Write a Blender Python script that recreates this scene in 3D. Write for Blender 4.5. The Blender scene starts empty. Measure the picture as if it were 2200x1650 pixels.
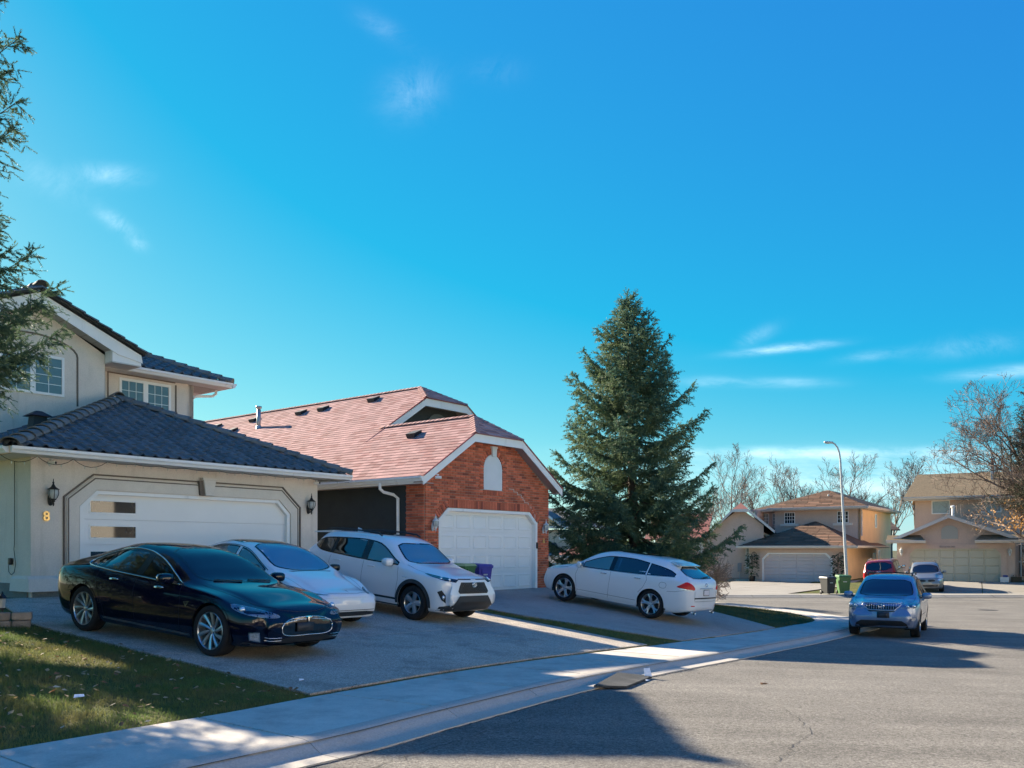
import bpy, bmesh, math, random
import numpy as np
from mathutils import Vector, Matrix
from mathutils.bvhtree import BVHTree

# ------------------------------------------------------------------ camera, sky, sun, exposure
SC = bpy.context.scene
COL = SC.collection
CAMZ = 1.6
cam_d = bpy.data.cameras.new('camera'); cam = bpy.data.objects.new('camera', cam_d); COL.objects.link(cam)
cam.location = (0, 0, CAMZ); cam.rotation_euler = (math.radians(90), 0, 0)
cam_d.sensor_fit = 'HORIZONTAL'; cam_d.sensor_width = 36.0
cam_d.lens = 36.0 * 1850 / 2200; cam_d.shift_y = 355 / 2200
cam_d.clip_start = 0.1; cam_d.clip_end = 3000
SC.camera = cam

SUN_DIR = Vector((-0.695, 0.719, 0)).normalized()      # towards the sun, on the ground plane
SUN_EL = math.radians(23.6)
sun_d = bpy.data.lights.new('sun', 'SUN'); sun_o = bpy.data.objects.new('sun', sun_d); COL.objects.link(sun_o)
sun_d.energy = 3.4; sun_d.angle = math.radians(0.5); sun_d.color = (1.0, 0.87, 0.68)
ldir = -(SUN_DIR * math.cos(SUN_EL) + Vector((0, 0, math.sin(SUN_EL))))
sun_o.rotation_euler = ldir.to_track_quat('-Z', 'Y').to_euler()
sun_o.location = (-40, 40, 40)

SC.render.engine = 'CYCLES'
SC.cycles.use_denoising = True
SC.cycles.max_bounces = 8; SC.cycles.transparent_max_bounces = 16
SC.view_settings.view_transform = 'Standard'; SC.view_settings.look = 'None'
SC.view_settings.exposure = 2.35; SC.view_settings.gamma = 1.0
SC.view_settings.use_curve_mapping = False

wd = bpy.data.worlds.new('World'); SC.world = wd; wd.use_nodes = True
nt = wd.node_tree; N = nt.nodes; L = nt.links
N.clear()
def wn(t, **k):
    n = N.new(t)
    for a, b in k.items(): setattr(n, a, b)
    return n
wout = wn('ShaderNodeOutputWorld'); wbg = wn('ShaderNodeBackground'); sky = wn('ShaderNodeTexSky')
sky.sky_type = 'NISHITA'; sky.sun_disc = False
sky.sun_elevation = SUN_EL; sky.sun_rotation = math.atan2(SUN_DIR.x, SUN_DIR.y)
sky.altitude = 1000; sky.air_density = 1.0; sky.dust_density = 0.25; sky.ozone_density = 2.6
# colour grade of the whole sky: a camera-like deep blue with the range from zenith to horizon held in
rgb = wn('ShaderNodeSeparateColor'); L.new(sky.outputs[0], rgb.inputs[0])
def math_n(op, a, b=None, c=None):
    m = wn('ShaderNodeMath', operation=op)
    for i, v in enumerate((a, b, c)):
        if v is None: continue
        if isinstance(v, (int, float)): m.inputs[i].default_value = v
        else: L.new(v, m.inputs[i])
    return m.outputs[0]
SKY_GAIN = 3.25
gr = math_n('MULTIPLY', math_n('MAXIMUM', math_n('MULTIPLY_ADD', rgb.outputs[0], .075, -.14), .014), SKY_GAIN)
gg = math_n('MULTIPLY', math_n('POWER', rgb.outputs[1], .80), .113 * SKY_GAIN)
gb = math_n('MULTIPLY', math_n('POWER', rgb.outputs[2], .20), .362 * SKY_GAIN)
hs = wn('ShaderNodeCombineColor'); L.new(gr, hs.inputs[0]); L.new(gg, hs.inputs[1]); L.new(gb, hs.inputs[2])
# thin clouds: noise wisps in soft patches at given directions
geo = wn('ShaderNodeTexCoord')
sep = wn('ShaderNodeSeparateXYZ'); L.new(geo.outputs['Generated'], sep.inputs[0])
sx = math_n('DIVIDE', sep.outputs[0], math_n('MAXIMUM', sep.outputs[1], 0.05))
sz = math_n('DIVIDE', sep.outputs[2], math_n('MAXIMUM', sep.outputs[1], 0.05))
comb = wn('ShaderNodeCombineXYZ'); L.new(sx, comb.inputs[0]); L.new(sz, comb.inputs[2])
mp = wn('ShaderNodeMapping'); mp.inputs['Scale'].default_value = (7, 1, 26); L.new(comb.outputs[0], mp.inputs[0])
nz = wn('ShaderNodeTexNoise'); nz.inputs['Scale'].default_value = 1.0; nz.inputs['Detail'].default_value = 9; nz.inputs['Roughness'].default_value = 0.68
nz.inputs['Distortion'].default_value = 0.3
L.new(mp.outputs[0], nz.inputs['Vector'])
mp2 = wn('ShaderNodeMapping'); mp2.inputs['Scale'].default_value = (14, 1, 17); L.new(comb.outputs[0], mp2.inputs[0])
nz2 = wn('ShaderNodeTexNoise'); nz2.inputs['Scale'].default_value = 1.0; nz2.inputs['Detail'].default_value = 10; nz2.inputs['Roughness'].default_value = 0.75
nz2.inputs['Distortion'].default_value = 0.5
L.new(mp2.outputs[0], nz2.inputs['Vector'])
CLOUDS = [  # (direction x/y, z/y, half-width, half-height, tilt, strength, which noise)
    (-0.115, 0.530, 0.034, 0.028, 0.2, 0.14, 2), (-0.150, 0.605, 0.030, 0.014, -.5, 0.08, 2), (-0.02, 0.555, 0.03, 0.015, 0, 0.05, 2),
    (-0.470, 0.435, 0.040, 0.012, -.05, 0.20, 2), (-0.460, 0.380, 0.022, 0.010, -.5, 0.24, 2), (-0.435, 0.355, 0.012, 0.008, -.3, 0.2, 2),
    (-0.540, 0.430, 0.05, 0.02, -.4, 0.10, 2),
    (0.315, 0.233, 0.050, 0.0050, 0.10, 0.60, 1), (0.285, 0.248, 0.022, 0.009, 0.4, 0.16, 2), (0.42, 0.225, 0.04, 0.006, 0.12, 0.15, 1),
    (0.235, 0.194, 0.035, 0.006, 0.0, 0.22, 1), (0.32, 0.193, 0.05, 0.006, 0.0, 0.20, 1), (0.57, 0.205, 0.06, 0.007, 0.08, 0.36, 1), (0.53, 0.235, 0.06, 0.012, 0.1, 0.12, 2),
    (0.36, 0.112, 0.22, 0.007, 0.0, 0.42, 1), (0.42, 0.075, 0.30, 0.030, 0.0, 0.45, 1),
]
acc = None
for (cx, cz, hw, hh, tilt, st, which) in CLOUDS:
    ddx = math_n('SUBTRACT', sx, cx)
    a = math_n('DIVIDE', ddx, hw)
    bz = math_n('SUBTRACT', math_n('SUBTRACT', sz, cz), math_n('MULTIPLY', ddx, tilt))
    b = math_n('DIVIDE', bz, hh)
    r2 = math_n('ADD', math_n('MULTIPLY', a, a), math_n('MULTIPLY', b, b))
    g = math_n('MULTIPLY', math_n('EXPONENT', math_n('MULTIPLY', r2, -1.2)), st)
    nn = nz.outputs[0] if which == 1 else nz2.outputs[0]
    f = math_n('MULTIPLY', math_n('MAXIMUM', math_n('SUBTRACT', nn, 0.36), 0.0), 3.4)
    v = math_n('MULTIPLY', g, f)
    acc = v if acc is None else math_n('ADD', acc, v)
front = math_n('GREATER_THAN', sep.outputs[1], 0.06)
acc = math_n('MINIMUM', math_n('MULTIPLY', acc, math_n('MULTIPLY', front, .62)), 0.8)
mixc = wn('ShaderNodeMix', data_type='RGBA'); L.new(acc, mixc.inputs[0]); L.new(hs.outputs[0], mixc.inputs[6])
mixc.inputs[7].default_value = (4.6, 5.0, 5.2, 1)
L.new(mixc.outputs[2], wbg.inputs[0]); wbg.inputs[1].default_value = 0.10
L.new(wbg.outputs[0], wout.inputs[0])

# ------------------------------------------------------------------ materials
MATS = {}
def mat(name, col, rough=0.6, metal=0.0, spec=0.5, var=None, bump=None, coat=0.0, rnd=0.0, col2=None, tr=0.0, sheen=0.0, stain=None, emis=None, streak=None, alt=None, ctint=(1, 1, 1), lane=None):
    """var=(scale, amount) value noise; bump=(scale, strength, distance); rnd=per-object value change; col2 mixed in by large noise."""
    if name in MATS: return MATS[name]
    m = bpy.data.materials.new(name); m.use_nodes = True
    t = m.node_tree; n = t.nodes; l = t.links
    p = n['Principled BSDF']
    p.inputs['Roughness'].default_value = rough; p.inputs['Metallic'].default_value = metal
    p.inputs['Specular IOR Level'].default_value = spec
    p.inputs['Coat Weight'].default_value = coat; p.inputs['Coat Tint'].default_value = (*ctint, 1); p.inputs['Coat Roughness'].default_value = 0.03
    c4 = (*col, 1)
    g = n.new('ShaderNodeNewGeometry')
    cur = None
    def const(c):
        r = n.new('ShaderNodeRGB'); r.outputs[0].default_value = (*c, 1); return r.outputs[0]
    cur = const(col)
    def noise(scale, det=6, rough_=0.6, stretch=None):
        tx = n.new('ShaderNodeTexNoise'); tx.inputs['Scale'].default_value = scale
        tx.inputs['Detail'].default_value = det; tx.inputs['Roughness'].default_value = rough_
        if stretch:
            mpp = n.new('ShaderNodeMapping'); mpp.inputs['Scale'].default_value = stretch
            l.new(g.outputs['Position'], mpp.inputs[0]); l.new(mpp.outputs[0], tx.inputs['Vector'])
        else: l.new(g.outputs['Position'], tx.inputs['Vector'])
        return tx.outputs[0]
    def ramp(fac, lo, hi):
        r = n.new('ShaderNodeMapRange'); r.inputs[1].default_value = lo; r.inputs[2].default_value = hi
        l.new(fac, r.inputs[0]); return r.outputs[0]
    def mixcol(fac, a, b):
        mx = n.new('ShaderNodeMix'); mx.data_type = 'RGBA'; l.new(fac, mx.inputs[0]); l.new(a, mx.inputs[6]); l.new(b, mx.inputs[7])
        return mx.outputs[2]
    if col2 is not None:
        sc2 = col2[3] if len(col2) > 3 else 1.5
        cur = mixcol(ramp(noise(sc2), 0.38, 0.62), cur, const(col2[:3]))
    if stain is not None:   # (color, scale, lo, hi)
        cur = mixcol(ramp(noise(stain[1], 8, 0.7), stain[2], stain[3]), cur, const(stain[0]))
    if streak is not None:  # (color, scale xy, lo, hi): vertical run-down wear
        cur = mixcol(ramp(noise(1.0, 5, 0.6, (streak[1], streak[1], streak[1] * 0.12)), streak[2], streak[3]), cur, const(streak[0]))
    def valmul(c, fac_out, amount):
        r = n.new('ShaderNodeMapRange'); r.inputs[1].default_value = 0.25; r.inputs[2].default_value = 0.75
        r.inputs[3].default_value = 1 - amount; r.inputs[4].default_value = 1 + amount
        l.new(fac_out, r.inputs[0])
        h = n.new('ShaderNodeHueSaturation'); l.new(c, h.inputs['Color']); l.new(r.outputs[0], h.inputs['Value'])
        return h.outputs[0]
    if var: 
        for i in range(0, len(var), 2): cur = valmul(cur, noise(var[i], 5, 0.65), var[i + 1])
    if lane:     # worn tracks along a direction: (angle, along scale, across scale, amount)
        mpp = n.new('ShaderNodeMapping'); mpp.inputs['Rotation'].default_value = (0, 0, lane[0]); mpp.inputs['Scale'].default_value = (lane[1], lane[2], .2)
        tx = n.new('ShaderNodeTexNoise'); tx.inputs['Scale'].default_value = 1; tx.inputs['Detail'].default_value = 4; tx.inputs['Distortion'].default_value = .3
        l.new(g.outputs['Position'], mpp.inputs[0]); l.new(mpp.outputs[0], tx.inputs['Vector']); cur = valmul(cur, tx.outputs[0], lane[3])
    if rnd or alt:
        oi = n.new('ShaderNodeObjectInfo')
        sm = n.new('ShaderNodeMath'); sm.operation = 'ADD'; l.new(oi.outputs['Random'], sm.inputs[0]); l.new(g.outputs['Random Per Island'], sm.inputs[1])
        fr = n.new('ShaderNodeMath'); fr.operation = 'FRACT'; l.new(sm.outputs[0], fr.inputs[0])
        if alt:      # some of the pieces have another colour: ((r, g, b), share)
            m2 = n.new('ShaderNodeMath'); m2.operation = 'MULTIPLY'; m2.inputs[1].default_value = 7.31; l.new(fr.outputs[0], m2.inputs[0])
            f2 = n.new('ShaderNodeMath'); f2.operation = 'FRACT'; l.new(m2.outputs[0], f2.inputs[0])
            cur = mixcol(ramp(f2.outputs[0], 1 - alt[1], 1 - alt[1] + .1), cur, const(alt[0]))
        r = n.new('ShaderNodeMapRange'); r.inputs[3].default_value = 0.25; r.inputs[4].default_value = 0.75
        l.new(fr.outputs[0], r.inputs[0])
        cur = valmul(cur, r.outputs[0], rnd)
    l.new(cur, p.inputs['Base Color'])
    if emis:
        p.inputs['Emission Color'].default_value = (*emis[0], 1); p.inputs['Emission Strength'].default_value = emis[1]
    if bump:
        b = n.new('ShaderNodeBump'); b.inputs['Strength'].default_value = bump[1]
        b.inputs['Distance'].default_value = bump[2] if len(bump) > 2 else 0.01
        l.new(noise(bump[0], 8, 0.7), b.inputs['Height']); l.new(b.outputs[0], p.inputs['Normal'])
    if tr:
        tn = n.new('ShaderNodeBsdfTranslucent'); l.new(cur, tn.inputs[0])
        ms = n.new('ShaderNodeMixShader'); ms.inputs[0].default_value = tr
        l.new(p.outputs[0], ms.inputs[1]); l.new(tn.outputs[0], ms.inputs[2])
        l.new(ms.outputs[0], n['Material Output'].inputs[0])
    MATS[name] = m
    return m

def glass(name, tint, refl=1.0, base=0.0, gain=1.6):
    """thin pane: tinted see-through plus mirror reflection rising at grazing angles"""
    if name in MATS: return MATS[name]
    m = bpy.data.materials.new(name); m.use_nodes = True
    n = m.node_tree.nodes; l = m.node_tree.links; n.remove(n['Principled BSDF'])
    t = n.new('ShaderNodeBsdfTransparent'); t.inputs[0].default_value = (*tint, 1)
    g = n.new('ShaderNodeBsdfGlossy'); g.inputs['Roughness'].default_value = 0.01; g.inputs[0].default_value = (refl, refl, refl, 1)
    f = n.new('ShaderNodeFresnel'); f.inputs[0].default_value = 1.55
    a = n.new('ShaderNodeMath'); a.operation = 'MULTIPLY_ADD'; a.inputs[1].default_value = gain; a.inputs[2].default_value = base; a.use_clamp = True
    l.new(f.outputs[0], a.inputs[0])
    ms = n.new('ShaderNodeMixShader'); l.new(a.outputs[0], ms.inputs[0]); l.new(t.outputs[0], ms.inputs[1]); l.new(g.outputs[0], ms.inputs[2])
    l.new(ms.outputs[0], n['Material Output'].inputs[0])
    MATS[name] = m
    return m

# ------------------------------------------------------------------ mesh helpers
def ngon_tri(poly):
    """triangulate a 2D polygon (may be concave), ear clipping"""
    idx = list(range(len(poly)))
    area = sum(poly[i][0] * poly[(i + 1) % len(poly)][1] - poly[(i + 1) % len(poly)][0] * poly[i][1] for i in idx)
    if area < 0: idx.reverse()
    out = []
    def cross(o, a, b): return (a[0] - o[0]) * (b[1] - o[1]) - (a[1] - o[1]) * (b[0] - o[0])
    guard = 0
    while len(idx) > 3 and guard < 5000:
        guard += 1; done = False
        for k in range(len(idx)):
            i0, i1, i2 = idx[k - 1], idx[k], idx[(k + 1) % len(idx)]
            a, b, c = poly[i0], poly[i1], poly[i2]
            if cross(a, b, c) <= 1e-12: continue
            if any(cross(a, b, poly[j]) >= 0 and cross(b, c, poly[j]) >= 0 and cross(c, a, poly[j]) >= 0 for j in idx if j not in (i0, i1, i2)): continue
            out.append((i0, i1, i2)); idx.pop(k); done = True; break
        if not done: break
    if len(idx) == 3: out.append(tuple(idx))
    return out

class MB:
    def __init__(s): s.v = []; s.f = []; s.m = []; s.cur = 0
    def add(s, vs, fs):
        o = len(s.v); s.v += [tuple(map(float, v)) for v in vs]
        for f in fs: s.f.append(tuple(i + o for i in f)); s.m.append(s.cur)
        return s
    def box(s, x0, x1, y0, y1, z0, z1):
        return s.add([(x0, y0, z0), (x1, y0, z0), (x1, y1, z0), (x0, y1, z0), (x0, y0, z1), (x1, y0, z1), (x1, y1, z1), (x0, y1, z1)],
                     [(0, 3, 2, 1), (4, 5, 6, 7), (0, 1, 5, 4), (1, 2, 6, 5), (2, 3, 7, 6), (3, 0, 4, 7)])
    def hexa(s, p):   # 8 corners: bottom ring then top ring
        return s.add(p, [(0, 3, 2, 1), (4, 5, 6, 7), (0, 1, 5, 4), (1, 2, 6, 5), (2, 3, 7, 6), (3, 0, 4, 7)])
    def prism(s, pts, vec):
        """pts: planar 3D outline; extruded by vec"""
        n = len(pts); vec = Vector(vec)
        P = [Vector(p) for p in pts]; Q = [p + vec for p in P]
        nm = Vector((0, 0, 0))
        for i in range(n): nm += P[i].cross(P[(i + 1) % n])
        if nm.length < 1e-9: return s
        nm.normalize()
        ax = max(range(3), key=lambda i: abs(nm[i])); keep = [i for i in range(3) if i != ax]
        tri = ngon_tri([(p[keep[0]], p[keep[1]]) for p in P])
        fs = []
        for t in tri:
            a, b, c = (P[i] for i in t)
            if (b - a).cross(c - a).dot(vec) > 0: t = t[::-1]
            fs.append(t); fs.append(tuple(i + n for i in t[::-1]))
        flip = nm.dot(vec) < 0
        for i in range(n):
            j = (i + 1) % n
            q = (i, j, j + n, i + n)
            fs.append(q[::-1] if flip else q)
        return s.add(P + Q, fs)
    def tube(s, pts, r, seg=8, cap=True):
        pts = [Vector(p) for p in pts]; n = len(pts)
        rs = r if isinstance(r, (list, tuple)) else [r] * n
        vs = []; fs = []
        up = None
        for i, p in enumerate(pts):
            d = (pts[min(i + 1, n - 1)] - pts[max(i - 1, 0)])
            if d.length < 1e-9: d = Vector((0, 0, 1))
            d.normalize()
            if up is None: up = Vector((0, 0, 1)) if abs(d.z) < .9 else Vector((1, 0, 0))
            a = d.cross(up)
            if a.length < 1e-6: a = d.orthogonal()
            a.normalize(); b = a.cross(d); up = b
            for k in range(seg):
                t = 2 * math.pi * k / seg
                vs.append(p + (a * math.cos(t) + b * math.sin(t)) * rs[i])
        for i in range(n - 1):
            for k in range(seg):
                k2 = (k + 1) % seg
                fs.append((i * seg + k, i * seg + k2, (i + 1) * seg + k2, (i + 1) * seg + k))
        if cap:
            fs.append(tuple(range(seg))); fs.append(tuple((n - 1) * seg + k for k in reversed(range(seg))))
        return s.add(vs, fs)
    def lathe(s, prof, seg=16, o=(0, 0, 0), axis='z', arc=None):
        vs = []; fs = []; n = len(prof); o = Vector(o)
        full = arc is None; a0, a1 = arc if arc else (0, 2 * math.pi)
        ns = seg if full else seg + 1
        for (r, h) in prof:
            for k in range(ns):
                t = a0 + (a1 - a0) * k / seg
                c, q = r * math.cos(t), r * math.sin(t)
                vs.append(o + Vector({'z': (c, q, h), 'y': (q, h, c), 'x': (h, c, q)}[axis]))
        for i in range(n - 1):
            for k in range(seg if full else seg):
                k2 = (k + 1) % ns
                fs.append((i * ns + k, i * ns + k2, (i + 1) * ns + k2, (i + 1) * ns + k))
        return s.add(vs, fs)
    def sup(s, c, r, e=0.4, rot=None, nu=16, nv=10):
        """superellipsoid: a rounded box of half-sizes r at c"""
        def pw(x, e): return math.copysign(abs(x) ** e, x)
        vs = []; fs = []; c = Vector(c)
        for i in range(nv + 1):
            ph = -math.pi / 2 + math.pi * i / nv
            for k in range(nu):
                th = 2 * math.pi * k / nu
                p = Vector((r[0] * pw(math.cos(ph), e) * pw(math.cos(th), e), r[1] * pw(math.cos(ph), e) * pw(math.sin(th), e), r[2] * pw(math.sin(ph), e)))
                if rot is not None: p = rot @ p
                vs.append(c + p)
        for i in range(nv):
            for k in range(nu):
                k2 = (k + 1) % nu
                fs.append((i * nu + k, i * nu + k2, (i + 1) * nu + k2, (i + 1) * nu + k))
        return s.add(vs, fs)
    def grid(s, fn, nu, nv):
        o = len(s.v)
        vs = [fn(i / nu, j / nv) for j in range(nv + 1) for i in range(nu + 1)]
        fs = [(j * (nu + 1) + i, j * (nu + 1) + i + 1, (j + 1) * (nu + 1) + i + 1, (j + 1) * (nu + 1) + i) for j in range(nv) for i in range(nu)]
        return s.add(vs, fs)
    def mesh(s, name, mats, off=(0, 0, 0), smooth=False, weld=False):
        me = bpy.data.meshes.new(name)
        vs = s.v if off == (0, 0, 0) else [(a - off[0], b - off[1], c - off[2]) for a, b, c in s.v]
        me.from_pydata(vs, [], s.f)
        for mm in (mats if isinstance(mats, (list, tuple)) else [mats]): me.materials.append(mm)
        if max(s.m, default=0) > 0: me.polygons.foreach_set('material_index', s.m)
        if smooth: me.polygons.foreach_set('use_smooth', [True] * len(s.f))
        if weld:
            bm = bmesh.new(); bm.from_mesh(me); bmesh.ops.remove_doubles(bm, verts=bm.verts, dist=1e-5); bm.to_mesh(me); bm.free()
        me.update()
        return me
    def build(s, name, mats, parent=None, off=(0, 0, 0), smooth=False, loc=None, weld=False):
        return link(name, s.mesh(name, mats, off, smooth, weld), parent, loc)

def link(name, me, parent=None, loc=None, rot=None):
    o = bpy.data.objects.new(name, me); COL.objects.link(o)
    if parent is not None: o.parent = parent
    if loc is not None: o.location = loc
    if rot is not None: o.rotation_euler = rot
    return o
def tag(o, label=None, cat=None, group=None, kind=None):
    if label: o['label'] = label
    if cat: o['category'] = cat
    if group: o['group'] = group
    if kind: o['kind'] = kind
    return o
def thing(name, label, cat, loc=(0, 0, 0), rz=0.0, group=None, rot=None):
    o = bpy.data.objects.new(name, None); COL.objects.link(o); o.empty_display_size = 0.3
    o.location = loc; o.rotation_euler = rot if rot else (0, 0, rz)
    return tag(o, label, cat, group)
def copy_tree(o, parent=None):
    c = o.copy(); COL.objects.link(c)
    if parent is not None: c.parent = parent
    for ch in list(o.children): copy_tree(ch, c)
    return c
def np_mesh(name, verts, faces_n, mats, parent=None, mi=None, smooth=False, loc=None):
    """verts (N,3) array, faces all of size k given as (F,k) array"""
    me = bpy.data.meshes.new(name)
    verts = np.asarray(verts, np.float32); fa = np.asarray(faces_n, np.int32)
    me.vertices.add(len(verts)); me.vertices.foreach_set('co', verts.ravel())
    k = fa.shape[1]
    me.loops.add(fa.size); me.loops.foreach_set('vertex_index', fa.ravel())
    me.polygons.add(len(fa)); me.polygons.foreach_set('loop_start', np.arange(0, fa.size, k, dtype=np.int32))
    me.polygons.foreach_set('loop_total', np.full(len(fa), k, np.int32))
    for mm in (mats if isinstance(mats, (list, tuple)) else [mats]): me.materials.append(mm)
    if mi is not None: me.polygons.foreach_set('material_index', np.asarray(mi, np.int32))
    if smooth: me.polygons.foreach_set('use_smooth', np.ones(len(fa), bool))
    me.update(calc_edges=True); me.validate()
    return link(name, me, parent, loc)
def chaikin(pts, it=2, closed=True):
    for _ in range(it):
        q = []; n = len(pts)
        rng = range(n if closed else n - 1)
        if not closed: q.append(pts[0])
        for i in rng:
            a = np.array(pts[i], float); b = np.array(pts[(i + 1) % n], float)
            q.append(tuple(a * .75 + b * .25)); q.append(tuple(a * .25 + b * .75))
        if not closed: q.append(pts[-1])
        pts = q
    return pts
def pchip(xs, ys):
    xs = np.asarray(xs, float); ys = np.asarray(ys, float)
    o = np.argsort(xs); xs = xs[o]; ys = ys[o]
    h = np.diff(xs); d = np.diff(ys) / h; m = np.zeros_like(ys)
    if len(xs) > 2:
        w1 = 2 * h[1:] + h[:-1]; w2 = h[1:] + 2 * h[:-1]
        ok = d[:-1] * d[1:] > 0
        with np.errstate(divide='ignore', invalid='ignore'):
            mm = (w1 + w2) / (w1 / d[:-1] + w2 / d[1:])
        m[1:-1] = np.where(ok, mm, 0)
    m[0] = d[0]; m[-1] = d[-1]
    def f(x):
        x = np.clip(np.asarray(x, float), xs[0], xs[-1])
        i = np.clip(np.searchsorted(xs, x, side='right') - 1, 0, len(xs) - 2)
        t = (x - xs[i]) / h[i]
        return (2*t**3 - 3*t**2 + 1) * ys[i] + (t**3 - 2*t**2 + t) * h[i] * m[i] + (-2*t**3 + 3*t**2) * ys[i+1] + (t**3 - t**2) * h[i] * m[i+1]
    return f
def sstep(a, b, x):
    t = np.clip((np.asarray(x, float) - a) / (b - a), 0, 1); return t * t * (3 - 2 * t)

# ------------------------------------------------------------------ the lie of the land (t along the near street, n into the lots)
A38 = math.radians(38)
UX, UY = math.sin(A38), math.cos(A38)
def TN(t, n, z=0.0): return Vector((t * UX - n * UY, t * UY + n * UX, z))
def to_tn(x, y): return x * UX + y * UY, -x * UY + y * UX
RZ_HOUSE = math.atan2(UY, UX)
zroad = pchip([-80, 0, 4, 8, 24, 28, 40, 300], [-.10, -.10, -.11, -.2, -.76, -.81, -.82, -.82])
nin = pchip([-40, 4.6, 6, 9, 12, 15.5, 18, 21.5, 24, 27, 60], [7.35, 7.38, 7.58, 8.02, 8.3, 8.55, 8.78, 9.0, 9.15, 9.3, 9.4])
def hlot(x, y):
    """height of the lots (lawns, drives) above the road datum"""
    x = np.asarray(x, float); y = np.asarray(y, float)
    t, n = to_tn(x, y)
    walk = zroad(t) + 0.115
    B = 0.62 + (0.36 - 0.62) * sstep(15.0, 16.6, t) + (-0.75 - 0.36) * sstep(23.5, 34, t)
    nb = 18.2 + (16.3 - 18.2) * sstep(15.0, 16.6, t)
    f = np.clip((n - nin(t)) / (nb - nin(t)), 0, 1)
    s1 = np.where(t < 15.8, f, f * (1.25 - .25 * f))
    near = walk + s1 * np.maximum(B - walk, 0)
    far = -0.77 + 0.36 * sstep(44, 53, y) * sstep(21, 26, x)
    return np.where(y > 41.5, far, near)
# ------------------------------------------------------------------ materials in use
M_asph = mat('asphalt', (.200, .187, .165), .95, spec=.12, var=(0.35, .14, 22, .45, 55, .75), bump=(60, .8, .015), col2=(.168, .157, .140, .8), stain=((.13, .12, .105), .35, .55, .8), lane=(-1.0, .06, 1.5, .16))
M_conc = mat('concrete', (.55, .50, .43), .9, spec=.2, var=(.7, .14, 6, .10, 60, .14), bump=(45, .35, .006), stain=((.37, .335, .29), 1.6, .50, .72), rnd=.06)
M_curb = mat('curb concrete', (.47, .425, .365), .92, spec=.2, var=(1.1, .16, 50, .2), bump=(50, .45, .006), stain=((.30, .275, .24), 1.1, .5, .75))
M_aggr = mat('exposed aggregate', (.43, .375, .31), .95, spec=.2, var=(.5, .16, 30, .45, 75, .75), bump=(70, .9, .012), stain=((.25, .22, .185), 1.1, .50, .70))
M_drive6 = mat('driveway concrete', (.38, .335, .285), .93, spec=.2, var=(.6, .18, 30, .25, 80, .4), bump=(60, .5, .006), stain=((.25, .22, .19), 1.2, .50, .72))
M_fardrive = mat('pale driveway concrete', (.27, .25, .215), .9, var=(.5, .15, 20, .15), stain=((.21, .19, .165), .6, .5, .75))
M_joint = mat('joint', (.05, .048, .042), .95)
M_soil = mat('soil', (.07, .055, .035), .95, var=(6, .3), bump=(20, .5, .02))
M_lawn = mat('lawn turf', (.07, .10, .03), .95, spec=.1, var=(1.2, .25, 30, .3), col2=(.13, .115, .045, 1.6), bump=(35, .8, .03))
M_ground = mat('ground', (.11, .105, .06), .95, spec=.1, var=(.3, .2))
M_blade = mat('grass blade', (.115, .17, .048), .7, spec=.25, var=(.9, .22, 9, .25), col2=(.19, .18, .065, 1.3), tr=.35)
M_bladedry = mat('dry grass blade', (.20, .155, .06), .75, spec=.2, var=(3, .3), col2=(.085, .10, .028, 1.1), tr=.35)
M_leafy = [mat('fallen leaf ' + nme, c, .7, spec=.3, var=(20, .3), tr=.25) for nme, c in (('tan', (.42, .30, .16)), ('brown', (.25, .13, .06)), ('pale', (.55, .46, .33)))]

# ------------------------------------------------------------------ ground, road
def sheet(fn, x0, x1, y0, y1, nx, ny):
    X, Y = np.meshgrid(np.linspace(x0, x1, nx), np.linspace(y0, y1, ny))
    Z = fn(X, Y)
    V = np.stack([X, Y, Z], -1).reshape(-1, 3)
    i = np.arange(ny - 1)[:, None] * nx + np.arange(nx - 1)[None, :]
    Fq = np.stack([i, i + 1, i + nx + 1, i + nx], -1).reshape(-1, 4)
    return V, Fq
V, Fq = sheet(lambda X, Y: np.full_like(X, -1.05), -900, 900, -300, 1500, 30, 30)
tag(np_mesh('ground', V, Fq, M_ground), kind='structure')
V, Fq = sheet(lambda X, Y: zroad(to_tn(X, Y)[0]), -45, 75, -30, 43.2, 161, 150)
tag(np_mesh('road', V, Fq, M_asph, smooth=True), kind='structure')

# the kerb path: inner edge of the sidewalk, along the street, round the corner and up the cross street
path = [TN(t, float(nin(t))).to_2d() for t in np.arange(-16, 25.8, .25)]
corner = [(8.8, 26.2), (9.6, 27.3), (10.05, 28.55), (9.75, 30.2), (9.3, 32.2), (8.6, 34.8), (7.6, 37.0), (6.2, 38.6), (4.2, 39.4), (1, 39.8), (-4, 40), (-14, 40)]
cp = chaikin([tuple(path[-1])] + corner, 3, closed=False)
path += [Vector(p) for p in cp[1:]]
pa = np.array([tuple(p) for p in path]); seg = np.hypot(*np.diff(pa, axis=0).T); cum = np.concatenate([[0], np.cumsum(seg)])
def pth(s):
    x = np.interp(s, cum, pa[:, 0]); y = np.interp(s, cum, pa[:, 1]); e = .12
    dx = np.interp(s + e, cum, pa[:, 0]) - np.interp(s - e, cum, pa[:, 0]); dy = np.interp(s + e, cum, pa[:, 1]) - np.interp(s - e, cum, pa[:, 1])
    l_ = math.hypot(dx, dy) or 1
    return x, y, dy / l_, -dx / l_      # outward (street side) normal
def walk_pt(s, d, z):
    x, y, nx_, ny_ = pth(s); X, Y = x + nx_ * d, y + ny_ * d
    return (X, Y, float(zroad(to_tn(X, Y)[0])) + z)
S_of_t = lambda t: float(np.interp(t, [to_tn(*p)[0] for p in pa[:160]], cum[:160]))
walk = tag(bpy.data.objects.new('sidewalk', None), kind='structure'); COL.objects.link(walk)
kerb = tag(bpy.data.objects.new('curb', None), kind='structure'); COL.objects.link(kerb)
rng = random.Random(4)
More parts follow.
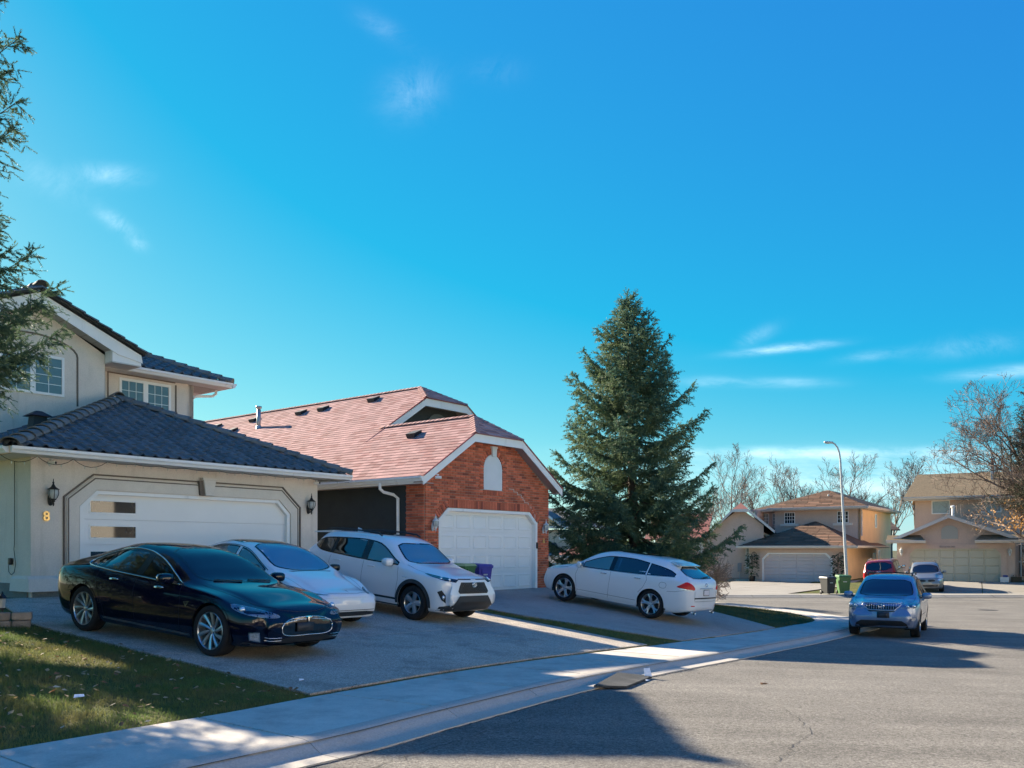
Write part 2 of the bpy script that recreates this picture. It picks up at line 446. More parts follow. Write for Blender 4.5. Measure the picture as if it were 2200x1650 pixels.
s0 = S_of_t(4.62)
js = [s0 + k * 1.83 for k in range(-9, 24)]
KPROF = [(0, .115), (.10, .113), (.17, .100), (.25, .055), (.31, .026), (.36, .018), (.55, .016)]
for a, b in zip(js[:-1], js[1:]):
    if b > cum[-1]: break
    g = .012; tw = rng.uniform(-.004, .004)
    m = MB(); NS = 6
    def f(u, v, a=a, b=b): return walk_pt(a + g + (b - a - 2 * g) * u, 1.40 * v - .0, .118 + tw * (u - .5) - .006 * v)
    m.grid(f, NS, 3)
    for (vv, sgn) in ((0, 1), (1, -1)):      # skirts
        m.grid(lambda u, v: tuple(np.array(f(u, vv)) + np.array([0, 0, -.10 * v])), NS, 1)
    for uu in (0, 1): m.grid(lambda u, v: tuple(np.array(f(uu, u)) + np.array([0, 0, -.10 * v])), 3, 1)
    m.build('slab', M_conc, walk)
    m = MB()
    def k(u, v):
        i = int(round(v * (len(KPROF) - 1))); return walk_pt(a + .004 + (b - a - .008) * u, 1.408 + KPROF[i][0], KPROF[i][1])
    m.grid(k, NS, len(KPROF) - 1)
    m.grid(lambda u, v: tuple(np.array(k(u, 1)) + np.array([0, 0, -.03 * v])), NS, 1)
    for uu in (0, 1): m.grid(lambda u, v: tuple(np.array(k(uu, u)) + np.array([0, 0, -.08 * v])), len(KPROF) - 1, 1)
    m.build('curb_block', M_curb, kerb, smooth=True)
m = MB(); m.grid(lambda u, v: walk_pt(js[0] + (min(cum[-1], js[-1]) - js[0]) * u, -.02 + 1.62 * v, .098), 160, 2)
m.build('joint_bed', M_joint, walk)

# near lots: turf sheet filling the area inside the kerb path
def lot_mesh(name, poly, fn, mats, step=.5, kind='structure'):
    """flat polygon cut on a grid and draped on fn"""
    bm = bmesh.new()
    vs = [bm.verts.new((p[0], p[1], 0)) for p in poly]
    bm.faces.new(vs)
    bmesh.ops.triangulate(bm, faces=bm.faces[:], ngon_method='EAR_CLIP')
    xs = [p[0] for p in poly]; ys = [p[1] for p in poly]
    for ax, lo, hi in ((0, min(xs), max(xs)), (1, min(ys), max(ys))):
        c = math.ceil(lo / step) * step + 1e-4
        while c < hi:
            co = Vector((c, 0, 0)) if ax == 0 else Vector((0, c, 0)); no = Vector((1, 0, 0)) if ax == 0 else Vector((0, 1, 0))
            bmesh.ops.bisect_plane(bm, geom=bm.verts[:] + bm.edges[:] + bm.faces[:], plane_co=co, plane_no=no)
            c += step
    for v in bm.verts: v.co.z = float(fn(v.co.x, v.co.y))
    bmesh.ops.recalc_face_normals(bm, faces=bm.faces[:])
    me = bpy.data.meshes.new(name); bm.to_mesh(me); bm.free()
    for p in me.polygons: p.use_smooth = True
    for mm in (mats if isinstance(mats, list) else [mats]): me.materials.append(mm)
    o = link(name, me); tag(o, kind=kind)
    if me.polygons and sum(p.normal.z for p in me.polygons) < 0: me.flip_normals()
    return o
lotpoly = [tuple(p) for p in pa[::3]] + [(-45, 40), (-45, -6)]
lot_mesh('lawn', lotpoly, lambda x, y: hlot(x, y) - .02, M_lawn, 1.0)
farpoly = [(-60, 43.6), (75, 43.6), (75, 110), (-60, 110)]
lot_mesh('far_lawn', farpoly, lambda x, y: hlot(x, y) - .035, M_lawn, 4.0)
# far sidewalk and kerb
fw = tag(bpy.data.objects.new('far_sidewalk', None), kind='structure'); COL.objects.link(fw)
for i in range(-4, 24):
    x0 = i * 2.4; m = MB()
    m.grid(lambda u, v: (x0 + .015 + 2.37 * u, 42.75 + [0, .18, .32, 1.75][int(round(v * 3))], -.82 + [.02, .07, .125, .13][int(round(v * 3))]), 1, 3)
    m.box(x0, x0 + 2.4, 42.7, 44.4, -.9, -.795)
    m.build('far_slab', M_fardrive, fw)

# ------------------------------------------------------------------ driveways as slabs with open joints
def drive(name, tl, tr, n0, n1, cols, rows, m_, z=.012):
    root = tag(bpy.data.objects.new(name, None), kind='structure'); COL.objects.link(root)
    def P(u, v):
        n = n0(u) + (n1 - n0(u)) * v if callable(n0) else n0 + (n1 - n0) * v
        t = tl(n) + (tr(n) - tl(n)) * u
        p = TN(t, n); return p
    for ci in range(len(cols) - 1):
        for ri in range(len(rows) - 1):
            m = MB(); ca, cb = cols[ci] + .0009, cols[ci + 1] - .0009; ra, rb = rows[ri] + .0009, rows[ri + 1] - .0009
            def f(u, v):
                p = P(ca + (cb - ca) * u, ra + (rb - ra) * v); return (p.x, p.y, float(hlot(p.x, p.y)) + z)
            m.grid(f, 5, 5)
            for k in (0, 1):
                m.grid(lambda u, v: tuple(np.array(f(u, k)) + np.array([0, 0, -.05 * v])), 5, 1)
                m.grid(lambda u, v: tuple(np.array(f(k, u)) + np.array([0, 0, -.05 * v])), 5, 1)
            m.build('slab', m_, root)
    m = MB()
    def f2(u, v):
        p = P(u, v); return (p.x, p.y, float(hlot(p.x, p.y)) - .008)
    m.grid(f2, 14, 14); m.build('joint_bed', M_joint, root)
    return root
drive('driveway', lambda n: np.interp(n, [7, 10, 14.4, 18.3], [6.2, 6.2, 6.1, 7.0]), lambda n: np.interp(n, [8, 12, 18.3], [15.55, 15.75, 15.85]),
      lambda u: float(nin(6.2 + 9.3 * u)) + .10, 18.22, [0, .36, .70, 1], [0, .30, .66, 1], M_aggr)
drive('neighbour_driveway', lambda n: np.interp(n, [8, 10, 12.5, 16.5], [17.75, 16.75, 16.2, 16.6]), lambda n: np.interp(n, [8.9, 11.5, 16.5], [23.85, 24.5, 24.4]),
      lambda u: float(nin(17.7 + 6.2 * u)) + .03, 16.32, [0, .5, 1], [0, .48, 1], M_drive6)

# ------------------------------------------------------------------ grass
def inside(poly, x, y):
    poly = np.asarray(poly); c = np.zeros(len(x), bool); n = len(poly); j = n - 1
    for i in range(n):
        xi, yi = poly[i]; xj, yj = poly[j]
        c ^= ((yi > y) != (yj > y)) & (x < (xj - xi) * (y - yi) / (yj - yi + 1e-12) + xi)
        j = i
    return c
def grass(name, poly, density, hgt, m_, label, seed=1, wid=.006, zoff=0.0, cat='grass'):
    r = np.random.default_rng(seed); P = np.asarray(poly)
    x0, y0 = P.min(0); x1, y1 = P.max(0)
    nn = int((x1 - x0) * (y1 - y0) * density)
    x = r.uniform(x0, x1, nn); y = r.uniform(y0, y1, nn); k = inside(P, x, y); x = x[k]; y = y[k]; nn = len(x)
    z = hlot(x, y) - .025 + zoff
    clump = .65 + .5 * np.sin(x * 3.1 + np.sin(y * 2.3)) * np.sin(y * 2.7 + 1)*.5 + r.uniform(-.1, .35, nn)
    h = hgt * np.clip(clump, .35, 1.6) * r.uniform(.6, 1.25, nn)
    th = r.uniform(0, 2 * np.pi, nn); ln = r.uniform(.1, .9, nn) * h
    wx = np.cos(th + np.pi / 2) * wid * .5; wy = np.sin(th + np.pi / 2) * wid * .5
    b = np.stack([x, y, z], 1); W_ = np.stack([wx, wy, np.zeros(nn)], 1)
    lean = np.stack([np.cos(th) * ln, np.sin(th) * ln, np.zeros(nn)], 1)
    mid = b + lean * .3 + np.stack([0 * x, 0 * x, h * .6], 1); top = b + lean + np.stack([0 * x, 0 * x, h * .95], 1)
    V = np.stack([b - W_, b + W_, mid + W_ * .8, mid - W_ * .8, top], 1).reshape(-1, 3)
    i = np.arange(nn)[:, None] * 5
    T = np.concatenate([i + [0, 1, 2], i + [0, 2, 3], i + [3, 2, 4]], 1).reshape(-1, 3)
    o = np_mesh(name, V, T, m_); tag(o, label, cat, kind='stuff'); return o
nearpoly = [tuple(TN(t, n).to_2d()) for t, n in [(0.5, 7.38), (2.6, 7.36), (4.6, 7.40), (5.6, 7.50), (6.26, 7.62), (6.20, 8.2), (6.235, 8.9), (6.20, 9.6), (6.24, 10.4), (6.16, 11.3), (6.20, 12.2), (6.12, 13.2), (6.12, 14.3), (5.5, 14.6), (3, 14.6), (0.5, 12)]]
grass('lawn_grass', nearpoly, 2900, .060, M_blade, 'dull green autumn lawn left of the dark sedan', 3, .0055)
edge = [tuple(TN(t, float(nin(t)) + d).to_2d()) for t, d in [(6.2, -.035), (8, -.03), (11, -.03), (14, -.035), (15.9, -.04), (17.6, -.03), (17.7, .07), (15.9, .14), (14, .11), (11, .10), (8, .085), (6.2, .10)]]
grass('edge_grass', edge, 2600, .035, M_bladedry, 'dry grass and weeds in the joint beside the sidewalk', 5, .006)
strip = [tuple(TN(t, n).to_2d()) for t, n in [(15.58, 8.65), (15.78, 12), (15.86, 16.2), (16.55, 16.2), (16.22, 12.5), (16.75, 10), (17.65, 8.8), (16.5, 8.65)]]
grass('strip_grass', strip, 1500, .05, M_blade, 'narrow grass strip between the two driveways', 7, .007)
cornerp = [tuple(TN(t, n).to_2d()) for t, n in [(23.9, 9.05), (24.5, 11.6), (24.4, 16.3)]] + [(3, 33), (3, 39), (6.1, 38.4), (7.5, 36.9), (8.5, 34.8), (9.2, 32.2), (9.65, 30.2), (9.9, 28.5), (9.6, 27.4), (8.95, 26.45)]
grass('corner_grass', cornerp, 420, .06, M_bladedry, 'yellowing grass of the corner lawn behind the white crossover', 9, .012)

# fallen leaves
def leaves(name, poly, count, seed, label, size=.05, m_=None, fn=hlot, z=.03):
    r = np.random.default_rng(seed); P = np.asarray(poly); x0, y0 = P.min(0); x1, y1 = P.max(0)
    x = r.uniform(x0, x1, count * 4); y = r.uniform(y0, y1, count * 4); k = inside(P, x, y); x = x[k][:count]; y = y[k][:count]
    V = []; T = []; mi = []
    for i in range(len(x)):
        s = size * r.uniform(.5, 1.3); th = r.uniform(0, 6.28); tl = r.uniform(-.5, .5, 2); c = np.array([x[i], y[i], float(fn(x[i], y[i])) + z + r.uniform(0, .015)])
        d = np.array([math.cos(th), math.sin(th), tl[0]]); w = np.array([-math.sin(th), math.cos(th), tl[1]])
        o = len(V)
        V += [c - d * s * .6, c + w * s * .38 - d * .1 * s + [0, 0, .3 * s * abs(tl[0])], c + d * s * .7, c - w * s * .38 - d * .1 * s + [0, 0, .3 * s * abs(tl[1])], c + d * .05 * s - [0, 0, .006]]
        T += [(o, o + 1, o + 4), (o + 1, o + 2, o + 4), (o + 2, o + 3, o + 4), (o + 3, o, o + 4)]; mi += [int(r.integers(0, 3))] * 4
    o = np_mesh(name, V, T, M_leafy, mi=mi); tag(o, label, 'leaves', kind='stuff')
leaves('fallen_leaves', nearpoly, 420, 2, 'scattered tan and brown leaves lying on the near lawn', .055)
leaves('gutter_leaves', edge, 120, 8, 'small dry leaves caught along the sidewalk joint', .03)
# ------------------------------------------------------------------ building helpers
from mathutils.geometry import tessellate_polygon
M_stucco = mat('beige stucco', (.71, .635, .56), .95, spec=.15, var=(2, .06, 40, .10), bump=(38, .55, .012), stain=((.60, .53, .45), 1.3, .58, .85), streak=((.57, .505, .43), 3.0, .56, .78))
M_stuccotrim = mat('stucco trim', (.73, .655, .575), .95, spec=.15, var=(3, .06, 40, .08), bump=(38, .4, .008))
M_groove = mat('trim edge brown', (.16, .125, .10), .9, var=(6, .15))
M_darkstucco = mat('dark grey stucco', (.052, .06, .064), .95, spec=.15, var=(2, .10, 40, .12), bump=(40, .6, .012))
M_white = mat('white painted metal', (.84, .83, .81), .45, var=(1.5, .04), streak=((.60, .59, .56), 4, .60, .85))
M_soffit = mat('vented soffit', (.60, .585, .555), .6, var=(5, .05))
M_door8 = mat('garage door white', (.83, .82, .80), .42, spec=.4, var=(.8, .03))
M_door6 = mat('panelled door white', (.83, .82, .80), .45, spec=.4, var=(1.0, .04))
M_found = mat('foundation concrete', (.19, .19, .17), .95, var=(5, .2, 40, .15), bump=(30, .5, .01))
M_tile = mat('blue grey roof tile', (.125, .14, .145), .72, spec=.35, var=(14, .16), rnd=.20, stain=((.16, .155, .14), 5, .60, .82), bump=(60, .3, .005))
M_tilecap = mat('ridge tile', (.17, .17, .16), .75, spec=.3, var=(10, .16), rnd=.16, stain=((.17, .16, .13), 4, .55, .8), bump=(60, .3, .005))
M_under = mat('roof underlay', (.03, .032, .034), .9)
M_shing = mat('red shingle', (.45, .265, .24), .92, spec=.06, var=(30, .12), rnd=.17, alt=((.36, .19, .17), .25), bump=(90, .35, .005))
M_redtrim = mat('red metal edge', (.30, .055, .055), .5)
M_brick = mat('brick', (.58, .165, .095), .9, spec=.15, var=(18, .16), rnd=.26, alt=((.32, .10, .07), .24), bump=(60, .5, .006))
M_mortar = mat('mortar', (.40, .31, .24), .95, var=(9, .15), bump=(60, .5, .005))
M_patch = mat('pale repair mortar', (.62, .58, .52), .95)
M_win = mat('window glass', (.018, .026, .032), .03, spec=.9, var=(2, .2))
M_blindglass = mat('window glass with blind behind', (.11, .15, .18), .04, spec=.9, var=(3, .15))
M_black = mat('black metal', (.012, .013, .015), .45, var=(8, .2))
M_vent = mat('roof vent', (.028, .026, .028), .55)
M_lampglass = mat('frosted lamp glass', (.42, .44, .43), .2, spec=.6, var=(14, .15))
M_gold = mat('brass number', (.78, .52, .20), .32, metal=.6)
M_tarwhite = mat('white trim', (.70, .71, .72), .5, var=(2, .05))
M_wire = mat('dark wire', (.015, .02, .015), .6)
M_shadegreen = mat('bulb', (.6, .65, .6), .2)

def holed(mb, outer, holes, to3, depth):
    loops = [[Vector((a, b, 0)) for a, b in outer]] + [[Vector((a, b, 0)) for a, b in h] for h in holes]
    flat = [p for lp in loops for p in lp]
    tri = tessellate_polygon(loops)
    V = [to3(p.x, p.y, 0) for p in flat] + [to3(p.x, p.y, depth) for p in flat]
    n = len(flat); fs = []
    for t in tri:
        fs.append(tuple(t)); fs.append(tuple(i + n for i in reversed(t)))
    o = 0
    for lp in loops:
        k = len(lp)
        for i in range(k): fs.append((o + i, o + (i + 1) % k, o + (i + 1) % k + n, o + i + n))
        o += k
    mb.add(V, fs)
    return mb
def recalc(o):
    bm = bmesh.new(); bm.from_mesh(o.data); bmesh.ops.recalc_face_normals(bm, faces=bm.faces[:]); bm.to_mesh(o.data); bm.free(); return o
FR = lambda n: (lambda a, z, d: (a, n + d, z))          # a wall facing the street: (t, z) at depth n
SD = lambda t: (lambda a, z, d: (t + d, a, z))          # a side wall: (n, z) at t

class House:
    def __init__(s, name, label, t0, n0, z0, frame=None, cat='house'):
        s.off = (t0, n0, z0)
        if frame is None: loc = TN(t0, n0, z0); rz = RZ_HOUSE
        else:
            P0, u = frame; u = Vector(u).normalized(); w = Vector((-u.y, u.x)); p = Vector(P0) + u * t0 + w * n0
            loc = (p.x, p.y, z0); rz = math.atan2(u.y, u.x)
        s.root = thing(name, label, cat, loc, rz); s.loc = Vector(loc); s.rz = rz
    def b(s, mb, name, m_, parent=None, smooth=False):
        return mb.build(name, m_, parent or s.root, s.off, smooth)
    def wall(s, outer, holes, to3, depth, m_, name='wall', parent=None):
        return recalc(s.b(holed(MB(), outer, holes, to3, depth), name, m_, parent))
    def world(s, t, n, z):
        c, q = math.cos(s.rz), math.sin(s.rz); x, y = t - s.off[0], n - s.off[1]
        return Vector((s.loc.x + x * c - y * q, s.loc.y + x * q + y * c, s.loc.z + z - s.off[2]))

def ring2(poly, d):
    """offset a closed 2D outline outwards by d (mitred)"""
    n = len(poly); ar = sum(poly[i][0] * poly[(i + 1) % n][1] - poly[(i + 1) % n][0] * poly[i][1] for i in range(n)); sg = 1 if ar > 0 else -1
    out = []
    for i in range(n):
        a, b, c = Vector(poly[i - 1]), Vector(poly[i]), Vector(poly[(i + 1) % n])
        n1 = Vector(((b - a).y, -(b - a).x)).normalized() * sg; n2 = Vector(((c - b).y, -(c - b).x)).normalized() * sg
        m_ = n1 + n2
        if m_.length < 1e-6: m_ = n1
        m_.normalize(); k = d / max(.35, m_.dot(n1)); out.append((b.x + m_.x * k, b.y + m_.y * k))
    return out
def openband(mb, line_in, line_out, to3, d0, d1):
    """band between two open outlines, e.g. a door surround"""
    for i in range(len(line_in) - 1):
        q = [line_in[i], line_in[i + 1], line_out[i + 1], line_out[i]]
        mb.hexa([to3(a, b, d1) for a, b in q] + [to3(a, b, d0) for a, b in q])
    return mb
def window(H, to3, a0, a1, z0, z1, sashes=1, cols=3, rows=4, fw=.05, m_frame=None, m_glass=None, depth=-.03, bar=.014, name='window', sill=None, parent=None):
    """white framed window standing 3 cm proud of the wall; every lite is its own pane"""
    m_frame = m_frame or M_white; m_glass = m_glass or M_blindglass
    mb = MB(); sw = (a1 - a0) / sashes
    for k in range(sashes):
        b0, b1 = a0 + k * sw, a0 + (k + 1) * sw
        o = [(b0, z0), (b1, z0), (b1, z1), (b0, z1)]; i_ = [(b0 + fw, z0 + fw), (b1 - fw, z0 + fw), (b1 - fw, z1 - fw), (b0 + fw, z1 - fw)]
        openband(mb, i_ + [i_[0]], o + [o[0]], to3, depth, .02)
        for c in range(1, cols):
            x = b0 + fw + (sw - 2 * fw) * c / cols; p = [(x - bar / 2, z0 + fw), (x + bar / 2, z0 + fw), (x + bar / 2, z1 - fw), (x - bar / 2, z1 - fw)]
            mb.hexa([to3(a, b, depth * .4) for a, b in p] + [to3(a, b, depth * .4 - .004) for a, b in p])
        for r_ in range(1, rows):
            z = z0 + fw + (z1 - z0 - 2 * fw) * r_ / rows; p = [(b0 + fw, z - bar / 2), (b1 - fw, z - bar / 2), (b1 - fw, z + bar / 2), (b0 + fw, z + bar / 2)]
            mb.hexa([to3(a, b, depth * .4 + .0012) for a, b in p] + [to3(a, b, depth * .4 - .0034) for a, b in p])
    fr = recalc(H.b(mb, name, m_frame, parent))
    for k in range(sashes):
        b0 = a0 + k * sw + fw; ww = sw - 2 * fw
        for c in range(cols):
            for r_ in range(rows):
                x0, x1 = b0 + ww * c / cols, b0 + ww * (c + 1) / cols; y0, y1 = z0 + fw + (z1 - z0 - 2 * fw) * r_ / rows, z0 + fw + (z1 - z0 - 2 * fw) * (r_ + 1) / rows
                p = [(x0 + .002, y0 + .002), (x1 - .002, y0 + .002), (x1 - .002, y1 - .002), (x0 + .002, y1 - .002)]
                m2 = MB(); m2.hexa([to3(a, b, .008) for a, b in p] + [to3(a, b, depth * .4 + .004) for a, b in p]); 
                recalc(m2.build('pane', m_glass, fr, H.off))
    if sill:
        m2 = MB(); p = [(a0 - sill[0], z0 - sill[1]), (a1 + sill[0], z0 - sill[1]), (a1 + sill[0], z0), (a0 - sill[0], z0)]
        m2.hexa([to3(a, b, .0) for a, b in p] + [to3(a, b, -.09) for a, b in p]); recalc(H.b(m2, 'window_sill', M_stuccotrim, parent))
    return fr

# roofing: pieces laid on a sloping plane
def tile_mesh(pa, pb, roll=.055, th=.02):
    prof = [(0, .004), (.05, .03), (.13, .052), (.22, .058), (.31, .052), (.40, .03), (.45, .006), (.72, 0), (1, .006)]
    k = len(prof); m = MB(); v = []
    for (x, z) in prof: v.append((x * pa, 0, z / .058 * roll + .030))           # front edge, raised over the course below
    for (x, z) in prof: v.append((x * pa, pb * 1.08, z / .058 * roll + .004))
    for (x, z) in prof: v.append((x * pa, .004, z / .058 * roll + .030 - th))
    f = [(i, i + 1, k + i + 1, k + i) for i in range(k - 1)] + [(2 * k + i, 2 * k + i + 1, i + 1, i) for i in range(k - 1)]
    m.add(v, f); return m
def shingle_mesh(pa, pb, g=.005, th=.014):
    m = MB(); x0, x1 = g / 2, pa - g / 2
    m.hexa([(x0, 0, .001), (x1, 0, .001), (x1, pb * 1.15, -.002), (x0, pb * 1.15, -.002), (x0, 0, th), (x1, 0, th), (x1, pb * 1.15, .001), (x0, pb * 1.15, .001)])
    return m
def lay(H, parent, name, O, ea, eb, poly, pa, pb, base, m_, stagger=0.0, limit=300, smooth=False, jitter=0.0, stuffname=None, seed=1):
    """poly: convex outline in (a, b) on the plane; clips edge pieces; the nearest `limit` become objects, the rest one joined part"""
    ea = Vector(ea).normalized(); eb = Vector(eb).normalized(); nr = ea.cross(eb)
    flip = nr.z < 0
    if flip: nr = -nr
    O = Vector(O); P = [Vector(p) for p in poly]
    ar = sum(P[i].x * P[(i + 1) % len(P)].y - P[(i + 1) % len(P)].x * P[i].y for i in range(len(P)))
    if ar < 0: P.reverse()
    edges = [(P[i], P[(i + 1) % len(P)]) for i in range(len(P))]
    def dist(x, y): return min(((b - a).x * (y - a.y) - (b - a).y * (x - a.x)) / (b - a).length for a, b in edges)
    a0, a1 = min(p.x for p in P), max(p.x for p in P); b0, b1 = min(p.y for p in P), max(p.y for p in P)
    me0 = base.mesh(name, m_, smooth=smooth)
    r_ = random.Random(seed); cells = []
    for j in range(int(math.floor(b0 / pb)), int(math.ceil(b1 / pb)) + 1):
        sh = (stagger * pa * (j % 2)) if stagger < .9 else r_.random() * pa
        for i in range(int(math.floor((a0 - sh) / pa)) - 1, int(math.ceil((a1 - sh) / pa)) + 1):
            x, y = i * pa + sh, j * pb
            cs = [dist(x, y), dist(x + pa, y), dist(x, y + pb), dist(x + pa, y + pb)]
            if max(cs) <= .004 and dist(x + pa / 2, y + pb / 2) <= .004: continue
            w = H.world(*(O + ea * (x + pa / 2) + eb * (y + pb / 2)))
            cells.append(((w - Vector((0, 0, CAMZ))).length, x, y, min(cs) < -.002))
    cells.sort()
    rest = MB()
    for k, (dd, x, y, cut) in enumerate(cells):
        jz = r_.uniform(-jitter, jitter)
        me = me0
        if cut:
            bm = bmesh.new(); bm.from_mesh(me0)
            for a, b in edges:
                d = b - a; no = Vector((d.y, -d.x, 0)).normalized()
                bmesh.ops.bisect_plane(bm, geom=bm.verts[:] + bm.edges[:] + bm.faces[:], plane_co=Vector((a.x - x, a.y - y, 0)), plane_no=no, clear_outer=True)
            if not bm.faces: bm.free(); continue
            if k < limit:
                me = bpy.data.meshes.new(name); bm.to_mesh(me); me.materials.append(m_)
            else: vv = [tuple(v.co) for v in bm.verts]; bm.verts.index_update(); ff = [tuple(q.index for q in f.verts) for f in bm.faces]
            bm.free()
        elif k >= limit: vv = base.v; ff = base.f
        org = O + ea * x + eb * y + nr * (.004 + jz)
        if k < limit:
            o = link(name, me, parent)
            M_ = Matrix((ea, eb, nr)).transposed().to_4x4(); M_.translation = org - Vector(H.off); o.matrix_basis = M_
        else:
            rest.add([tuple(org + ea * q[0] + eb * q[1] + nr * q[2]) for q in vv], ff)
    if rest.f:
        o = rest.build(stuffname or name + '_field', m_, parent, H.off, smooth); o['kind'] = 'stuff'
def caps(H, parent, p0, p1, m_, r=.14, ln=.34, name='ridge_tile', up=.03):
    """row of half-round ridge tiles from p0 to p1"""
    p0, p1 = Vector(p0), Vector(p1); d = (p1 - p0); L_ = d.length; d.normalize()
    side = d.cross(Vector((0, 0, 1))).normalized(); nz_ = side.cross(d)
    m = MB(); k = 9
    for (y, rr, zz) in ((0, r, .02), (ln * 1.12, r * .9, 0.0)):
        pass
    vs = []
    for (y, rr, zz) in ((0, r, .024), (ln * 1.1, r * .86, .0)):
        for i in range(k):
            a = math.pi * i / (k - 1); vs.append((rr * math.cos(a), y, rr * .72 * math.sin(a) + zz))
    for i in range(k):
        a = math.pi * i / (k - 1); vs.append(((r - .02) * math.cos(a), .003, (r - .02) * .72 * math.sin(a) + .016))
    m.add(vs, [(i, i + 1, k + i + 1, k + i) for i in range(k - 1)] + [(2 * k + i, 2 * k + i + 1, i + 1, i) for i in range(k - 1)])
    me = m.mesh(name, m_, smooth=False); n = max(1, int(round(L_ / ln)))
    for i in range(n):
        o = link(name, me, parent); M_ = Matrix((side, d, nz_)).transposed().to_4x4()
        M_.translation = p0 + d * (L_ * i / n) + Vector((0, 0, up)) - Vector(H.off); o.matrix_basis = M_
def gutter(H, p0, p1, out, name='gutter', w=.12, h=.13, m_=None, parent=None):
    p0, p1 = Vector(p0), Vector(p1); o = Vector(out).normalized(); z = Vector((0, 0, 1))
    prof = [(0, 0), (w * .55, 0), (w * .7, h * .35), (w, h * .6), (w, h), (w * .9, h), (w * .9, h * .9), (0.01, h * .9)]
    mb = MB(); mb.prism([p0 + o * a + z * b for a, b in prof], p1 - p0); return recalc(H.b(mb, name, m_ or M_white, parent))
def text_mesh(s, size, ext):
    c = bpy.data.curves.new('txt', 'FONT'); c.body = s; c.size = size; c.extrude = ext; c.bevel_depth = .002; c.align_x = 'CENTER'; c.offset = size * .02
    o = bpy.data.objects.new('txt', c); COL.objects.link(o); dg = bpy.context.evaluated_depsgraph_get()
    me = bpy.data.meshes.new_from_object(o.evaluated_get(dg)); bpy.data.objects.remove(o); return me

# ================================================================== house number 8: beige stucco, dark tile roof
H8 = House('stucco_house', 'beige stucco house with dark grey wavy tile roof and number 8 beside the garage', 11.27, 18.2, .60)
EV = 3.58                                       # garage eave
# garage front wall with chamfered door opening
OP = [(8.62, .60), (8.62, 2.50), (8.97, 2.84), (13.62, 2.84), (13.97, 2.50), (13.97, .60)]
outer = [(7.65, .60), (7.65, EV)] + [(14.88, EV), (14.88, .60)]
recalc(H8.b(MB().prism([(a, 18.2, b) for a, b in outer[:2] + outer[2:] + OP[::-1]], (0, .22, 0)), 'front_wall', M_stucco))
H8.wall([(18.42, .55), (24, .55), (24, EV), (18.42, EV)], [], SD(7.65), .2, M_stucco, 'side_wall')
H8.wall([(18.42, .55), (24, .55), (24, EV), (18.42, EV)], [], SD(14.68), .2, M_stucco, 'side_wall')
for q in ((7.68, 8.60, 18.17, 18.3, .35, .76), (14.0, 14.86, 18.17, 18.3, .35, .76), (7.62, 7.7, 18.31, 24, .35, .9)): H8.b(MB().box(*q), 'foundation', M_found)
for a0, a1 in ((7.57, 8.33), (14.22, 14.95)):
    mb = MB(); H8.b(mb.hexa([(a0, 18.09, .745), (a1, 18.09, .745), (a1, 18.199, .745), (a0, 18.199, .745), (a0, 18.12, 1.0), (a1, 18.12, 1.0), (a1, 18.199, 1.06), (a0, 18.199, 1.06)]), 'plinth', M_stuccotrim)
mb = MB(); mb.hexa([(7.57, 18.2, .745), (7.649, 18.2, .745), (7.649, 19.0, .745), (7.57, 19.0, .745), (7.59, 18.2, 1.0), (7.649, 18.2, 1.06), (7.649, 19.0, 1.06), (7.59, 19.0, 1.0)])
H8.b(mb, 'plinth', M_stuccotrim)
# stucco surround with its two brown edge lines
in1 = [(8.60, .74), (8.60, 2.51), (8.96, 2.86), (13.63, 2.86), (13.99, 2.51), (13.99, .74)]
out1 = [(8.34, .74), (8.34, 2.66), (8.92, 3.13), (13.72, 3.13), (14.24, 2.66), (14.24, .74)]
recalc(H8.b(openband(MB(), in1, out1, FR(18.2), -.035, .01), 'door_surround', M_stuccotrim))
def thick(line, d0, d1):   # parallel lines offset from an open chamfered outline
    c = Vector((11.3, 1.4)); res = []
    for dd in (d0, d1):
        l2 = []
        n = len(line)
        for i in range(n):
            a = Vector(line[max(i - 1, 0)]); b = Vector(line[min(i + 1, n - 1)]); p = Vector(line[i])
            def nrm(p, q):
                d = (q - p).normalized(); v = Vector((-d.y, d.x)); return v
            ns = []
            if i > 0: ns.append(nrm(a, p))
            if i < n - 1: ns.append(nrm(p, b))
            m_ = sum(ns, Vector((0, 0))).normalized(); k = dd / max(.4, m_.dot(ns[0])); l2.append((p.x + m_.x * k, p.y + m_.y * k))
        res.append(l2)
    return res
for d0, d1, dp in ((-.045, -.02, -.045), (.035, .065, -.04)):
    a_, b_ = thick(out1, d0, d1); recalc(H8.b(openband(MB(), a_, b_, FR(18.2), dp, .005), 'surround_line', M_groove))
mb = MB(); mb.hexa([(11.48, 18.06, 2.86), (11.68, 18.06, 2.86), (11.68, 18.19, 2.86), (11.48, 18.19, 2.86), (11.42, 18.05, 3.22), (11.74, 18.05, 3.22), (11.74, 18.19, 3.22), (11.42, 18.19, 3.22)])
mb.box(11.39, 11.77, 18.03, 18.19, 3.221, 3.27); H8.b(mb, 'keystone', M_stuccotrim)
mb = MB(); mb.hexa([(11.36, 18.1, 2.86), (11.477, 18.1, 2.86), (11.477, 18.19, 2.86), (11.36, 18.19, 2.86), (11.33, 18.1, 3.2), (11.417, 18.1, 3.2), (11.417, 18.19, 3.2), (11.33, 18.19, 3.2)]); H8.b(mb, 'keystone_side', M_groove)
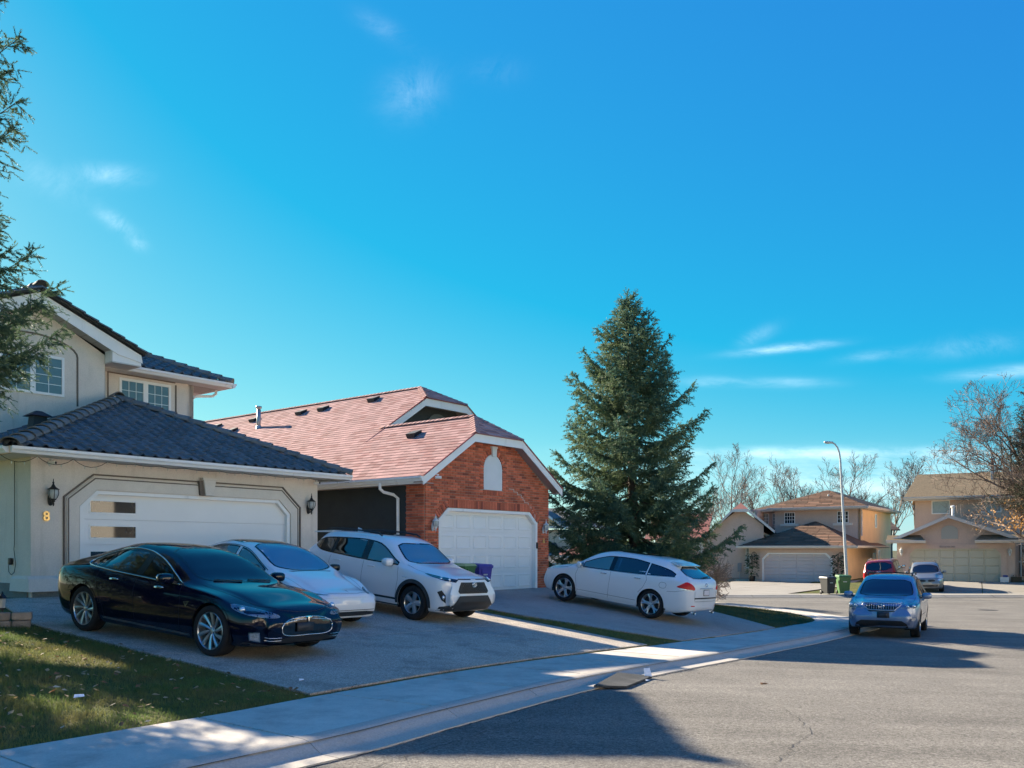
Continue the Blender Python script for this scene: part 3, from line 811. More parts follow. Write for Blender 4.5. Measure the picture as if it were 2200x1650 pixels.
# white door frame and sectional door
fin = [(8.70, .60), (8.70, 2.47), (9.0, 2.77), (13.59, 2.77), (13.89, 2.47), (13.89, .60)]
recalc(H8.b(openband(MB(), fin, OP, FR(18.2), -.012, .2), 'door_frame', M_white))
rec = [(8.73, .60), (8.73, 2.46), (9.02, 2.74), (13.57, 2.74), (13.86, 2.46), (13.86, .60)]
GD = H8.b(MB().box(8.6, 13.98, 18.37, 18.41, .6, 2.86), 'garage_door', M_door8)
for k in range(4):
    z0, z1 = .62 + .54 * k, .62 + .54 * (k + 1) - .006
    hol = [[(8.86, z0 + .12), (9.92, z0 + .12), (9.92, z0 + .42), (8.86, z0 + .42)]]
    o = recalc(H8.b(holed(MB(), [(8.68, z0), (13.91, z0), (13.91, z1), (8.68, z1)], hol, FR(18.30), .06), 'panel', M_door8, GD))
    fo = hol[0]; fi = [(8.89, z0 + .15), (9.89, z0 + .15), (9.89, z0 + .39), (8.89, z0 + .39)]
    recalc(H8.b(openband(MB(), fi + [fi[0]], fo + [fo[0]], FR(18.30), -.012, .01), 'window_frame', M_door8, GD))
    recalc(H8.b(MB().prism([(a, 18.312, b) for a, b in fi], (0, .012, 0)), 'window_pane', M_win, GD))
# eaves
ET0, ET1, EN = 7.05, 15.55, 17.68
mb = MB(); mb.box(ET0 + .12, ET1 - .1, EN + .03, 18.198, EV - .13, EV - .11); mb.box(ET0 + .12, 7.648, 18.2, 24, EV - .131, EV - .111); mb.box(14.882, ET1 - .1, 18.2, 24, EV - .131, EV - .111); H8.b(mb, 'soffit', M_soffit)
gutter(H8, (ET0, EN, EV - .13), (ET1, EN, EV - .13), (0, -1, 0)); gutter(H8, (ET0 + .0, EN + .02, EV - .131), (ET0 + .0, 24, EV - .131), (-1, 0, 0)); gutter(H8, (ET1, EN + .02, EV - .131), (ET1, 24, EV - .131), (1, 0, 0))
# garage hip roof
RF = H8.b(MB().add([(ET0, EN - .02, EV), (ET1, EN - .02, EV), (11.3, 21.75, EV + 1.87), (11.3, 25, EV + 1.87), (ET0, 25, EV), (ET1, 25, EV)],
      [(0, 1, 2), (0, 2, 3, 4), (1, 5, 3, 2)]), 'garage_roof', M_under)
sl = Vector((0, 4.09, 1.87)).normalized(); hb = Vector((0, 4.09, 1.87)).length
lay(H8, RF, 'roof_tile', (ET0, EN - .04, EV + .01), (1, 0, 0), sl, [(0, -.03), (8.5, -.03), (4.25, hb)], .285, .36, tile_mesh(.285, .36), M_tile, limit=300, jitter=.003)
sl2 = Vector((4.25, 0, 1.87)).normalized(); hb2 = Vector((4.25, 0, 1.87)).length
lay(H8, RF, 'roof_tile', (ET0 - .02, 25, EV + .01), (0, -1, 0), sl2, [(0, -.03), (7.34, -.03), (3.25, hb2), (0, hb2)], .285, .36, tile_mesh(.285, .36), M_tile, limit=0, jitter=.003)
caps(H8, RF, (ET0 - .02, EN - .04, EV + .05), (11.3, 21.75, EV + 1.93), M_tilecap, r=.20, ln=.36, up=-.045)
caps(H8, RF, (ET1 + .02, EN - .04, EV + .05), (11.3, 21.75, EV + 1.93), M_tilecap, r=.20, ln=.36, up=-.045)
caps(H8, RF, (11.3, 21.7, EV + 1.93), (11.3, 22.0, EV + 1.93), M_tilecap, r=.16, ln=.3)
mb = MB(); mb.hexa([(8.62, 20.4, 4.15), (8.98, 20.4, 4.15), (8.98, 20.75, 4.15), (8.62, 20.75, 4.15), (8.66, 20.44, 4.62), (8.94, 20.44, 4.62), (8.94, 20.71, 4.62), (8.66, 20.71, 4.62)])
mb.hexa([(8.56, 20.34, 4.62), (9.04, 20.34, 4.62), (9.04, 20.81, 4.62), (8.56, 20.81, 4.62), (8.74, 20.5, 4.74), (8.86, 20.5, 4.74), (8.86, 20.65, 4.74), (8.74, 20.65, 4.74)]); H8.b(mb, 'roof_vent', M_vent)
# upper storey
UE = 6.52
gs = .42
H8.wall([(7.5, 3.6), (11.06, 3.6), (11.06, UE + .1), (9.28, UE + .1 + 1.78 * gs + .2), (7.5, UE + .1)], [], FR(22.0), .2, M_stucco, 'upper_wall')
H8.wall([(11.06, 3.6), (14.08, 3.6), (14.08, UE), (11.06, UE)], [], FR(22.8), .2, M_stucco, 'upper_wall')
H8.wall([(22.8, 3.6), (31, 3.6), (31, UE), (22.8, UE)], [], SD(13.88), .2, M_stucco, 'upper_wall')
H8.wall([(22.0, 3.6), (31, 3.6), (31, UE), (22.0, UE)], [], SD(7.5), .2, M_stucco, 'upper_wall')
window(H8, FR(22.0), 8.55, 10.03, 5.38, 6.36, 2, 2, 4, .06)
window(H8, FR(22.8), 11.85, 13.36, 5.10, 6.27, 2, 3, 4, .07)
# raised arch line round the gable window
arc = [(10.36, 5.2), (10.36, 6.42)] + [(9.28 + 1.08 * math.cos(a), 6.42 + .42 * math.sin(a)) for a in np.linspace(.18, math.pi - .18, 13)] + [(8.2, 6.42), (8.2, 5.2)]
a_, b_ = thick(arc, -.02, .02); recalc(H8.b(openband(MB(), a_, b_, FR(22.0), -.018, .004), 'arch_line', M_groove))
for q0, q1 in ((11.43, 11.46), (11.53, 11.56)): H8.b(MB().box(q0, q1, 22.78, 22.801, 4.6, 6.38), 'trim_line', M_groove)
H8.b(MB().box(13.5, 13.54, 22.78, 22.801, 4.9, 6.3), 'trim_line', M_groove); H8.b(MB().box(11.56, 13.5, 22.78, 22.801, 6.35, 6.38), 'trim_line', M_groove)
# gable with fascia, soffit and tiles
GA = (9.28, UE + .18 + 2.5 * gs)               # apex t, z of the board top
def gl(t): return GA[1] - abs(t - GA[0]) * gs
mb = MB()
mb.prism([(9.28, 21.58, gl(9.28)), (11.82, 21.58, gl(11.82)), (11.86, 21.58, gl(11.82) - .2), (11.2, 21.58, gl(11.2) - .34), (9.28, 21.58, gl(9.28) - .27)], (0, .03, 0))
mb.prism([(9.28, 21.58, gl(9.28)), (6.74, 21.58, gl(6.74)), (6.70, 21.58, gl(6.74) - .2), (7.3, 21.58, gl(7.3) - .34), (9.28, 21.58, gl(9.28) - .27)], (0, .03, 0)); recalc(H8.b(mb, 'fascia', M_white))
mb = MB()
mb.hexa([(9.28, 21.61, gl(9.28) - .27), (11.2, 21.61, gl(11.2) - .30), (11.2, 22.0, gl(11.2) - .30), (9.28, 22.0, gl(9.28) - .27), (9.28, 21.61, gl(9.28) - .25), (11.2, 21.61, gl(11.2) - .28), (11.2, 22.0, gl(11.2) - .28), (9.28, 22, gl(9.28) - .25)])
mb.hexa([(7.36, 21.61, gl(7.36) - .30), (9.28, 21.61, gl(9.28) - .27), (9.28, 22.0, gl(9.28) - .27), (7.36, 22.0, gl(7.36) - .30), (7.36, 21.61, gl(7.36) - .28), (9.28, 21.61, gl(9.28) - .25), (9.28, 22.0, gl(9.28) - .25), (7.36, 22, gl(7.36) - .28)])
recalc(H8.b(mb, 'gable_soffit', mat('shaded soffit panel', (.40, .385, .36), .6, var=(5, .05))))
for k in range(6):   # panel seams of the sloped soffit
    tt = 9.6 + k * .28; H8.b(MB().box(tt, tt + .008, 21.62, 21.99, gl(tt) - .285 - .003 * k, gl(tt) - .27 - .003 * k), 'soffit_seam', M_groove)
mb = MB(); mb.hexa([(11.06, 21.61, UE - .13), (11.84, 21.61, UE - .13), (11.84, 23.2, UE - .13), (11.06, 23.2, UE - .13), (11.06, 21.61, UE - .1), (11.84, 21.61, UE - .1), (11.84, 23.2, UE - .1), (11.06, 23.2, UE - .1)])
H8.b(mb, 'eave_return', M_soffit)
recalc(H8.b(MB().prism([(11.065, 21.612, UE - .099), (11.83, 21.612, UE - .099), (11.83, 21.612, gl(11.83) - .03), (11.065, 21.612, gl(11.065) - .27)], (0, .385, 0)), 'eave_box', M_white))
UR = H8.b(MB().add([(6.7, 21.5, gl(6.7) + .02), (9.28, 21.5, GA[1] + .02), (11.9, 21.5, gl(11.9) + .02), (6.7, 26, gl(6.7) + .02), (9.28, 26, GA[1] + .02), (11.9, 26, gl(11.9) + .02)], [(0, 1, 4, 3), (1, 2, 5, 4)]), 'gable_roof', M_under)
lay(H8, UR, 'roof_tile', (11.92, 21.5, gl(11.92) + .03), (0, 1, 0), Vector((-1, 0, gs)), [(0, 0), (4.4, 0), (4.4, 2.86), (0, 2.86)], .285, .36, tile_mesh(.285, .36), M_tile, limit=40)
lay(H8, UR, 'roof_tile', (6.66, 25.9, gl(6.66) + .03), (0, -1, 0), Vector((1, 0, gs)), [(0, 0), (4.4, 0), (4.4, 2.86), (0, 2.86)], .285, .36, tile_mesh(.285, .36), M_tile, limit=20)
caps(H8, UR, (11.96, 21.52, gl(11.96) + .04), (9.28, 21.52, GA[1] + .06), M_tile, r=.10, ln=.36, name='rake_tile')
caps(H8, UR, (6.6, 21.52, gl(6.6) + .04), (9.28, 21.52, GA[1] + .06), M_tile, r=.10, ln=.36, name='rake_tile')
caps(H8, UR, (9.28, 21.42, GA[1] + .10), (9.28, 25.5, GA[1] + .10), M_tilecap, r=.16, ln=.36)
# hip roof over the right part
E1, EN2 = 15.03, 22.35
HR = H8.b(MB().add([(10.5, EN2, UE), (E1, EN2, UE), (E1, 32, UE), (E1 - 4, EN2 + 4, UE + 1.68), (10.5, EN2 + 4, UE + 1.68), (E1 - 4, 32, UE + 1.68)], [(0, 1, 3, 4), (1, 2, 5, 3)]), 'hip_roof', M_under)
s3 = Vector((0, 4, 1.68)).normalized(); h3 = Vector((0, 4, 1.68)).length
lay(H8, HR, 'roof_tile', (10.5, EN2 - .03, UE + .01), (1, 0, 0), s3, [(1.35, -.02), (4.55, -.02), (.53, h3), (.4, h3)], .285, .36, tile_mesh(.285, .36), M_tile, limit=200, jitter=.003)
caps(H8, HR, (E1 + .03, EN2 - .03, UE + .05), (E1 - 4, EN2 + 4, UE + 1.74), M_tilecap, r=.19, ln=.36, up=-.045)
gutter(H8, (11.85, EN2, UE - .13), (E1, EN2, UE - .13), (0, -1, 0)); gutter(H8, (E1, EN2 - .12, UE - .131), (E1, 31, UE - .131), (1, 0, 0))
mb = MB(); mb.box(11.2, E1 - .01, EN2 + .01, 22.798, UE - .14, UE - .12); mb.box(14.082, E1 - .01, 22.8, 31, UE - .14, UE - .12); H8.b(mb, 'soffit', M_soffit)
for k in range(9): H8.b(MB().box(14.1, E1 - .02, 22.85 + k * .12, 22.858 + k * .12, UE - .148, UE - .14), 'soffit_seam', M_groove)
mb = MB(); mb.tube([(14.92, 22.95, UE - .12), (14.92, 22.95, UE - .25), (14.8, 22.95, UE - .34), (14.25, 22.95, UE - .42), (14.13, 22.95, UE - .52), (14.13, 22.95, 3.8)], .04, 6); H8.b(mb, 'downspout', M_white)
# wall fittings on the garage
def carriage_lamp(loc, rz, body, label, s=1.0):
    r = thing('wall_lantern', label, 'wall lamp', loc, rz)
    # local: wall in +y, lamp hangs towards -y
    mb = MB(); mb.sup((0, -.02, -.10), (.055, .02, .13), .8); mb.tube([(0, -.03, -.16), (0, -.09, -.19), (0, -.14, -.15), (0, -.15, -.11)], .014, 7); mb.build('back_plate', body, r, smooth=True)
    mb = MB(); mb.lathe([(0, .30), (.006, .30), (.010, .24), (.022, .225), (.014, .20), (.03, .17), (.045, .14), (.10, .10), (.115, .085), (.10, .083), (0, .083)], 12, (0, -.15, 0)); mb.build('cap', body, r, smooth=True)
    mb = MB(); mb.lathe([(.085, .085), (.098, .03), (.092, -.02), (.07, -.07), (.045, -.10)], 12, (0, -.15, 0)); mb.build('lamp_glass', M_lampglass, r, smooth=True)
    mb = MB()
    for k in range(6):
        a = k * math.pi / 3 + .3; mb.tube([(x * math.cos(a), -.15 + x * math.sin(a), z) for x, z in ((.09, .085), (.102, .03), (.096, -.02), (.074, -.07), (.048, -.10))], .006, 5)
    mb.lathe([(.0, -.095), (.055, -.095), (.055, -.115), (.03, -.13), (.035, -.15), (.012, -.17), (.022, -.20), (.01, -.235), (0, -.25)], 10, (0, -.15, 0)); mb.build('cage', body, r, smooth=True)
    r.scale = (s, s, s); return r
carriage_lamp(H8.world(8.02, 18.2, 2.72), RZ_HOUSE, M_black, 'black carriage lantern on the stucco wall above the number 8', 1.02)
carriage_lamp(H8.world(14.56, 18.2, 2.76), RZ_HOUSE, M_black, 'black carriage lantern at the right end of the number 8 garage', 1.02)
def number(s_, loc, rz, size, label, m_):
    me = text_mesh(s_, size, .012); me.materials.append(m_)
    o = link('house_number', me, None, loc, (math.pi / 2, 0, rz)); tag(o, label, 'house number'); return o
number('8', H8.world(7.94, 18.175, 2.18), RZ_HOUSE, .27, 'gold number 8 on the beige stucco wall', M_gold)
def security_cam(loc, rz, label, m_=None):
    r = thing('security_camera', label, 'security camera', loc, rz)
    mb = MB(); mb.lathe([(0, 0), (.04, 0), (.04, -.02), (.015, -.03), (.012, -.06), (0, -.06)], 10); mb.build('mount', m_ or M_white, r, smooth=True)
    mb = MB(); mb.lathe([(0, -.10), (.034, -.10), (.038, -.08), (.038, .05), (.03, .07), (0, .07)], 12, (0, 0, -.085), 'y'); mb.build('camera_body', m_ or M_white, r, smooth=True)
    mb = MB(); mb.lathe([(0, -.108), (.026, -.106), (.030, -.102)], 10, (0, 0, -.085), 'y'); mb.build('lens', M_black, r)
    return r
security_cam(H8.world(7.98, 18.05, 3.43), RZ_HOUSE + .5, 'small white security camera under the soffit above the left lantern')
security_cam(H8.world(14.72, 18.05, 3.43), RZ_HOUSE + .3, 'small white security camera under the soffit at the garage right corner')
# string of lights under the gutter
r = thing('string_lights', 'thin dark string of tiny lights sagging under the garage gutter', 'string lights', H8.world(11.3, 17.8, 3.4), RZ_HOUSE)
pts = []; bl = []
tt = 6.9
rr = random.Random(5)
while tt < 15.5:
    span = rr.uniform(.5, .9) if tt > 8.3 else .7
    sag = .03 if tt > 8.3 else .14
    for k in range(6):
        f_ = k / 6; pts.append((tt + span * f_ - 11.3, rr.uniform(-.01, .01), .03 - sag * 4 * f_ * (1 - f_)))
        if k % 2 == 0: bl.append(pts[-1])
    tt += span
MB().tube(pts, .006, 5).build('wire', M_wire, r)
mb = MB()
for p in bl: mb.lathe([(0, -.06), (.010, -.045), (.010, -.02), (.004, 0)], 6, p)
mb.build('bulbs', M_shadegreen, r)['kind'] = 'stuff'
# outlet with hanging cord on the garage side wall
r = thing('outlet_box', 'black outlet box with looped cord on the shaded garage side wall', 'outlet', H8.world(7.64, 19.0, 1.35), RZ_HOUSE)
MB().sup((-.03, .05, .0), (.035, .05, .07), .3).build('box', M_black, r, smooth=True)
MB().tube([(-.02, -.12, 2.05), (-.02, -.12, .35), (-.03, -.13, .3), (-.03, -.12, .25), (-.03, -.2, -.05), (-.03, -.14, -.22), (-.03, 0, -.28), (-.03, .12, -.22), (-.03, .14, -.1), (-.03, .06, -.02)], .007, 5).build('cord', M_wire, r, smooth=True)
# ================================================================== house number 6: brick garage front, red roof
H6 = House('brick_house', 'brick fronted house with pinkish red shingle roof and white panelled garage door', 19.85, 16.3, .35)
SLP = .6412
def rz6(t): return 3.58 + (3.22 - abs(t - 19.81)) * SLP       # roof plane over the garage gable
CL = 4.903                                                     # height of the clipped gable
# brick face wall: mortar bed with real bricks on it
D6 = [(17.52, .33), (17.52, 2.44), (17.90, 2.76), (21.72, 2.76), (22.12, 2.42), (22.12, .33)]
gw = [(17.0, .30), (17.0, rz6(17.0) - .16), (18.72, CL - .1), (20.93, CL - .1), (22.75, rz6(22.75) - .16), (22.75, .30)]
recalc(H6.b(MB().prism([(a, 16.3, b) for a, b in gw + D6[::-1]], (0, .2, 0)), 'brick_wall_bed', M_mortar))
FW = bpy.data.objects.new('brick_front', None); COL.objects.link(FW); FW.parent = H6.root
def inpoly(p, poly):
    c = False; n = len(poly); j = n - 1
    for i in range(n):
        (xi, yi), (xj, yj) = poly[i], poly[j]
        if (yi > p[1]) != (yj > p[1]) and p[0] < (xj - xi) * (p[1] - yi) / (yj - yi) + xi: c = not c
        j = i
    return c
sold = [(17.32, .2), (17.32, 2.52), (17.80, 3.02), (21.82, 3.02), (22.32, 2.50), (22.2, .2)]
arch_c = (19.90, 3.98); AR = .43
archhole = [(19.47, 3.36), (20.33, 3.36)] + [(arch_c[0] + AR * math.cos(a), arch_c[1] + AR * math.sin(a)) for a in np.linspace(0, math.pi, 13)]
archex = ring2(archhole, .19)
bw, bh, gap = .222, .0765, .010
def brick_box(w, h, d=.035): 
    m = MB(); e = .003
    m.hexa([(0, .0, 0), (w, .0, 0), (w, 0, h), (0, 0, h), (e, -d, e), (w - e, -d, e), (w - e, -d, h - e), (e, -d, h - e)]); return m
cells = []
row = 0; z = .36
while z < 4.85:
    sh = bw / 2 * (row % 2)
    x = 17.0 - sh
    while x < 22.75:
        x0, x1 = max(x, 17.003), min(x + bw - gap, 22.747)
        if x1 - x0 > .03:
            cs = [(x0 + .01, z + .01), (x1 - .01, z + .01), (x0 + .01, z + bh - gap), (x1 - .01, z + bh - gap)]
            if all(inpoly(c, gw) for c in cs):
                din = [inpoly(c, D6) for c in cs]; ain = [inpoly(c, archhole) for c in cs]
                if not any(ain):
                    if not any(din): cells.append((x0, z, x1 - x0, bh - gap, 0))
                    elif z + bh < 2.5:      # trim against the jambs
                        if x0 < 17.52: x1 = min(x1, 17.515)
                        elif x1 > 22.12: x0 = max(x0, 22.125)
                        if (x1 <= 17.52 or x0 >= 22.12) and x1 - x0 > .03: cells.append((x0, z, x1 - x0, bh - gap, 0))
        x += bw
    z += bh; row += 1
def put_bricks(H, parent, cells, n, limit, m_, axis='front', name='brick'):
    cells = sorted(cells, key=lambda c: (H.world(c[0], n, c[1]) - Vector((0, 0, CAMZ))).length if axis == 'front' else (H.world(n, c[0], c[1]) - Vector((0, 0, CAMZ))).length)
    cache = {}; rest = MB(); rr = random.Random(3)
    for k, (x, z, w, h, rot) in enumerate(cells):
        dd = rr.uniform(-.003, .003)
        loc = Vector((x, n - .002 + dd, z)) if axis == 'front' else Vector((n + .002, x + w, z))
        if axis == 'front': R = Matrix.Rotation(rot, 4, 'Y')
        else: R = Matrix.Rotation(-math.pi / 2, 4, 'Z')
        if k < limit:
            key = (round(w, 3), round(h, 3))
            if key not in cache: cache[key] = brick_box(w, h).mesh(name, m_)
            o = link(name, cache[key], parent); Mx = Matrix.Translation(loc - Vector(H.off)) @ R; o.matrix_basis = Mx
        else:
            b = brick_box(w, h); rest.add([tuple(loc + (R @ Vector(v))) for v in b.v], b.f)
    if rest.f: o = rest.build('brick_field', m_, parent, H.off); o['kind'] = 'stuff'
# soldier course over the door, raking at the chamfers
sc_ = []
x = 17.93
while x < 21.70: sc_.append((x, 2.775, .064, .225, 0)); x += .0745
for k in range(6):
    f_ = k / 6; bx_, bz_ = 17.54 + .39 * f_, 2.47 + .33 * f_
    sc_.append((bx_ - .02, bz_, .064, .215, -.72))
for k in range(6):
    f_ = k / 6; bx_, bz_ = 21.72 + .41 * f_, 2.785 - .34 * f_
    sc_.append((bx_ + .0, bz_, .064, .215, .70))
# rowlock sill, jamb lines and arch ring of the blank window
x = 19.47
while x < 20.30: sc_.append((x, 3.21, .064, .14, 0)); x += .0745
for k in range(17):
    a = math.pi * (k + .5) / 17 
    if abs(a - math.pi / 2) < .12: continue
    r0 = AR + .02; cx_, cz_ = arch_c[0] + r0 * math.cos(a), arch_c[1] + r0 * math.sin(a)
    rot = math.pi / 2 - a; tx, tz = math.sin(a), -math.cos(a)
    sc_.append((cx_ - tx * .032, cz_ - tz * .032, .064, .16, rot))
zz = 3.37
while zz < 3.95:
    sc_.append((19.47 - .18, zz, .16, .066, 0)); sc_.append((20.35, zz, .16, .066, 0)); zz += .0765
put_bricks(H6, FW, sc_, 16.286, 400, M_brick, name='soldier_brick')
put_bricks(H6, FW, cells, 16.3, 300, M_brick)
# brick return on the side, then dark stucco
cs2 = []; z = .36; row = 0
while z < 3.6:
    sh = bw / 2 * (row % 2); x = 16.31 - sh
    while x < 17.0:
        x0, x1 = max(x, 16.31), min(x + bw - gap, 16.99)
        if x1 - x0 > .03: cs2.append((x0, z, x1 - x0, bh - gap, 0))
        x += bw
    z += bh; row += 1
H6.wall([(16.51, .3), (17.0, .3), (17.0, 3.66), (16.51, 3.66)], [], SD(17.0), .2, M_mortar, 'brick_return_bed')
put_bricks(H6, FW, cs2, 17.0, 400, M_brick, axis='side', name='return_brick')
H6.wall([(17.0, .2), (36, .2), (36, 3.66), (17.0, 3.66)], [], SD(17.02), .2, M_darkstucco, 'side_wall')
H6.b(MB().box(17.0, 17.3, 17.0, 36, .1, .45), 'foundation', M_found)
# blank arched panel and keystone
recalc(H6.b(MB().prism([(a, 16.262, b) for a, b in archhole], (0, .045, 0)), 'arched_panel', M_tarwhite))
mb = MB(); mb.hexa([(19.82, 16.20, 4.36), (19.99, 16.20, 4.36), (19.99, 16.3, 4.36), (19.82, 16.3, 4.36), (19.795, 16.20, 4.60), (20.015, 16.20, 4.60), (20.015, 16.3, 4.60), (19.795, 16.3, 4.60)]); mb.box(19.78, 20.03, 16.19, 16.3, 4.601, 4.66); H6.b(mb, 'keystone', M_tarwhite)
# stepped crack repaired with pale mortar
cr = [(20.66, 3.44), (20.90, 3.44)]
x, z = 20.90, 3.44
rr = random.Random(2)
while z > 2.75:
    z -= .0765; cr.append((x, z)); x += .085 if rr.random() < .8 else .19
    if z > 2.75: cr.append((x, z))
mb = MB()
for (a, b), (c, d) in zip(cr[:-1], cr[1:]):
    mb.box(min(a, c) - .009, max(a, c) + .009, 16.255, 16.264, min(b, d) - .008, max(b, d) + .008)
mb.box(cr[-1][0] - .009, cr[-1][0] + .009, 16.245, 16.254, 2.50, cr[-1][1]); H6.b(mb, 'crack_repair', M_patch)
# garage door: white frame, four sections of raised panels
f_in = [(17.62, .33), (17.62, 2.41), (17.96, 2.68), (21.66, 2.68), (22.02, 2.38), (22.02, .33)]
recalc(H6.b(openband(MB(), f_in, D6, FR(16.3), -.045, .2), 'door_frame', M_white))
GD6 = H6.b(MB().box(17.5, 22.13, 16.47, 16.5, .33, 2.76), 'garage_door', M_door6)
for r_ in range(4):
    z0 = .35 + r_ * .585; z1 = z0 + .579
    H6.b(MB().box(17.58, 22.06, 16.41, 16.465, z0, z1), 'door_section', M_door6, GD6)
    for c in range(6):
        x0 = 17.70 + c * .722; x1 = x0 + .62
        mb = MB(); e = .05
        mb.add([(x0, 16.4095, z0 + .09), (x1, 16.4095, z0 + .09), (x1, 16.4095, z1 - .09), (x0, 16.4095, z1 - .09),
                (x0 + .012, 16.395, z0 + .102), (x1 - .012, 16.395, z0 + .102), (x1 - .012, 16.395, z1 - .102), (x0 + .012, 16.395, z1 - .102),
                (x0 + .03, 16.395, z0 + .12), (x1 - .03, 16.395, z0 + .12), (x1 - .03, 16.395, z1 - .12), (x0 + .03, 16.395, z1 - .12),
                (x0 + .055, 16.408, z0 + .145), (x1 - .055, 16.408, z0 + .145), (x1 - .055, 16.408, z1 - .145), (x0 + .055, 16.408, z1 - .145)],
               [(k, (k + 1) % 4, 4 + (k + 1) % 4, 4 + k) for k in range(4)] + [(4 + k, 4 + (k + 1) % 4, 8 + (k + 1) % 4, 8 + k) for k in range(4)] + [(8 + k, 8 + (k + 1) % 4, 12 + (k + 1) % 4, 12 + k) for k in range(4)] + [(12, 13, 14, 15)])
        H6.b(mb, 'panel', M_door6, GD6)
H6.b(MB().box(17.6, 22.04, 16.40, 16.47, .325, .348), 'rubber_seal', M_black, GD6)
mb = MB(); mb.sup((22.075, 16.23, 1.72), (.035, .02, .10), .3); H6.b(mb, 'keypad', M_black)
# roof planes
e0 = 16.59
R6 = H6.b(MB().add([(e0, 15.92, 3.55), (18.70, 15.92, CL), (20.92, 15.92, CL), (23.03, 15.92, 3.55), (19.81, 16.95, 5.615), (19.81, 21.2, 5.615), (e0, 21.2, 3.55), (23.03, 21.2, 3.55)],
      [(0, 1, 4, 5, 6), (1, 2, 4), (2, 3, 7, 5, 4)]), 'garage_roof', M_under)
pl = Vector((1, 0, SLP)).normalized(); k_ = Vector((1, 0, SLP)).length
def ab(t, n): return (n - 15.0, (t - e0) * k_)
SH = shingle_mesh(.33, .185)
lay(H6, R6, 'shingle', (e0, 15.0, 3.56), (0, 1, 0), pl, [ab(e0 - .03, 15.9), ab(18.70, 15.9), ab(19.81, 16.93), ab(19.81, 20.75), ab(e0 - .03, 20.75)], .33, .185, SH, M_shing, stagger=1.0, limit=230, seed=3)
hp = Vector((0, 1.03, 5.615 - CL)).normalized(); hh_ = Vector((0, 1.03, 5.615 - CL)).length
lay(H6, R6, 'shingle', (18.70, 15.9, CL + .01), (1, 0, 0), hp, [(-.02, -.02), (2.24, -.02), (1.11, hh_)], .33, .185, SH, M_shing, stagger=1.0, limit=70, seed=5)
MR = H6.b(MB().add([(e0, 20.7, 3.55), (21.68, 20.7, 6.812), (23.82, 20.7, 6.812), (28.9, 20.7, 3.6), (22.75, 22.0, 7.5), (22.75, 36.6, 7.5), (e0, 36.6, 3.55), (28.9, 36.6, 3.6)], [(0, 1, 4, 5, 6), (1, 2, 4), (2, 3, 7, 5, 4)]), 'main_roof', M_under)
pl2 = pl; k2_ = k_
def ab2(t, n): return (n - 15.0, (t - e0) * k2_)
lay(H6, MR, 'shingle', (e0, 15.0, 3.56), (0, 1, 0), pl2, [ab2(e0 - .03, 20.75), ab2(21.66, 20.68), ab2(22.75, 22.0), ab2(22.75, 36.6), ab2(e0 - .03, 36.6)], .33, .185, SH, M_shing, stagger=1.0, limit=0, seed=3)
hp2 = Vector((0, 1.3, .65)).normalized(); hh2 = Vector((0, 1.3, .65)).length
lay(H6, MR, 'shingle', (21.66, 20.68, 6.86), (1, 0, 0), hp2, [(-.02, -.02), (2.18, -.02), (1.09, hh2)], .33, .185, SH, M_shing, stagger=1.0, limit=0, seed=6)
def ridge_caps(p0, p1, par):
    p0, p1 = Vector(p0), Vector(p1); d = p1 - p0; n = int(d.length / .2); d.normalize(); s_ = d.cross(Vector((0, 0, 1))).normalized(); u_ = s_.cross(d)
    m = MB(); m.add([(-.13, 0, -.045), (0, 0, .03), (.13, 0, -.045), (-.13, .26, -.065), (0, .26, .01), (.13, .26, -.065), (-.13, 0, -.065), (0, 0, .012), (.13, 0, -.065)], [(0, 1, 4, 3), (1, 2, 5, 4), (6, 7, 1, 0), (7, 8, 2, 1)])
    me = m.mesh('ridge_shingle', M_shing)
    for i in range(n):
        o = link('ridge_shingle', me, par); Mx = Matrix((s_, d, u_)).transposed().to_4x4(); Mx.translation = p0 + d * (i * .2) + Vector((0, 0, .012)) - Vector(H6.off); o.matrix_basis = Mx
ridge_caps((19.81, 16.93, 5.645), (19.81, 21.0, 5.645), R6); ridge_caps((18.68, 15.9, CL + .02), (19.81, 16.95, 5.645), R6); ridge_caps((20.94, 15.9, CL + .02), (19.81, 16.95, 5.645), R6)
ridge_caps((22.75, 22.0, 7.53), (22.75, 36.4, 7.53), MR); ridge_caps((21.66, 20.68, 6.88), (22.75, 22.0, 7.53), MR); ridge_caps((23.84, 20.68, 6.88), (22.75, 22.0, 7.53), MR)
# rake fascia with red metal edge, soffits
def rake(line, n, m_h, name, par=None):
    mb = MB(); lo = [(a, b - m_h) for a, b in line]
    for i in range(len(line) - 1):
        q = [lo[i], lo[i + 1], line[i + 1], line[i]]; mb.prism([(a, n, b) for a, b in q], (0, .025, 0))
    return recalc(H6.b(mb, name, M_white))
ln = [(e0 - .02, 3.55), (18.70, CL), (20.92, CL), (23.05, 3.55)]
rake(ln, 15.93, .235, 'fascia')
mb = MB()
for i in range(3):
    q = [(ln[i][0], ln[i][1] - .005), (ln[i + 1][0], ln[i + 1][1] - .005), (ln[i + 1][0], ln[i + 1][1] + .035), (ln[i][0], ln[i][1] + .035)]; mb.prism([(a, 15.905, b) for a, b in q], (0, .024, 0))
recalc(H6.b(mb, 'red_edge', M_redtrim))
mb = MB()
for i in range(3):
    (a, b), (c, d) = ln[i], ln[i + 1]
    mb.hexa([(a, 15.955, b - .17), (c, 15.955, d - .17), (c, 16.3, d - .17), (a, 16.3, b - .17), (a, 15.955, b - .15), (c, 15.955, d - .15), (c, 16.3, d - .15), (a, 16.3, b - .15)])
mb.box(22.75, 23.02, 15.96, 21, 3.40, 3.42); mb.box(e0 + .02, 17.0, 15.96, 36, 3.37, 3.39)
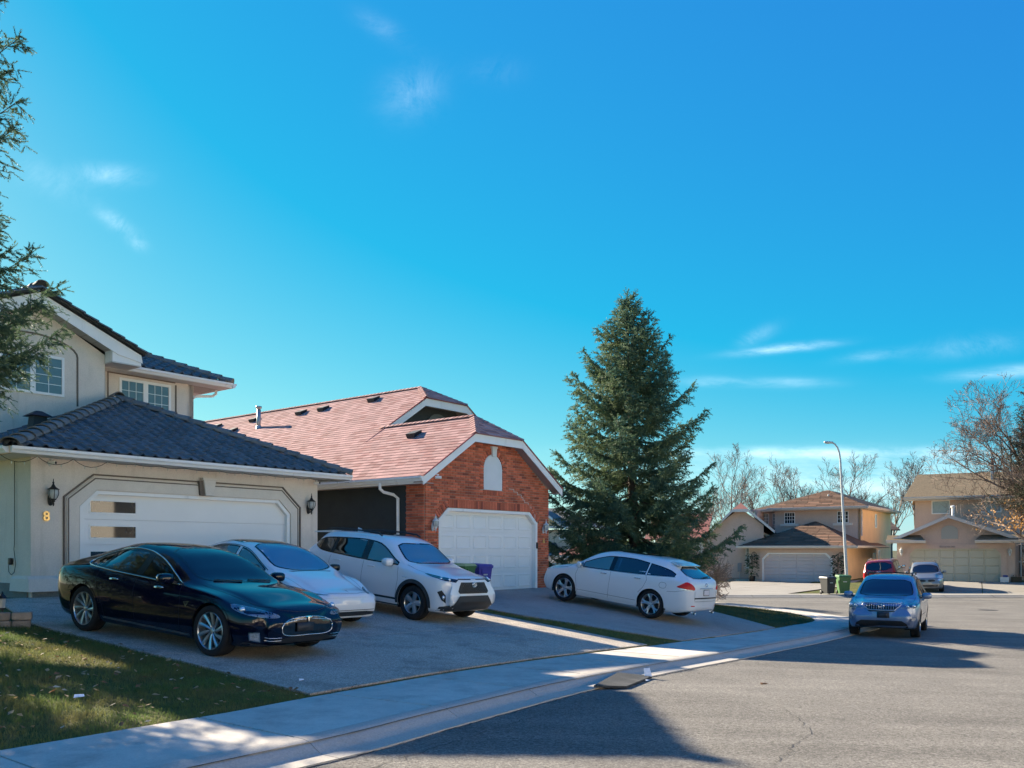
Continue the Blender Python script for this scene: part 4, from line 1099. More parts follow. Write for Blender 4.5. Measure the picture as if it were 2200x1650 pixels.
recalc(H6.b(mb, 'soffit', mat('pinkish soffit', (.42, .33, .31), .6, var=(5, .05))))
ln2 = [(e0 + 2.3, 3.55 + 2.3 * 3.95 / 6.16), (21.66, 6.84), (23.84, 6.84), (28.95, 3.55)]
rake(ln2, 20.71, .27, 'upper_fascia')
mb = MB()
for i in range(3):
    q = [(ln2[i][0], ln2[i][1] - .005), (ln2[i + 1][0], ln2[i + 1][1] - .005), (ln2[i + 1][0], ln2[i + 1][1] + .035), (ln2[i][0], ln2[i][1] + .035)]; mb.prism([(a, 20.685, b) for a, b in q], (0, .024, 0))
recalc(H6.b(mb, 'upper_red_edge', M_redtrim))
mb = MB()
for i in range(3):
    (a, b), (c, d) = ln2[i], ln2[i + 1]
    mb.hexa([(a, 20.735, b - .20), (c, 20.735, d - .20), (c, 21.3, d - .20), (a, 21.3, b - .20), (a, 20.735, b - .18), (c, 20.735, d - .18), (c, 21.3, d - .18), (a, 21.3, b - .18)])
recalc(H6.b(mb, 'upper_soffit', MATS['pinkish soffit']))
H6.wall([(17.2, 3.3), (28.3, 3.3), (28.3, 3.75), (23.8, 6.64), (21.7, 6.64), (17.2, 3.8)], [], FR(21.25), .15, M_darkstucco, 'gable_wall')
ri, ro = [], []
for a in np.linspace(0, math.pi, 13): ri.append((22.8 + .40 * math.cos(a), 5.85 + .40 * math.sin(a))); ro.append((22.8 + .62 * math.cos(a), 5.85 + .62 * math.sin(a)))
ri = [(23.2, 5.2)] + ri + [(22.4, 5.2)]; ro = [(23.42, 5.2)] + ro + [(22.18, 5.2)]
recalc(H6.b(openband(MB(), ri, ro, FR(21.25), -.07, .01), 'gable_arch', mat('grey arch trim', (.12, .135, .14), .9, var=(20, .1), bump=(40, .5, .01))))
gutter(H6, (e0 - .0, 15.93, 3.42), (e0 - .0, 36.4, 3.42), (-1, 0, 0)); H6.b(MB().box(e0 + .001, e0 + .02, 15.96, 36.4, 3.36, 3.54), 'eave_fascia', M_white)
mb = MB(); mb.tube([(16.53, 17.55, 3.42), (16.53, 17.55, 3.27), (16.62, 17.5, 3.18), (16.85, 17.35, 3.12), (16.95, 17.28, 3.02), (16.955, 17.27, .5)], .045, 6); H6.b(mb, 'downspout', M_white)
# vents and flue on the left slope
def on_slope(t, n, dz=0): return (t, n, 3.56 + (t - e0) * 3.95 / 6.16 + dz)
for (t, n) in ((22.0, 27.9), (22.05, 26.6), (22.0, 31.0), (21.2, 31.4), (21.9, 33.6), (22.2, 23.9), (18.95, 18.6)):
    p = on_slope(t, n); mb = MB()
    mb.hexa([(t - .16, n - .16, p[2] - .08), (t + .16, n - .16, p[2] + .12), (t + .16, n + .16, p[2] + .12), (t - .16, n + .16, p[2] - .08), (t - .20, n - .19, p[2] + .05), (t + .14, n - .17, p[2] + .19), (t + .14, n + .17, p[2] + .19), (t - .20, n + .19, p[2] + .05)]); H6.b(mb, 'roof_vent', M_vent)
p = on_slope(21.2, 29.6); mb = MB(); mb.lathe([(0, -.2), (.085, -.2), (.085, .75), (.07, .75), (.07, .80), (.12, .80), (.12, .88), (0, .90)], 12, p); mb.lathe([(.13, -.12), (.10, .08), (.086, .10)], 12, p); H6.b(mb, 'flue_pipe', mat('galvanised', (.42, .42, .40), .45, metal=.6, var=(6, .2)), smooth=True)
carriage_lamp(H6.world(17.26, 16.26, 2.30), RZ_HOUSE, M_tarwhite, 'white wall lantern on the brick left of the panelled garage door', .88)
carriage_lamp(H6.world(22.42, 16.26, 2.30), RZ_HOUSE, M_tarwhite, 'white wall lantern on the brick right of the panelled garage door', .88)
number('6', H6.world(22.44, 16.24, 1.80), RZ_HOUSE, .20, 'thin gold number 6 on the brick wall', M_gold)
security_cam(H6.world(17.05, 15.86, 3.62), RZ_HOUSE + .9, 'white security camera on the brick gable rake')
# ================================================================== far houses
M_pink = mat('pinkish stucco', (.60, .45, .365), .95, spec=.15, var=(1, .07, 12, .08), bump=(12, .4, .02), streak=((.50, .38, .31), 1.2, .55, .8))
M_sandglow = mat('sandy stucco with bounce glow', (.86, .62, .38), .95, spec=.15, var=(.8, .08, 12, .08), bump=(12, .4, .02), streak=((.78, .55, .33), 1.0, .55, .8))  # warm bounced light on the side walls is put into this colour
M_cream = mat('cream stucco', (.62, .52, .42), .95, spec=.15, var=(.8, .07, 12, .08), bump=(12, .4, .02))
M_brown = mat('brown shingle', (.16, .098, .066), .9, spec=.15, var=(9, .25), rnd=.25, alt=((.22, .125, .08), .35))
M_brownplain = mat('brown shingle roof', (.15, .10, .07), .9, spec=.15, var=(10, .35, 30, .2), bump=(14, .6, .02))
M_tan = mat('tan shingle roof', (.21, .16, .10), .9, spec=.15, var=(8, .25, 30, .2), bump=(14, .6, .02))
M_redfar = mat('faded red shingle roof', (.30, .13, .105), .9, spec=.15, var=(8, .18, 30, .2), bump=(14, .5, .02))
M_greyslate = mat('grey slate roof', (.10, .105, .105), .8, spec=.3, var=(8, .3), rnd=.4, alt=((.28, .28, .27), .2))
M_trimpale = mat('pale trim', (.60, .58, .54), .7, var=(2, .06))
M_doorpink = mat('pinkish white door', (.58, .52, .505), .55, var=(1, .05))
M_dooryellow = mat('cream garage door', (.56, .52, .40), .55, var=(1, .06))
M_darkwin = mat('dark window', (.02, .028, .03), .05, spec=.9)
M_curtwin = mat('curtained window', (.30, .33, .33), .08, spec=.8, var=(6, .2))

def roofsheet(H, name, pts, faces, m_, th=.10, parent=None):
    """closed roof shell: top faces plus an underside 10 cm lower"""
    n = len(pts); V = list(pts) + [(a, b, c - th) for a, b, c in pts]; fs = [tuple(f) for f in faces] + [tuple(i + n for i in reversed(f)) for f in faces]
    from collections import Counter
    cnt = Counter()
    for f in faces:
        for i in range(len(f)): cnt[frozenset((f[i], f[(i + 1) % len(f)]))] += 1
    for f in faces:
        for i in range(len(f)):
            a, b = f[i], f[(i + 1) % len(f)]
            if cnt[frozenset((a, b))] == 1: fs.append((b, a, a + n, b + n))
    return recalc(H.b(MB().add(V, fs), name, m_, parent))
def far_door(H, n, a0, a1, z0, z1, cols, rows, m_, ch=.3):
    gd = H.b(MB().box(a0 - .02, a1 + .02, n + .14, n + .18, z0, z1 + .02), 'garage_door', m_)
    for r_ in range(rows):
        zz0 = z0 + (z1 - z0) * r_ / rows + .012; zz1 = z0 + (z1 - z0) * (r_ + 1) / rows - .012
        for c in range(cols):
            x0 = a0 + (a1 - a0) * c / cols + .035; x1 = a0 + (a1 - a0) * (c + 1) / cols - .035
            m = MB(); m.hexa([(x0, n + .139, zz0), (x1, n + .139, zz0), (x1, n + .139, zz1), (x0, n + .139, zz1), (x0 + .03, n + .10, zz0 + .03), (x1 - .03, n + .10, zz0 + .03), (x1 - .03, n + .10, zz1 - .03), (x0 + .03, n + .10, zz1 - .03)]); recalc(H.b(m, 'panel', m_, gd))
    return gd
def chamf(a0, a1, z0, z1, c): return [(a0, z0), (a0, z1 - c), (a0 + c, z1), (a1 - c, z1), (a1, z1 - c), (a1, z0)]

# --- house across the side street, centre: brown hip roofs
FA = ((20.6, 62), (.82, -.572)); BA = -.80
HA = House('two_storey_house', 'pink stucco house with bounce light tinted into its sides and brown hip roofs behind the street lamp', 0, 0, BA, FA)
op = chamf(-2.62, 2.42, BA, 1.34, .42)
recalc(HA.b(MB().prism([(a, 0, b) for a, b in [(-3.6, BA), (-3.6, 1.75), (3.3, 1.75), (3.3, BA)] + op[::-1]], (0, .2, 0)), 'garage_front', M_pink))
HA.wall([(.2, BA), (9.4, BA), (9.4, 1.75), (.2, 1.75)], [], SD(3.1), .2, M_sandglow, 'garage_side')
HA.wall([(.2, BA), (6, BA), (6, 1.75), (.2, 1.75)], [], SD(-3.6), .2, M_pink, 'garage_side')
ib = chamf(-2.5, 2.3, BA, 1.24, .40)
recalc(HA.b(openband(MB(), ib, op, FR(0), -.03, .12), 'door_frame', M_white))
oo = chamf(-2.95, 2.75, BA, 1.56, .5); recalc(HA.b(openband(MB(), op, oo, FR(0), -.06, .01), 'door_surround', M_pink))
far_door(HA, 0, -2.55, 2.35, BA, 1.26, 4, 8, M_doorpink)
for cx in (-3.22, 2.98):   # wrought arch ornaments
    mb = MB(); mb.tube([(cx - .2, -.04, .5), (cx - .2, -.04, 1.1)] + [(cx + .2 * math.cos(a), -.04, 1.1 + .3 * math.sin(a)) for a in np.linspace(math.pi, 0, 7)] + [(cx + .2, -.04, .5)], .022, 5); mb.tube([(cx, -.04, .4), (cx, -.04, 1.4)], .018, 5); HA.b(mb, 'arch_ornament', M_groove)
# garage hip roof with shingle pieces on the two seen slopes
RA = roofsheet(HA, 'garage_roof', [(-4.25, -.6, 1.82), (4.15, -.6, 1.82), (-.05, 4.6, 3.72), (-.05, 6, 3.72), (-4.25, 6, 1.82), (4.15, 6, 1.82), (4.15, 9.6, 1.82), (3.4, 9.6, 2.1), (3.4, 6, 2.1)], [(0, 1, 2), (0, 2, 3, 4), (1, 5, 3, 2), (5, 6, 7, 8)], M_brownplain, .08)
vv = Vector((0, 5.2, 1.9)); lay(HA, RA, 'shingle', (-4.25, -.62, 1.83), (1, 0, 0), vv, [(0, 0), (8.4, 0), (4.2, vv.length)], .9, .34, shingle_mesh(.9, .34, .03, .03), M_brown, stagger=1.0, limit=120, seed=2)
gutter(HA, (-4.25, -.62, 1.69), (4.15, -.62, 1.69), (0, -1, 0), w=.14, h=.16, m_=M_trimpale); gutter(HA, (4.15, -.74, 1.69), (4.15, 9.6, 1.69), (1, 0, 0), w=.14, h=.16, m_=M_trimpale); gutter(HA, (-4.25, -.74, 1.69), (-4.25, 6, 1.69), (-1, 0, 0), w=.14, h=.16, m_=M_trimpale)
HA.b(MB().box(-4.2, 4.1, -.58, .0, 1.66, 1.69), 'soffit', M_soffit)
# upper storey
HA.wall([(-3.1, 1.6), (3.15, 1.6), (3.15, 4.72), (-3.1, 4.72)], [], FR(5), .2, M_pink, 'upper_front')
HA.wall([(5.0, BA), (15.6, BA), (15.6, 4.72), (5.0, 4.72)], [], SD(2.95), .203, M_sandglow, 'upper_side')
HA.wall([(-4.9, BA), (-3.1, BA), (-3.1, 4.72), (-4.9, 4.72)], [], FR(6.6), .2, M_pink, 'upper_front')
HA.wall([(5.0, 1), (15, 1), (15, 4.72), (5, 4.72)], [], SD(-4.9), .2, M_pink, 'upper_side')
HA.wall([(5.0, 1), (6.6, 1), (6.6, 4.72), (5, 4.72)], [], SD(-3.3), .2, M_pink, 'bay_return')
UA = roofsheet(HA, 'upper_roof', [(-5.6, 5.9, 4.78), (3.75, 4.3, 4.78), (3.75, 16.2, 4.78), (-.2, 8.6, 6.35), (-.2, 12.2, 6.35), (-5.6, 16.2, 4.78), (-3.7, 4.3, 4.78), (-3.7, 5.9, 4.78)], [(6, 1, 3), (1, 2, 4, 3), (2, 5, 4), (5, 0, 3, 4), (0, 7, 3), (7, 6, 3)], M_brownplain, .08)
vv = Vector((-.2 + 3.75 - 3.75, 4.3, 1.57)); lay(HA, UA, 'shingle', (-3.7, 4.28, 4.79), (1, 0, 0), Vector((0, 4.3, 1.57)), [(0, 0), (7.45, 0), (3.5, Vector((0, 4.3, 1.57)).length)], .9, .34, shingle_mesh(.9, .34, .03, .03), M_brown, stagger=1.0, limit=100, seed=4)
gutter(HA, (-3.7, 4.3, 4.64), (3.75, 4.3, 4.64), (0, -1, 0), w=.14, h=.17, m_=M_trimpale); gutter(HA, (3.75, 4.16, 4.64), (3.75, 16.2, 4.64), (1, 0, 0), w=.14, h=.17, m_=M_trimpale); gutter(HA, (-5.6, 5.88, 4.64), (-3.7, 5.88, 4.64), (0, -1, 0), w=.14, h=.17, m_=M_trimpale)
mb = MB(); mb.box(-3.65, 3.7, 4.32, 5.0, 4.60, 4.63); mb.box(3.16, 3.7, 5.0, 16, 4.60, 4.63); mb.box(-5.5, -3.7, 5.92, 6.6, 4.60, 4.63); HA.b(mb, 'soffit', M_soffit)
for a0, a1 in ((-2.55, -1.72), (1.45, 2.28)):
    window(HA, FR(5), a0, a1, 3.58, 4.48, 1, 4, 3, .05, m_glass=M_darkwin, bar=.03, sill=(.3, .18))
window(HA, FR(6.6), -4.0, -3.4, 3.6, 4.5, 1, 2, 3, .05, m_glass=M_curtwin, bar=.03); window(HA, FR(6.6), -4.8, -4.3, 3.6, 4.5, 1, 2, 3, .05, m_glass=M_curtwin, bar=.03)
SDR = lambda t: (lambda a, z, d: (t - d, a, z))
window(HA, SDR(3.153), 9.6, 10.3, 3.3, 4.4, 1, 1, 1, .06, m_glass=M_curtwin); window(HA, SDR(3.153), 10.6, 11.4, -.4, 1.5, 1, 1, 1, .06, m_glass=M_curtwin); window(HA, SDR(3.3), 8.2, 9.0, .2, 1.3, 1, 1, 1, .06, m_glass=M_curtwin)
for q in ((-1.2, 6.9), (.3, 6.3)): HA.b(MB().lathe([(0, 0), (.07, 0), (.07, .5), (0, .52)], 8, (q[0], q[1] + .6, 5.4)), 'vent_pipe', M_trimpale)
HA.b(MB().tube([(3.3, 4.4, 4.6), (3.26, 4.9, 4.4), (3.24, 4.95, 4.2), (3.24, 4.95, 2.6)], .05, 6), 'downspout', M_trimpale)
# arched entrance porch, left of the garage
ap = [(-3.35, BA), (-3.35, 1.75)] + [(-4.35 + 1.0 * math.cos(a), 1.75 + .72 * math.sin(a)) for a in np.linspace(.1, math.pi - .1, 11)] + [(-5.35, 1.75), (-5.35, BA)]
HA.wall([(-5.85, BA), (-5.85, 2.72), (-4.55, 3.42), (-3.0, 2.62), (-3.0, BA)] + ap, [], FR(2.6), .35, M_cream, 'porch_arch')
mb = MB()
for zc, w_ in ((1.62, .42), (1.2, .36)): mb.box(-5.98, -5.98 + w_ + .32, 2.5, 2.599, zc, zc + .16)
HA.b(mb, 'capital', M_cream)
HA.wall([(-6, BA), (-3, BA), (-3, 3), (-6, 3)], [], FR(5.6), .15, M_sandglow, 'porch_back')
HA.b(MB().box(-4.7, -3.9, 5.52, 5.6, BA + .3, 1.4), 'front_door', mat('door green grey', (.25, .26, .25), .5))
roofsheet(HA, 'porch_roof', [(-6.15, 2.2, 2.74), (-4.55, 2.2, 3.62), (-2.6, 2.2, 2.60), (-6.15, 6.6, 2.74), (-4.55, 6.6, 3.62), (-2.6, 6.6, 2.60)], [(0, 1, 4, 3), (1, 2, 5, 4)], M_brownplain, .07)
mb = MB()
for (a, b), (c, d) in zip([(-6.15, 2.70), (-4.55, 3.58)], [(-4.55, 3.58), (-2.6, 2.56)]): mb.prism([(a, 2.17, b - .2), (c, 2.17, d - .2), (c, 2.17, d), (a, 2.17, b)], (0, .03, 0))
recalc(HA.b(mb, 'porch_fascia', M_white))
mb = MB(); mb.box(-5.9, -3.62, .6, 5.5, BA - .05, BA + .16); mb.box(-5.6, -3.62, 1.6, 5.5, BA + .16, BA + .33); HA.b(mb, 'porch_step', M_cream)

# --- house with clipped red gable, left of it
FC = ((14.5, 66), (.95, -.3)); BC = -.6
HC = House('gabled_house', 'beige house with clipped faded red gable roof behind the big spruce', 0, 0, BC, FC)
HC.wall([(.55, BC), (4.6, BC), (4.6, 3.4), (3.3, 4.4), (2.5, 4.4), (.55, 2.9)], [], FR(0), .2, M_pink, 'front_wall')
HC.wall([(.2, BC), (10, BC), (10, 2.6), (.2, 2.6)], [], SD(.55), .2, M_cream, 'side_wall')
HC.wall([(-3.8, BC), (.55, BC), (.55, 2.4), (-3.8, 2.4)], [], FR(2.0), .2, M_cream, 'wing_wall')
roofsheet(HC, 'roof', [(.05, -.5, 2.35), (2.35, -.5, 4.62), (3.5, -.5, 4.62), (5.4, -.5, 3.0), (2.9, .9, 5.15), (2.9, 11, 5.15), (.05, 11, 2.35), (5.4, 11, 3.0)], [(0, 1, 4, 5, 6), (1, 2, 4), (2, 3, 7, 5, 4)], M_redfar, .08)
roofsheet(HC, 'wing_roof', [(-4.6, 1.4, 2.42), (.3, 1.4, 2.42), (.3, 7, 4.6), (-4.6, 7, 4.6), (-5.4, 12, 2.4)], [(0, 1, 2, 3), (0, 3, 4)], M_redfar, .08)
mb = MB()
l3 = [(0.02, 2.32), (2.35, 4.60), (3.5, 4.60), (5.4, 2.98)]
for i in range(3): mb.prism([(l3[i][0], -.53, l3[i][1] - .2), (l3[i + 1][0], -.53, l3[i + 1][1] - .2), (l3[i + 1][0], -.53, l3[i + 1][1] + .02), (l3[i][0], -.53, l3[i][1] + .02)], (0, .03, 0))
recalc(HC.b(mb, 'fascia', M_trimpale))
window(HC, FR(0), 3.3, 4.25, .2, 1.8, 2, 2, 4, .05, m_glass=M_curtwin, bar=.03, sill=(.1, .1))
window(HC, FR(2.0), -3.0, -1.2, -.1, 2.1, 1, 4, 6, .07, m_glass=M_darkwin, bar=.03)
HC.b(MB().box(-.62, .0, 1.9, 2.0, .05, 2.2), 'white_shutter', M_white)
HC.b(MB().tube([(.5, -.4, 2.35), (.62, -.12, 2.1), (.62, -.06, 1.9), (.62, -.06, BC + .1)], .05, 6), 'downspout', M_trimpale)
HC.b(MB().box(2.72, 3.0, -.14, -.002, -.1, .55), 'electric_meter', mat('grey meter box', (.25, .26, .27), .5)); HC.b(MB().box(2.84, 2.88, -.08, -.002, BC, -.1), 'conduit', M_trimpale)
mb = MB()
for k in range(3):
    for i in range(5): mb.box(-.9 + i * .26 + .13 * (k % 2), -.9 + i * .26 + .25 + .13 * (k % 2), 1.72, 1.9, BC + .2 * k, BC + .19 + .2 * k)
HC.b(mb, 'stone_planter', mat('brown planter stone', (.17, .11, .08), .9, var=(6, .3)))

# --- right house: tan roof, wide cream garage door
FB = ((28.2, 54), (.88, -.475)); BB = -.47
HB = House('tan_roof_house', 'pink stucco house with tan roof and wide cream garage door at the right edge', 0, 0, BB, FB)
op = chamf(-2.95, 2.15, BB, 1.64, .32)
gwB = [(-3.72, BB), (-3.72, 2.2), (-.72, 3.62), (2.9, 2.2), (2.9, BB)]
recalc(HB.b(MB().prism([(a, 0, b) for a, b in gwB + op[::-1]], (0, .2, 0)), 'garage_front', M_pink))
HB.wall([(.2, BB), (8, BB), (8, 2.2), (.2, 2.2)], [], SD(-3.72), .2, M_pink, 'garage_side'); HB.wall([(.2, BB), (8, BB), (8, 2.2), (.2, 2.2)], [], SD(2.7), .2, M_pink, 'garage_side')
recalc(HB.b(openband(MB(), chamf(-2.85, 2.05, BB, 1.55, .30), op, FR(0), .02, .12), 'door_frame', M_dooryellow))
oo = chamf(-3.25, 2.45, BB, 1.92, .42); recalc(HB.b(openband(MB(), op, oo, FR(0), -.05, .01), 'door_surround', M_pink))
far_door(HB, 0, -2.9, 2.1, BB, 1.58, 6, 4, M_dooryellow)
recalc(HB.b(MB().prism([(a, -.03, b) for a, b in [(-1.15, 2.25), (-.2, 2.25), (-.2, 2.75)] + [(-.675 + .475 * math.cos(a), 2.75 + .35 * math.sin(a)) for a in np.linspace(.2, math.pi - .2, 8)] + [(-1.15, 2.75)]], (0, .035, 0)), 'arched_panel', mat('grey green panel', (.40, .40, .36), .8)))
roofsheet(HB, 'gable_roof', [(-4.0, -.45, 2.28), (-.72, -.45, 3.78), (3.2, -.45, 2.28), (-4.0, 6.2, 2.28), (-.72, 6.2, 3.78), (3.2, 6.2, 2.28)], [(0, 1, 4, 3), (1, 2, 5, 4)], M_tan, .08)
mb = MB()
for (a, b), (c, d) in (((-4.0, 2.26), (-.72, 3.76)), ((-.72, 3.76), (3.2, 2.26))): mb.prism([(a, -.48, b - .2), (c, -.48, d - .2), (c, -.48, d + .02), (a, -.48, b + .02)], (0, .03, 0))
recalc(HB.b(mb, 'fascia', M_trimpale))
for a0, a1, sg in ((-4.3, -2.0, 1), (.72, 3.45, -1)):
    xi = a1 if sg > 0 else a0
    pts = [(a0, -.8, 2.15), (a1, -.8, 2.15), (a1 - (.35 if sg > 0 else 0), 0, 2.5), (a0 + (0 if sg > 0 else .35), 0, 2.5)]
    roofsheet(HB, 'pent_roof', pts, [(0, 1, 2, 3)], M_tan, .06); gutter(HB, (a0, -.8, 2.0), (a1, -.8, 2.0), (0, -1, 0), w=.13, h=.17, m_=M_trimpale); HB.b(MB().box(a0 + .02, a1 - .02, -.78, 0, 1.98, 2.02), 'soffit', M_soffit)
HB.wall([(-3.0, 1.8), (7.3, 1.8), (7.3, 5.3), (-3.0, 5.3)], [], FR(6), .2, M_pink, 'upper_front'); HB.wall([(6.2, 0), (14, 0), (14, 5.3), (6.2, 5.3)], [], SD(-3.0), .2, M_pink, 'upper_side')
roofsheet(HB, 'upper_roof', [(-3.7, 5.3, 5.22), (7.8, 5.3, 5.22), (7.8, 9.8, 7.15), (-3.05, 9.8, 7.15), (-3.7, 14.5, 5.22), (7.8, 14.5, 5.22)], [(0, 1, 2, 3), (3, 2, 5, 4)], M_tan, .1)
gutter(HB, (-3.7, 5.28, 5.06), (7.8, 5.28, 5.06), (0, -1, 0), w=.13, h=.18, m_=M_trimpale); HB.b(MB().box(-3.65, 7.7, 5.32, 6, 5.0, 5.04), 'soffit', M_soffit)
window(HB, FR(6), -1.95, -.8, 4.05, 5.0, 1, 1, 1, .06, m_glass=M_curtwin); window(HB, FR(6), 1.1, 2.3, 4.1, 5.0, 1, 1, 1, .06, m_glass=M_curtwin)
HB.b(MB().lathe([(0, -.4), (.09, -.4), (.09, .5), (.14, .5), (.14, .62), (0, .65)], 8, (-.55, 3, 3.85)), 'vent_pipe', M_white); HB.b(MB().box(1.7, 1.92, 8.3, 8.5, 6.2, 8.0), 'chimney_pipe', M_trimpale)
HB.wall([(3.0, BB), (9, BB), (9, 2.1), (3.0, 2.1)], [], FR(4.5), .15, M_pink, 'entry_wall'); HB.b(MB().box(3.3, 6, 4.44, 4.5, BB + .3, 1.9), 'entry_window', M_darkwin)
for q in (3.3, 4.5, 5.8): HB.b(MB().box(q, q + .08, 3.2, 3.28, BB, 2.1), 'porch_post', M_trimpale)
HB.b(MB().box(3.2, 6.0, 3.2, 3.26, .75, .85), 'porch_rail', M_trimpale)
HB.b(MB().box(-1.25, -.35, -.065, -.05, 1.70, 1.82), 'number_plate', mat('worn number plate', (.36, .29, .25), .9, var=(9, .35)))
for a_, lb in ((-3.45, 'small pale wall lamp left of the wide cream garage door'), (2.62, 'small pale wall lamp right of the wide cream garage door')):
    carriage_lamp(HB.world(a_, -.0, 1.45), HB.rz, M_tarwhite, lb, 1.1)

# --- houses seen between the brick house and the spruce trunk
FD = ((5, 75), (.95, -.3)); HD = House('pale_house', 'pale two storey house with slate roof seen beside the brick corner', 0, 0, -.8, FD)
HD.wall([(-9, -.8), (1.3, -.8), (1.3, 3.3), (-9, 3.3)], [], FR(0), .2, M_cream, 'front_wall'); HD.wall([(.2, -.8), (9, -.8), (9, 3.3), (.2, 3.3)], [], SD(1.1), .203, M_sandglow, 'side_wall')
window(HD, FR(0), -.95, .1, 2.45, 3.2, 2, 1, 1, .09, m_glass=M_darkwin)
rs = roofsheet(HD, 'roof', [(-9.5, -.6, 3.55), (1.9, -.6, 3.55), (1.9, 9.5, 3.55), (-2.2, 4.2, 5.4), (-9.5, 4.2, 5.4)], [(0, 1, 3, 4), (1, 2, 3)], M_greyslate, .09); gutter(HD, (-9.5, -.6, 3.40), (1.9, -.6, 3.40), (0, -1, 0), w=.14, h=.18, m_=M_white)
HD.wall([(-4.2, 3.55), (-.5, 3.55), (-2.35, 4.85)], [], FR(-.4), .15, M_sandglow, 'gable'); roofsheet(HD, 'gable_roof', [(-4.5, -.8, 3.6), (-2.35, -.8, 5.05), (-.1, -.8, 3.5), (-4.5, 4, 3.6), (-2.35, 4, 5.05), (-.1, 4, 3.5)], [(0, 1, 4, 3), (1, 2, 5, 4)], M_greyslate, .09)
mb = MB()
for (a, b), (c, d) in (((-4.5, 3.58), (-2.35, 5.03)), ((-2.35, 5.03), (-.1, 3.48))): mb.prism([(a, -.84, b - .22), (c, -.84, d - .22), (c, -.84, d), (a, -.84, b)], (0, .03, 0))
recalc(HD.b(mb, 'fascia', M_white))
PR = roofsheet(HD, 'lower_roof', [(-9, -5.2, .45), (1.2, -5.2, .45), (-1.2, 0, 2.15), (-9, 0, 2.15)], [(0, 1, 2, 3)], M_greyslate, .09)
vv = Vector((0, 5.2, 1.7)); lay(HD, PR, 'slate', (-5, -5.22, .46), (1, 0, 0), vv, [(0, 0), (6.1, 0), (3.8, vv.length), (0, vv.length)], .55, .36, shingle_mesh(.55, .36, .03, .03), M_greyslate, stagger=.5, limit=110)
HD.wall([(-9, -.8), (1.0, -.8), (1.0, .4), (-9, .4)], [], FR(-4.8), .15, M_sandglow, 'lower_wall'); gutter(HD, (-9, -5.22, .28), (1.2, -5.22, .28), (0, -1, 0), w=.14, h=.18, m_=M_trimpale)
FE = ((6, 60), (.95, -.3)); HE = House('small_garage', 'low sandy garage with bounce glow in its gable colour, reddish roof and white gable trim behind the crossover', 0, 0, -.8, FE, cat='garage')
HE.wall([(-2.25, -.8), (1.6, -.8), (1.6, .95), (-2.25, .95)], [], FR(0), .2, M_cream, 'front_wall'); HE.wall([(-1.4, .95), (.5, .95), (-.5, 1.6)], [], FR(-.25), .2, M_sandglow, 'gable')
roofsheet(HE, 'roof', [(-3.0, -.6, 1.2), (2.2, -.6, 1.2), (1.2, 3.2, 2.45), (-.4, 3.2, 2.45), (-3.0, 6, 1.2), (2.2, 6, 1.2)], [(0, 1, 2, 3), (0, 3, 4), (1, 5, 2)], M_redfar, .07)
roofsheet(HE, 'gable_roof', [(-1.45, -.75, 1.1), (-.5, -.75, 1.78), (.55, -.75, 1.1), (-1.45, 1.5, 1.1), (-.5, 1.5, 1.78), (.55, 1.5, 1.1)], [(0, 1, 4, 3), (1, 2, 5, 4)], M_redfar, .06)
mb = MB()
for (a, b), (c, d) in (((-1.5, 1.06), (-.5, 1.76)), ((-.5, 1.76), (.6, 1.06))): mb.prism([(a, -.8, b - .14), (c, -.8, d - .14), (c, -.8, d), (a, -.8, b)], (0, .03, 0))
mb.box(-3.0, -1.45, -.72, -.62, 1.06, 1.2); recalc(HE.b(mb, 'fascia', M_white)); far_door(HE, 0, -1.2, 1.4, -.8, .7, 3, 4, M_doorpink)
# dark house seen in the gap behind
FG = ((31.0, 80), (.97, -.25)); HG = House('grey_house', 'dark grey house far back in the gap between the two right houses', 0, 0, -.8, FG)
HG.wall([(-5, -.8), (4, -.8), (4, 3.4), (-5, 3.4)], [], FR(0), .2, mat('grey siding', (.15, .14, .14), .9, var=(3, .1)), 'front_wall'); roofsheet(HG, 'roof', [(-5.6, -.5, 3.4), (4.6, -.5, 3.4), (4.6, 5, 4.4), (-5.6, 5, 4.4)], [(0, 1, 2, 3)], M_brownplain, .1)
for q in (0.1, 1.5): HG.b(MB().lathe([(0, 0), (.10, 0), (.10, .8), (.2, .8), (.2, .95), (0, 1)], 8, (q, -.3, 1.2)), 'vent', M_trimpale)
# far driveways
def fardrive(name, fr, a0, a1, n0, n1):
    P0, u = fr; u = Vector(u).normalized(); w = Vector((-u.y, u.x)); m = MB(); root = tag(bpy.data.objects.new(name, None), kind='structure'); COL.objects.link(root)
    def f(uu, v):
        a = a0 + (a1 - a0) * uu; p0 = Vector(P0) + u * a + w * n1; yk = 44.45
        s_ = (p0.y - yk) / w.y; p = p0 - w * s_ * (1 - v); return (p.x, p.y, float(hlot(p.x, p.y)) + .012)
    for i in range(2):
        for j in range(4):
            m = MB(); m.grid(lambda uu, v: f((i + .004 + .992 * uu) / 2, (j + .004 + .992 * v) / 4), 3, 3); m.build('slab', M_fardrive, root)
fardrive('far_driveway', FA, -4.2, 4.4, 0, -.02); fardrive('far_right_driveway', FB, -4.3, 6.5, 0, -.02)

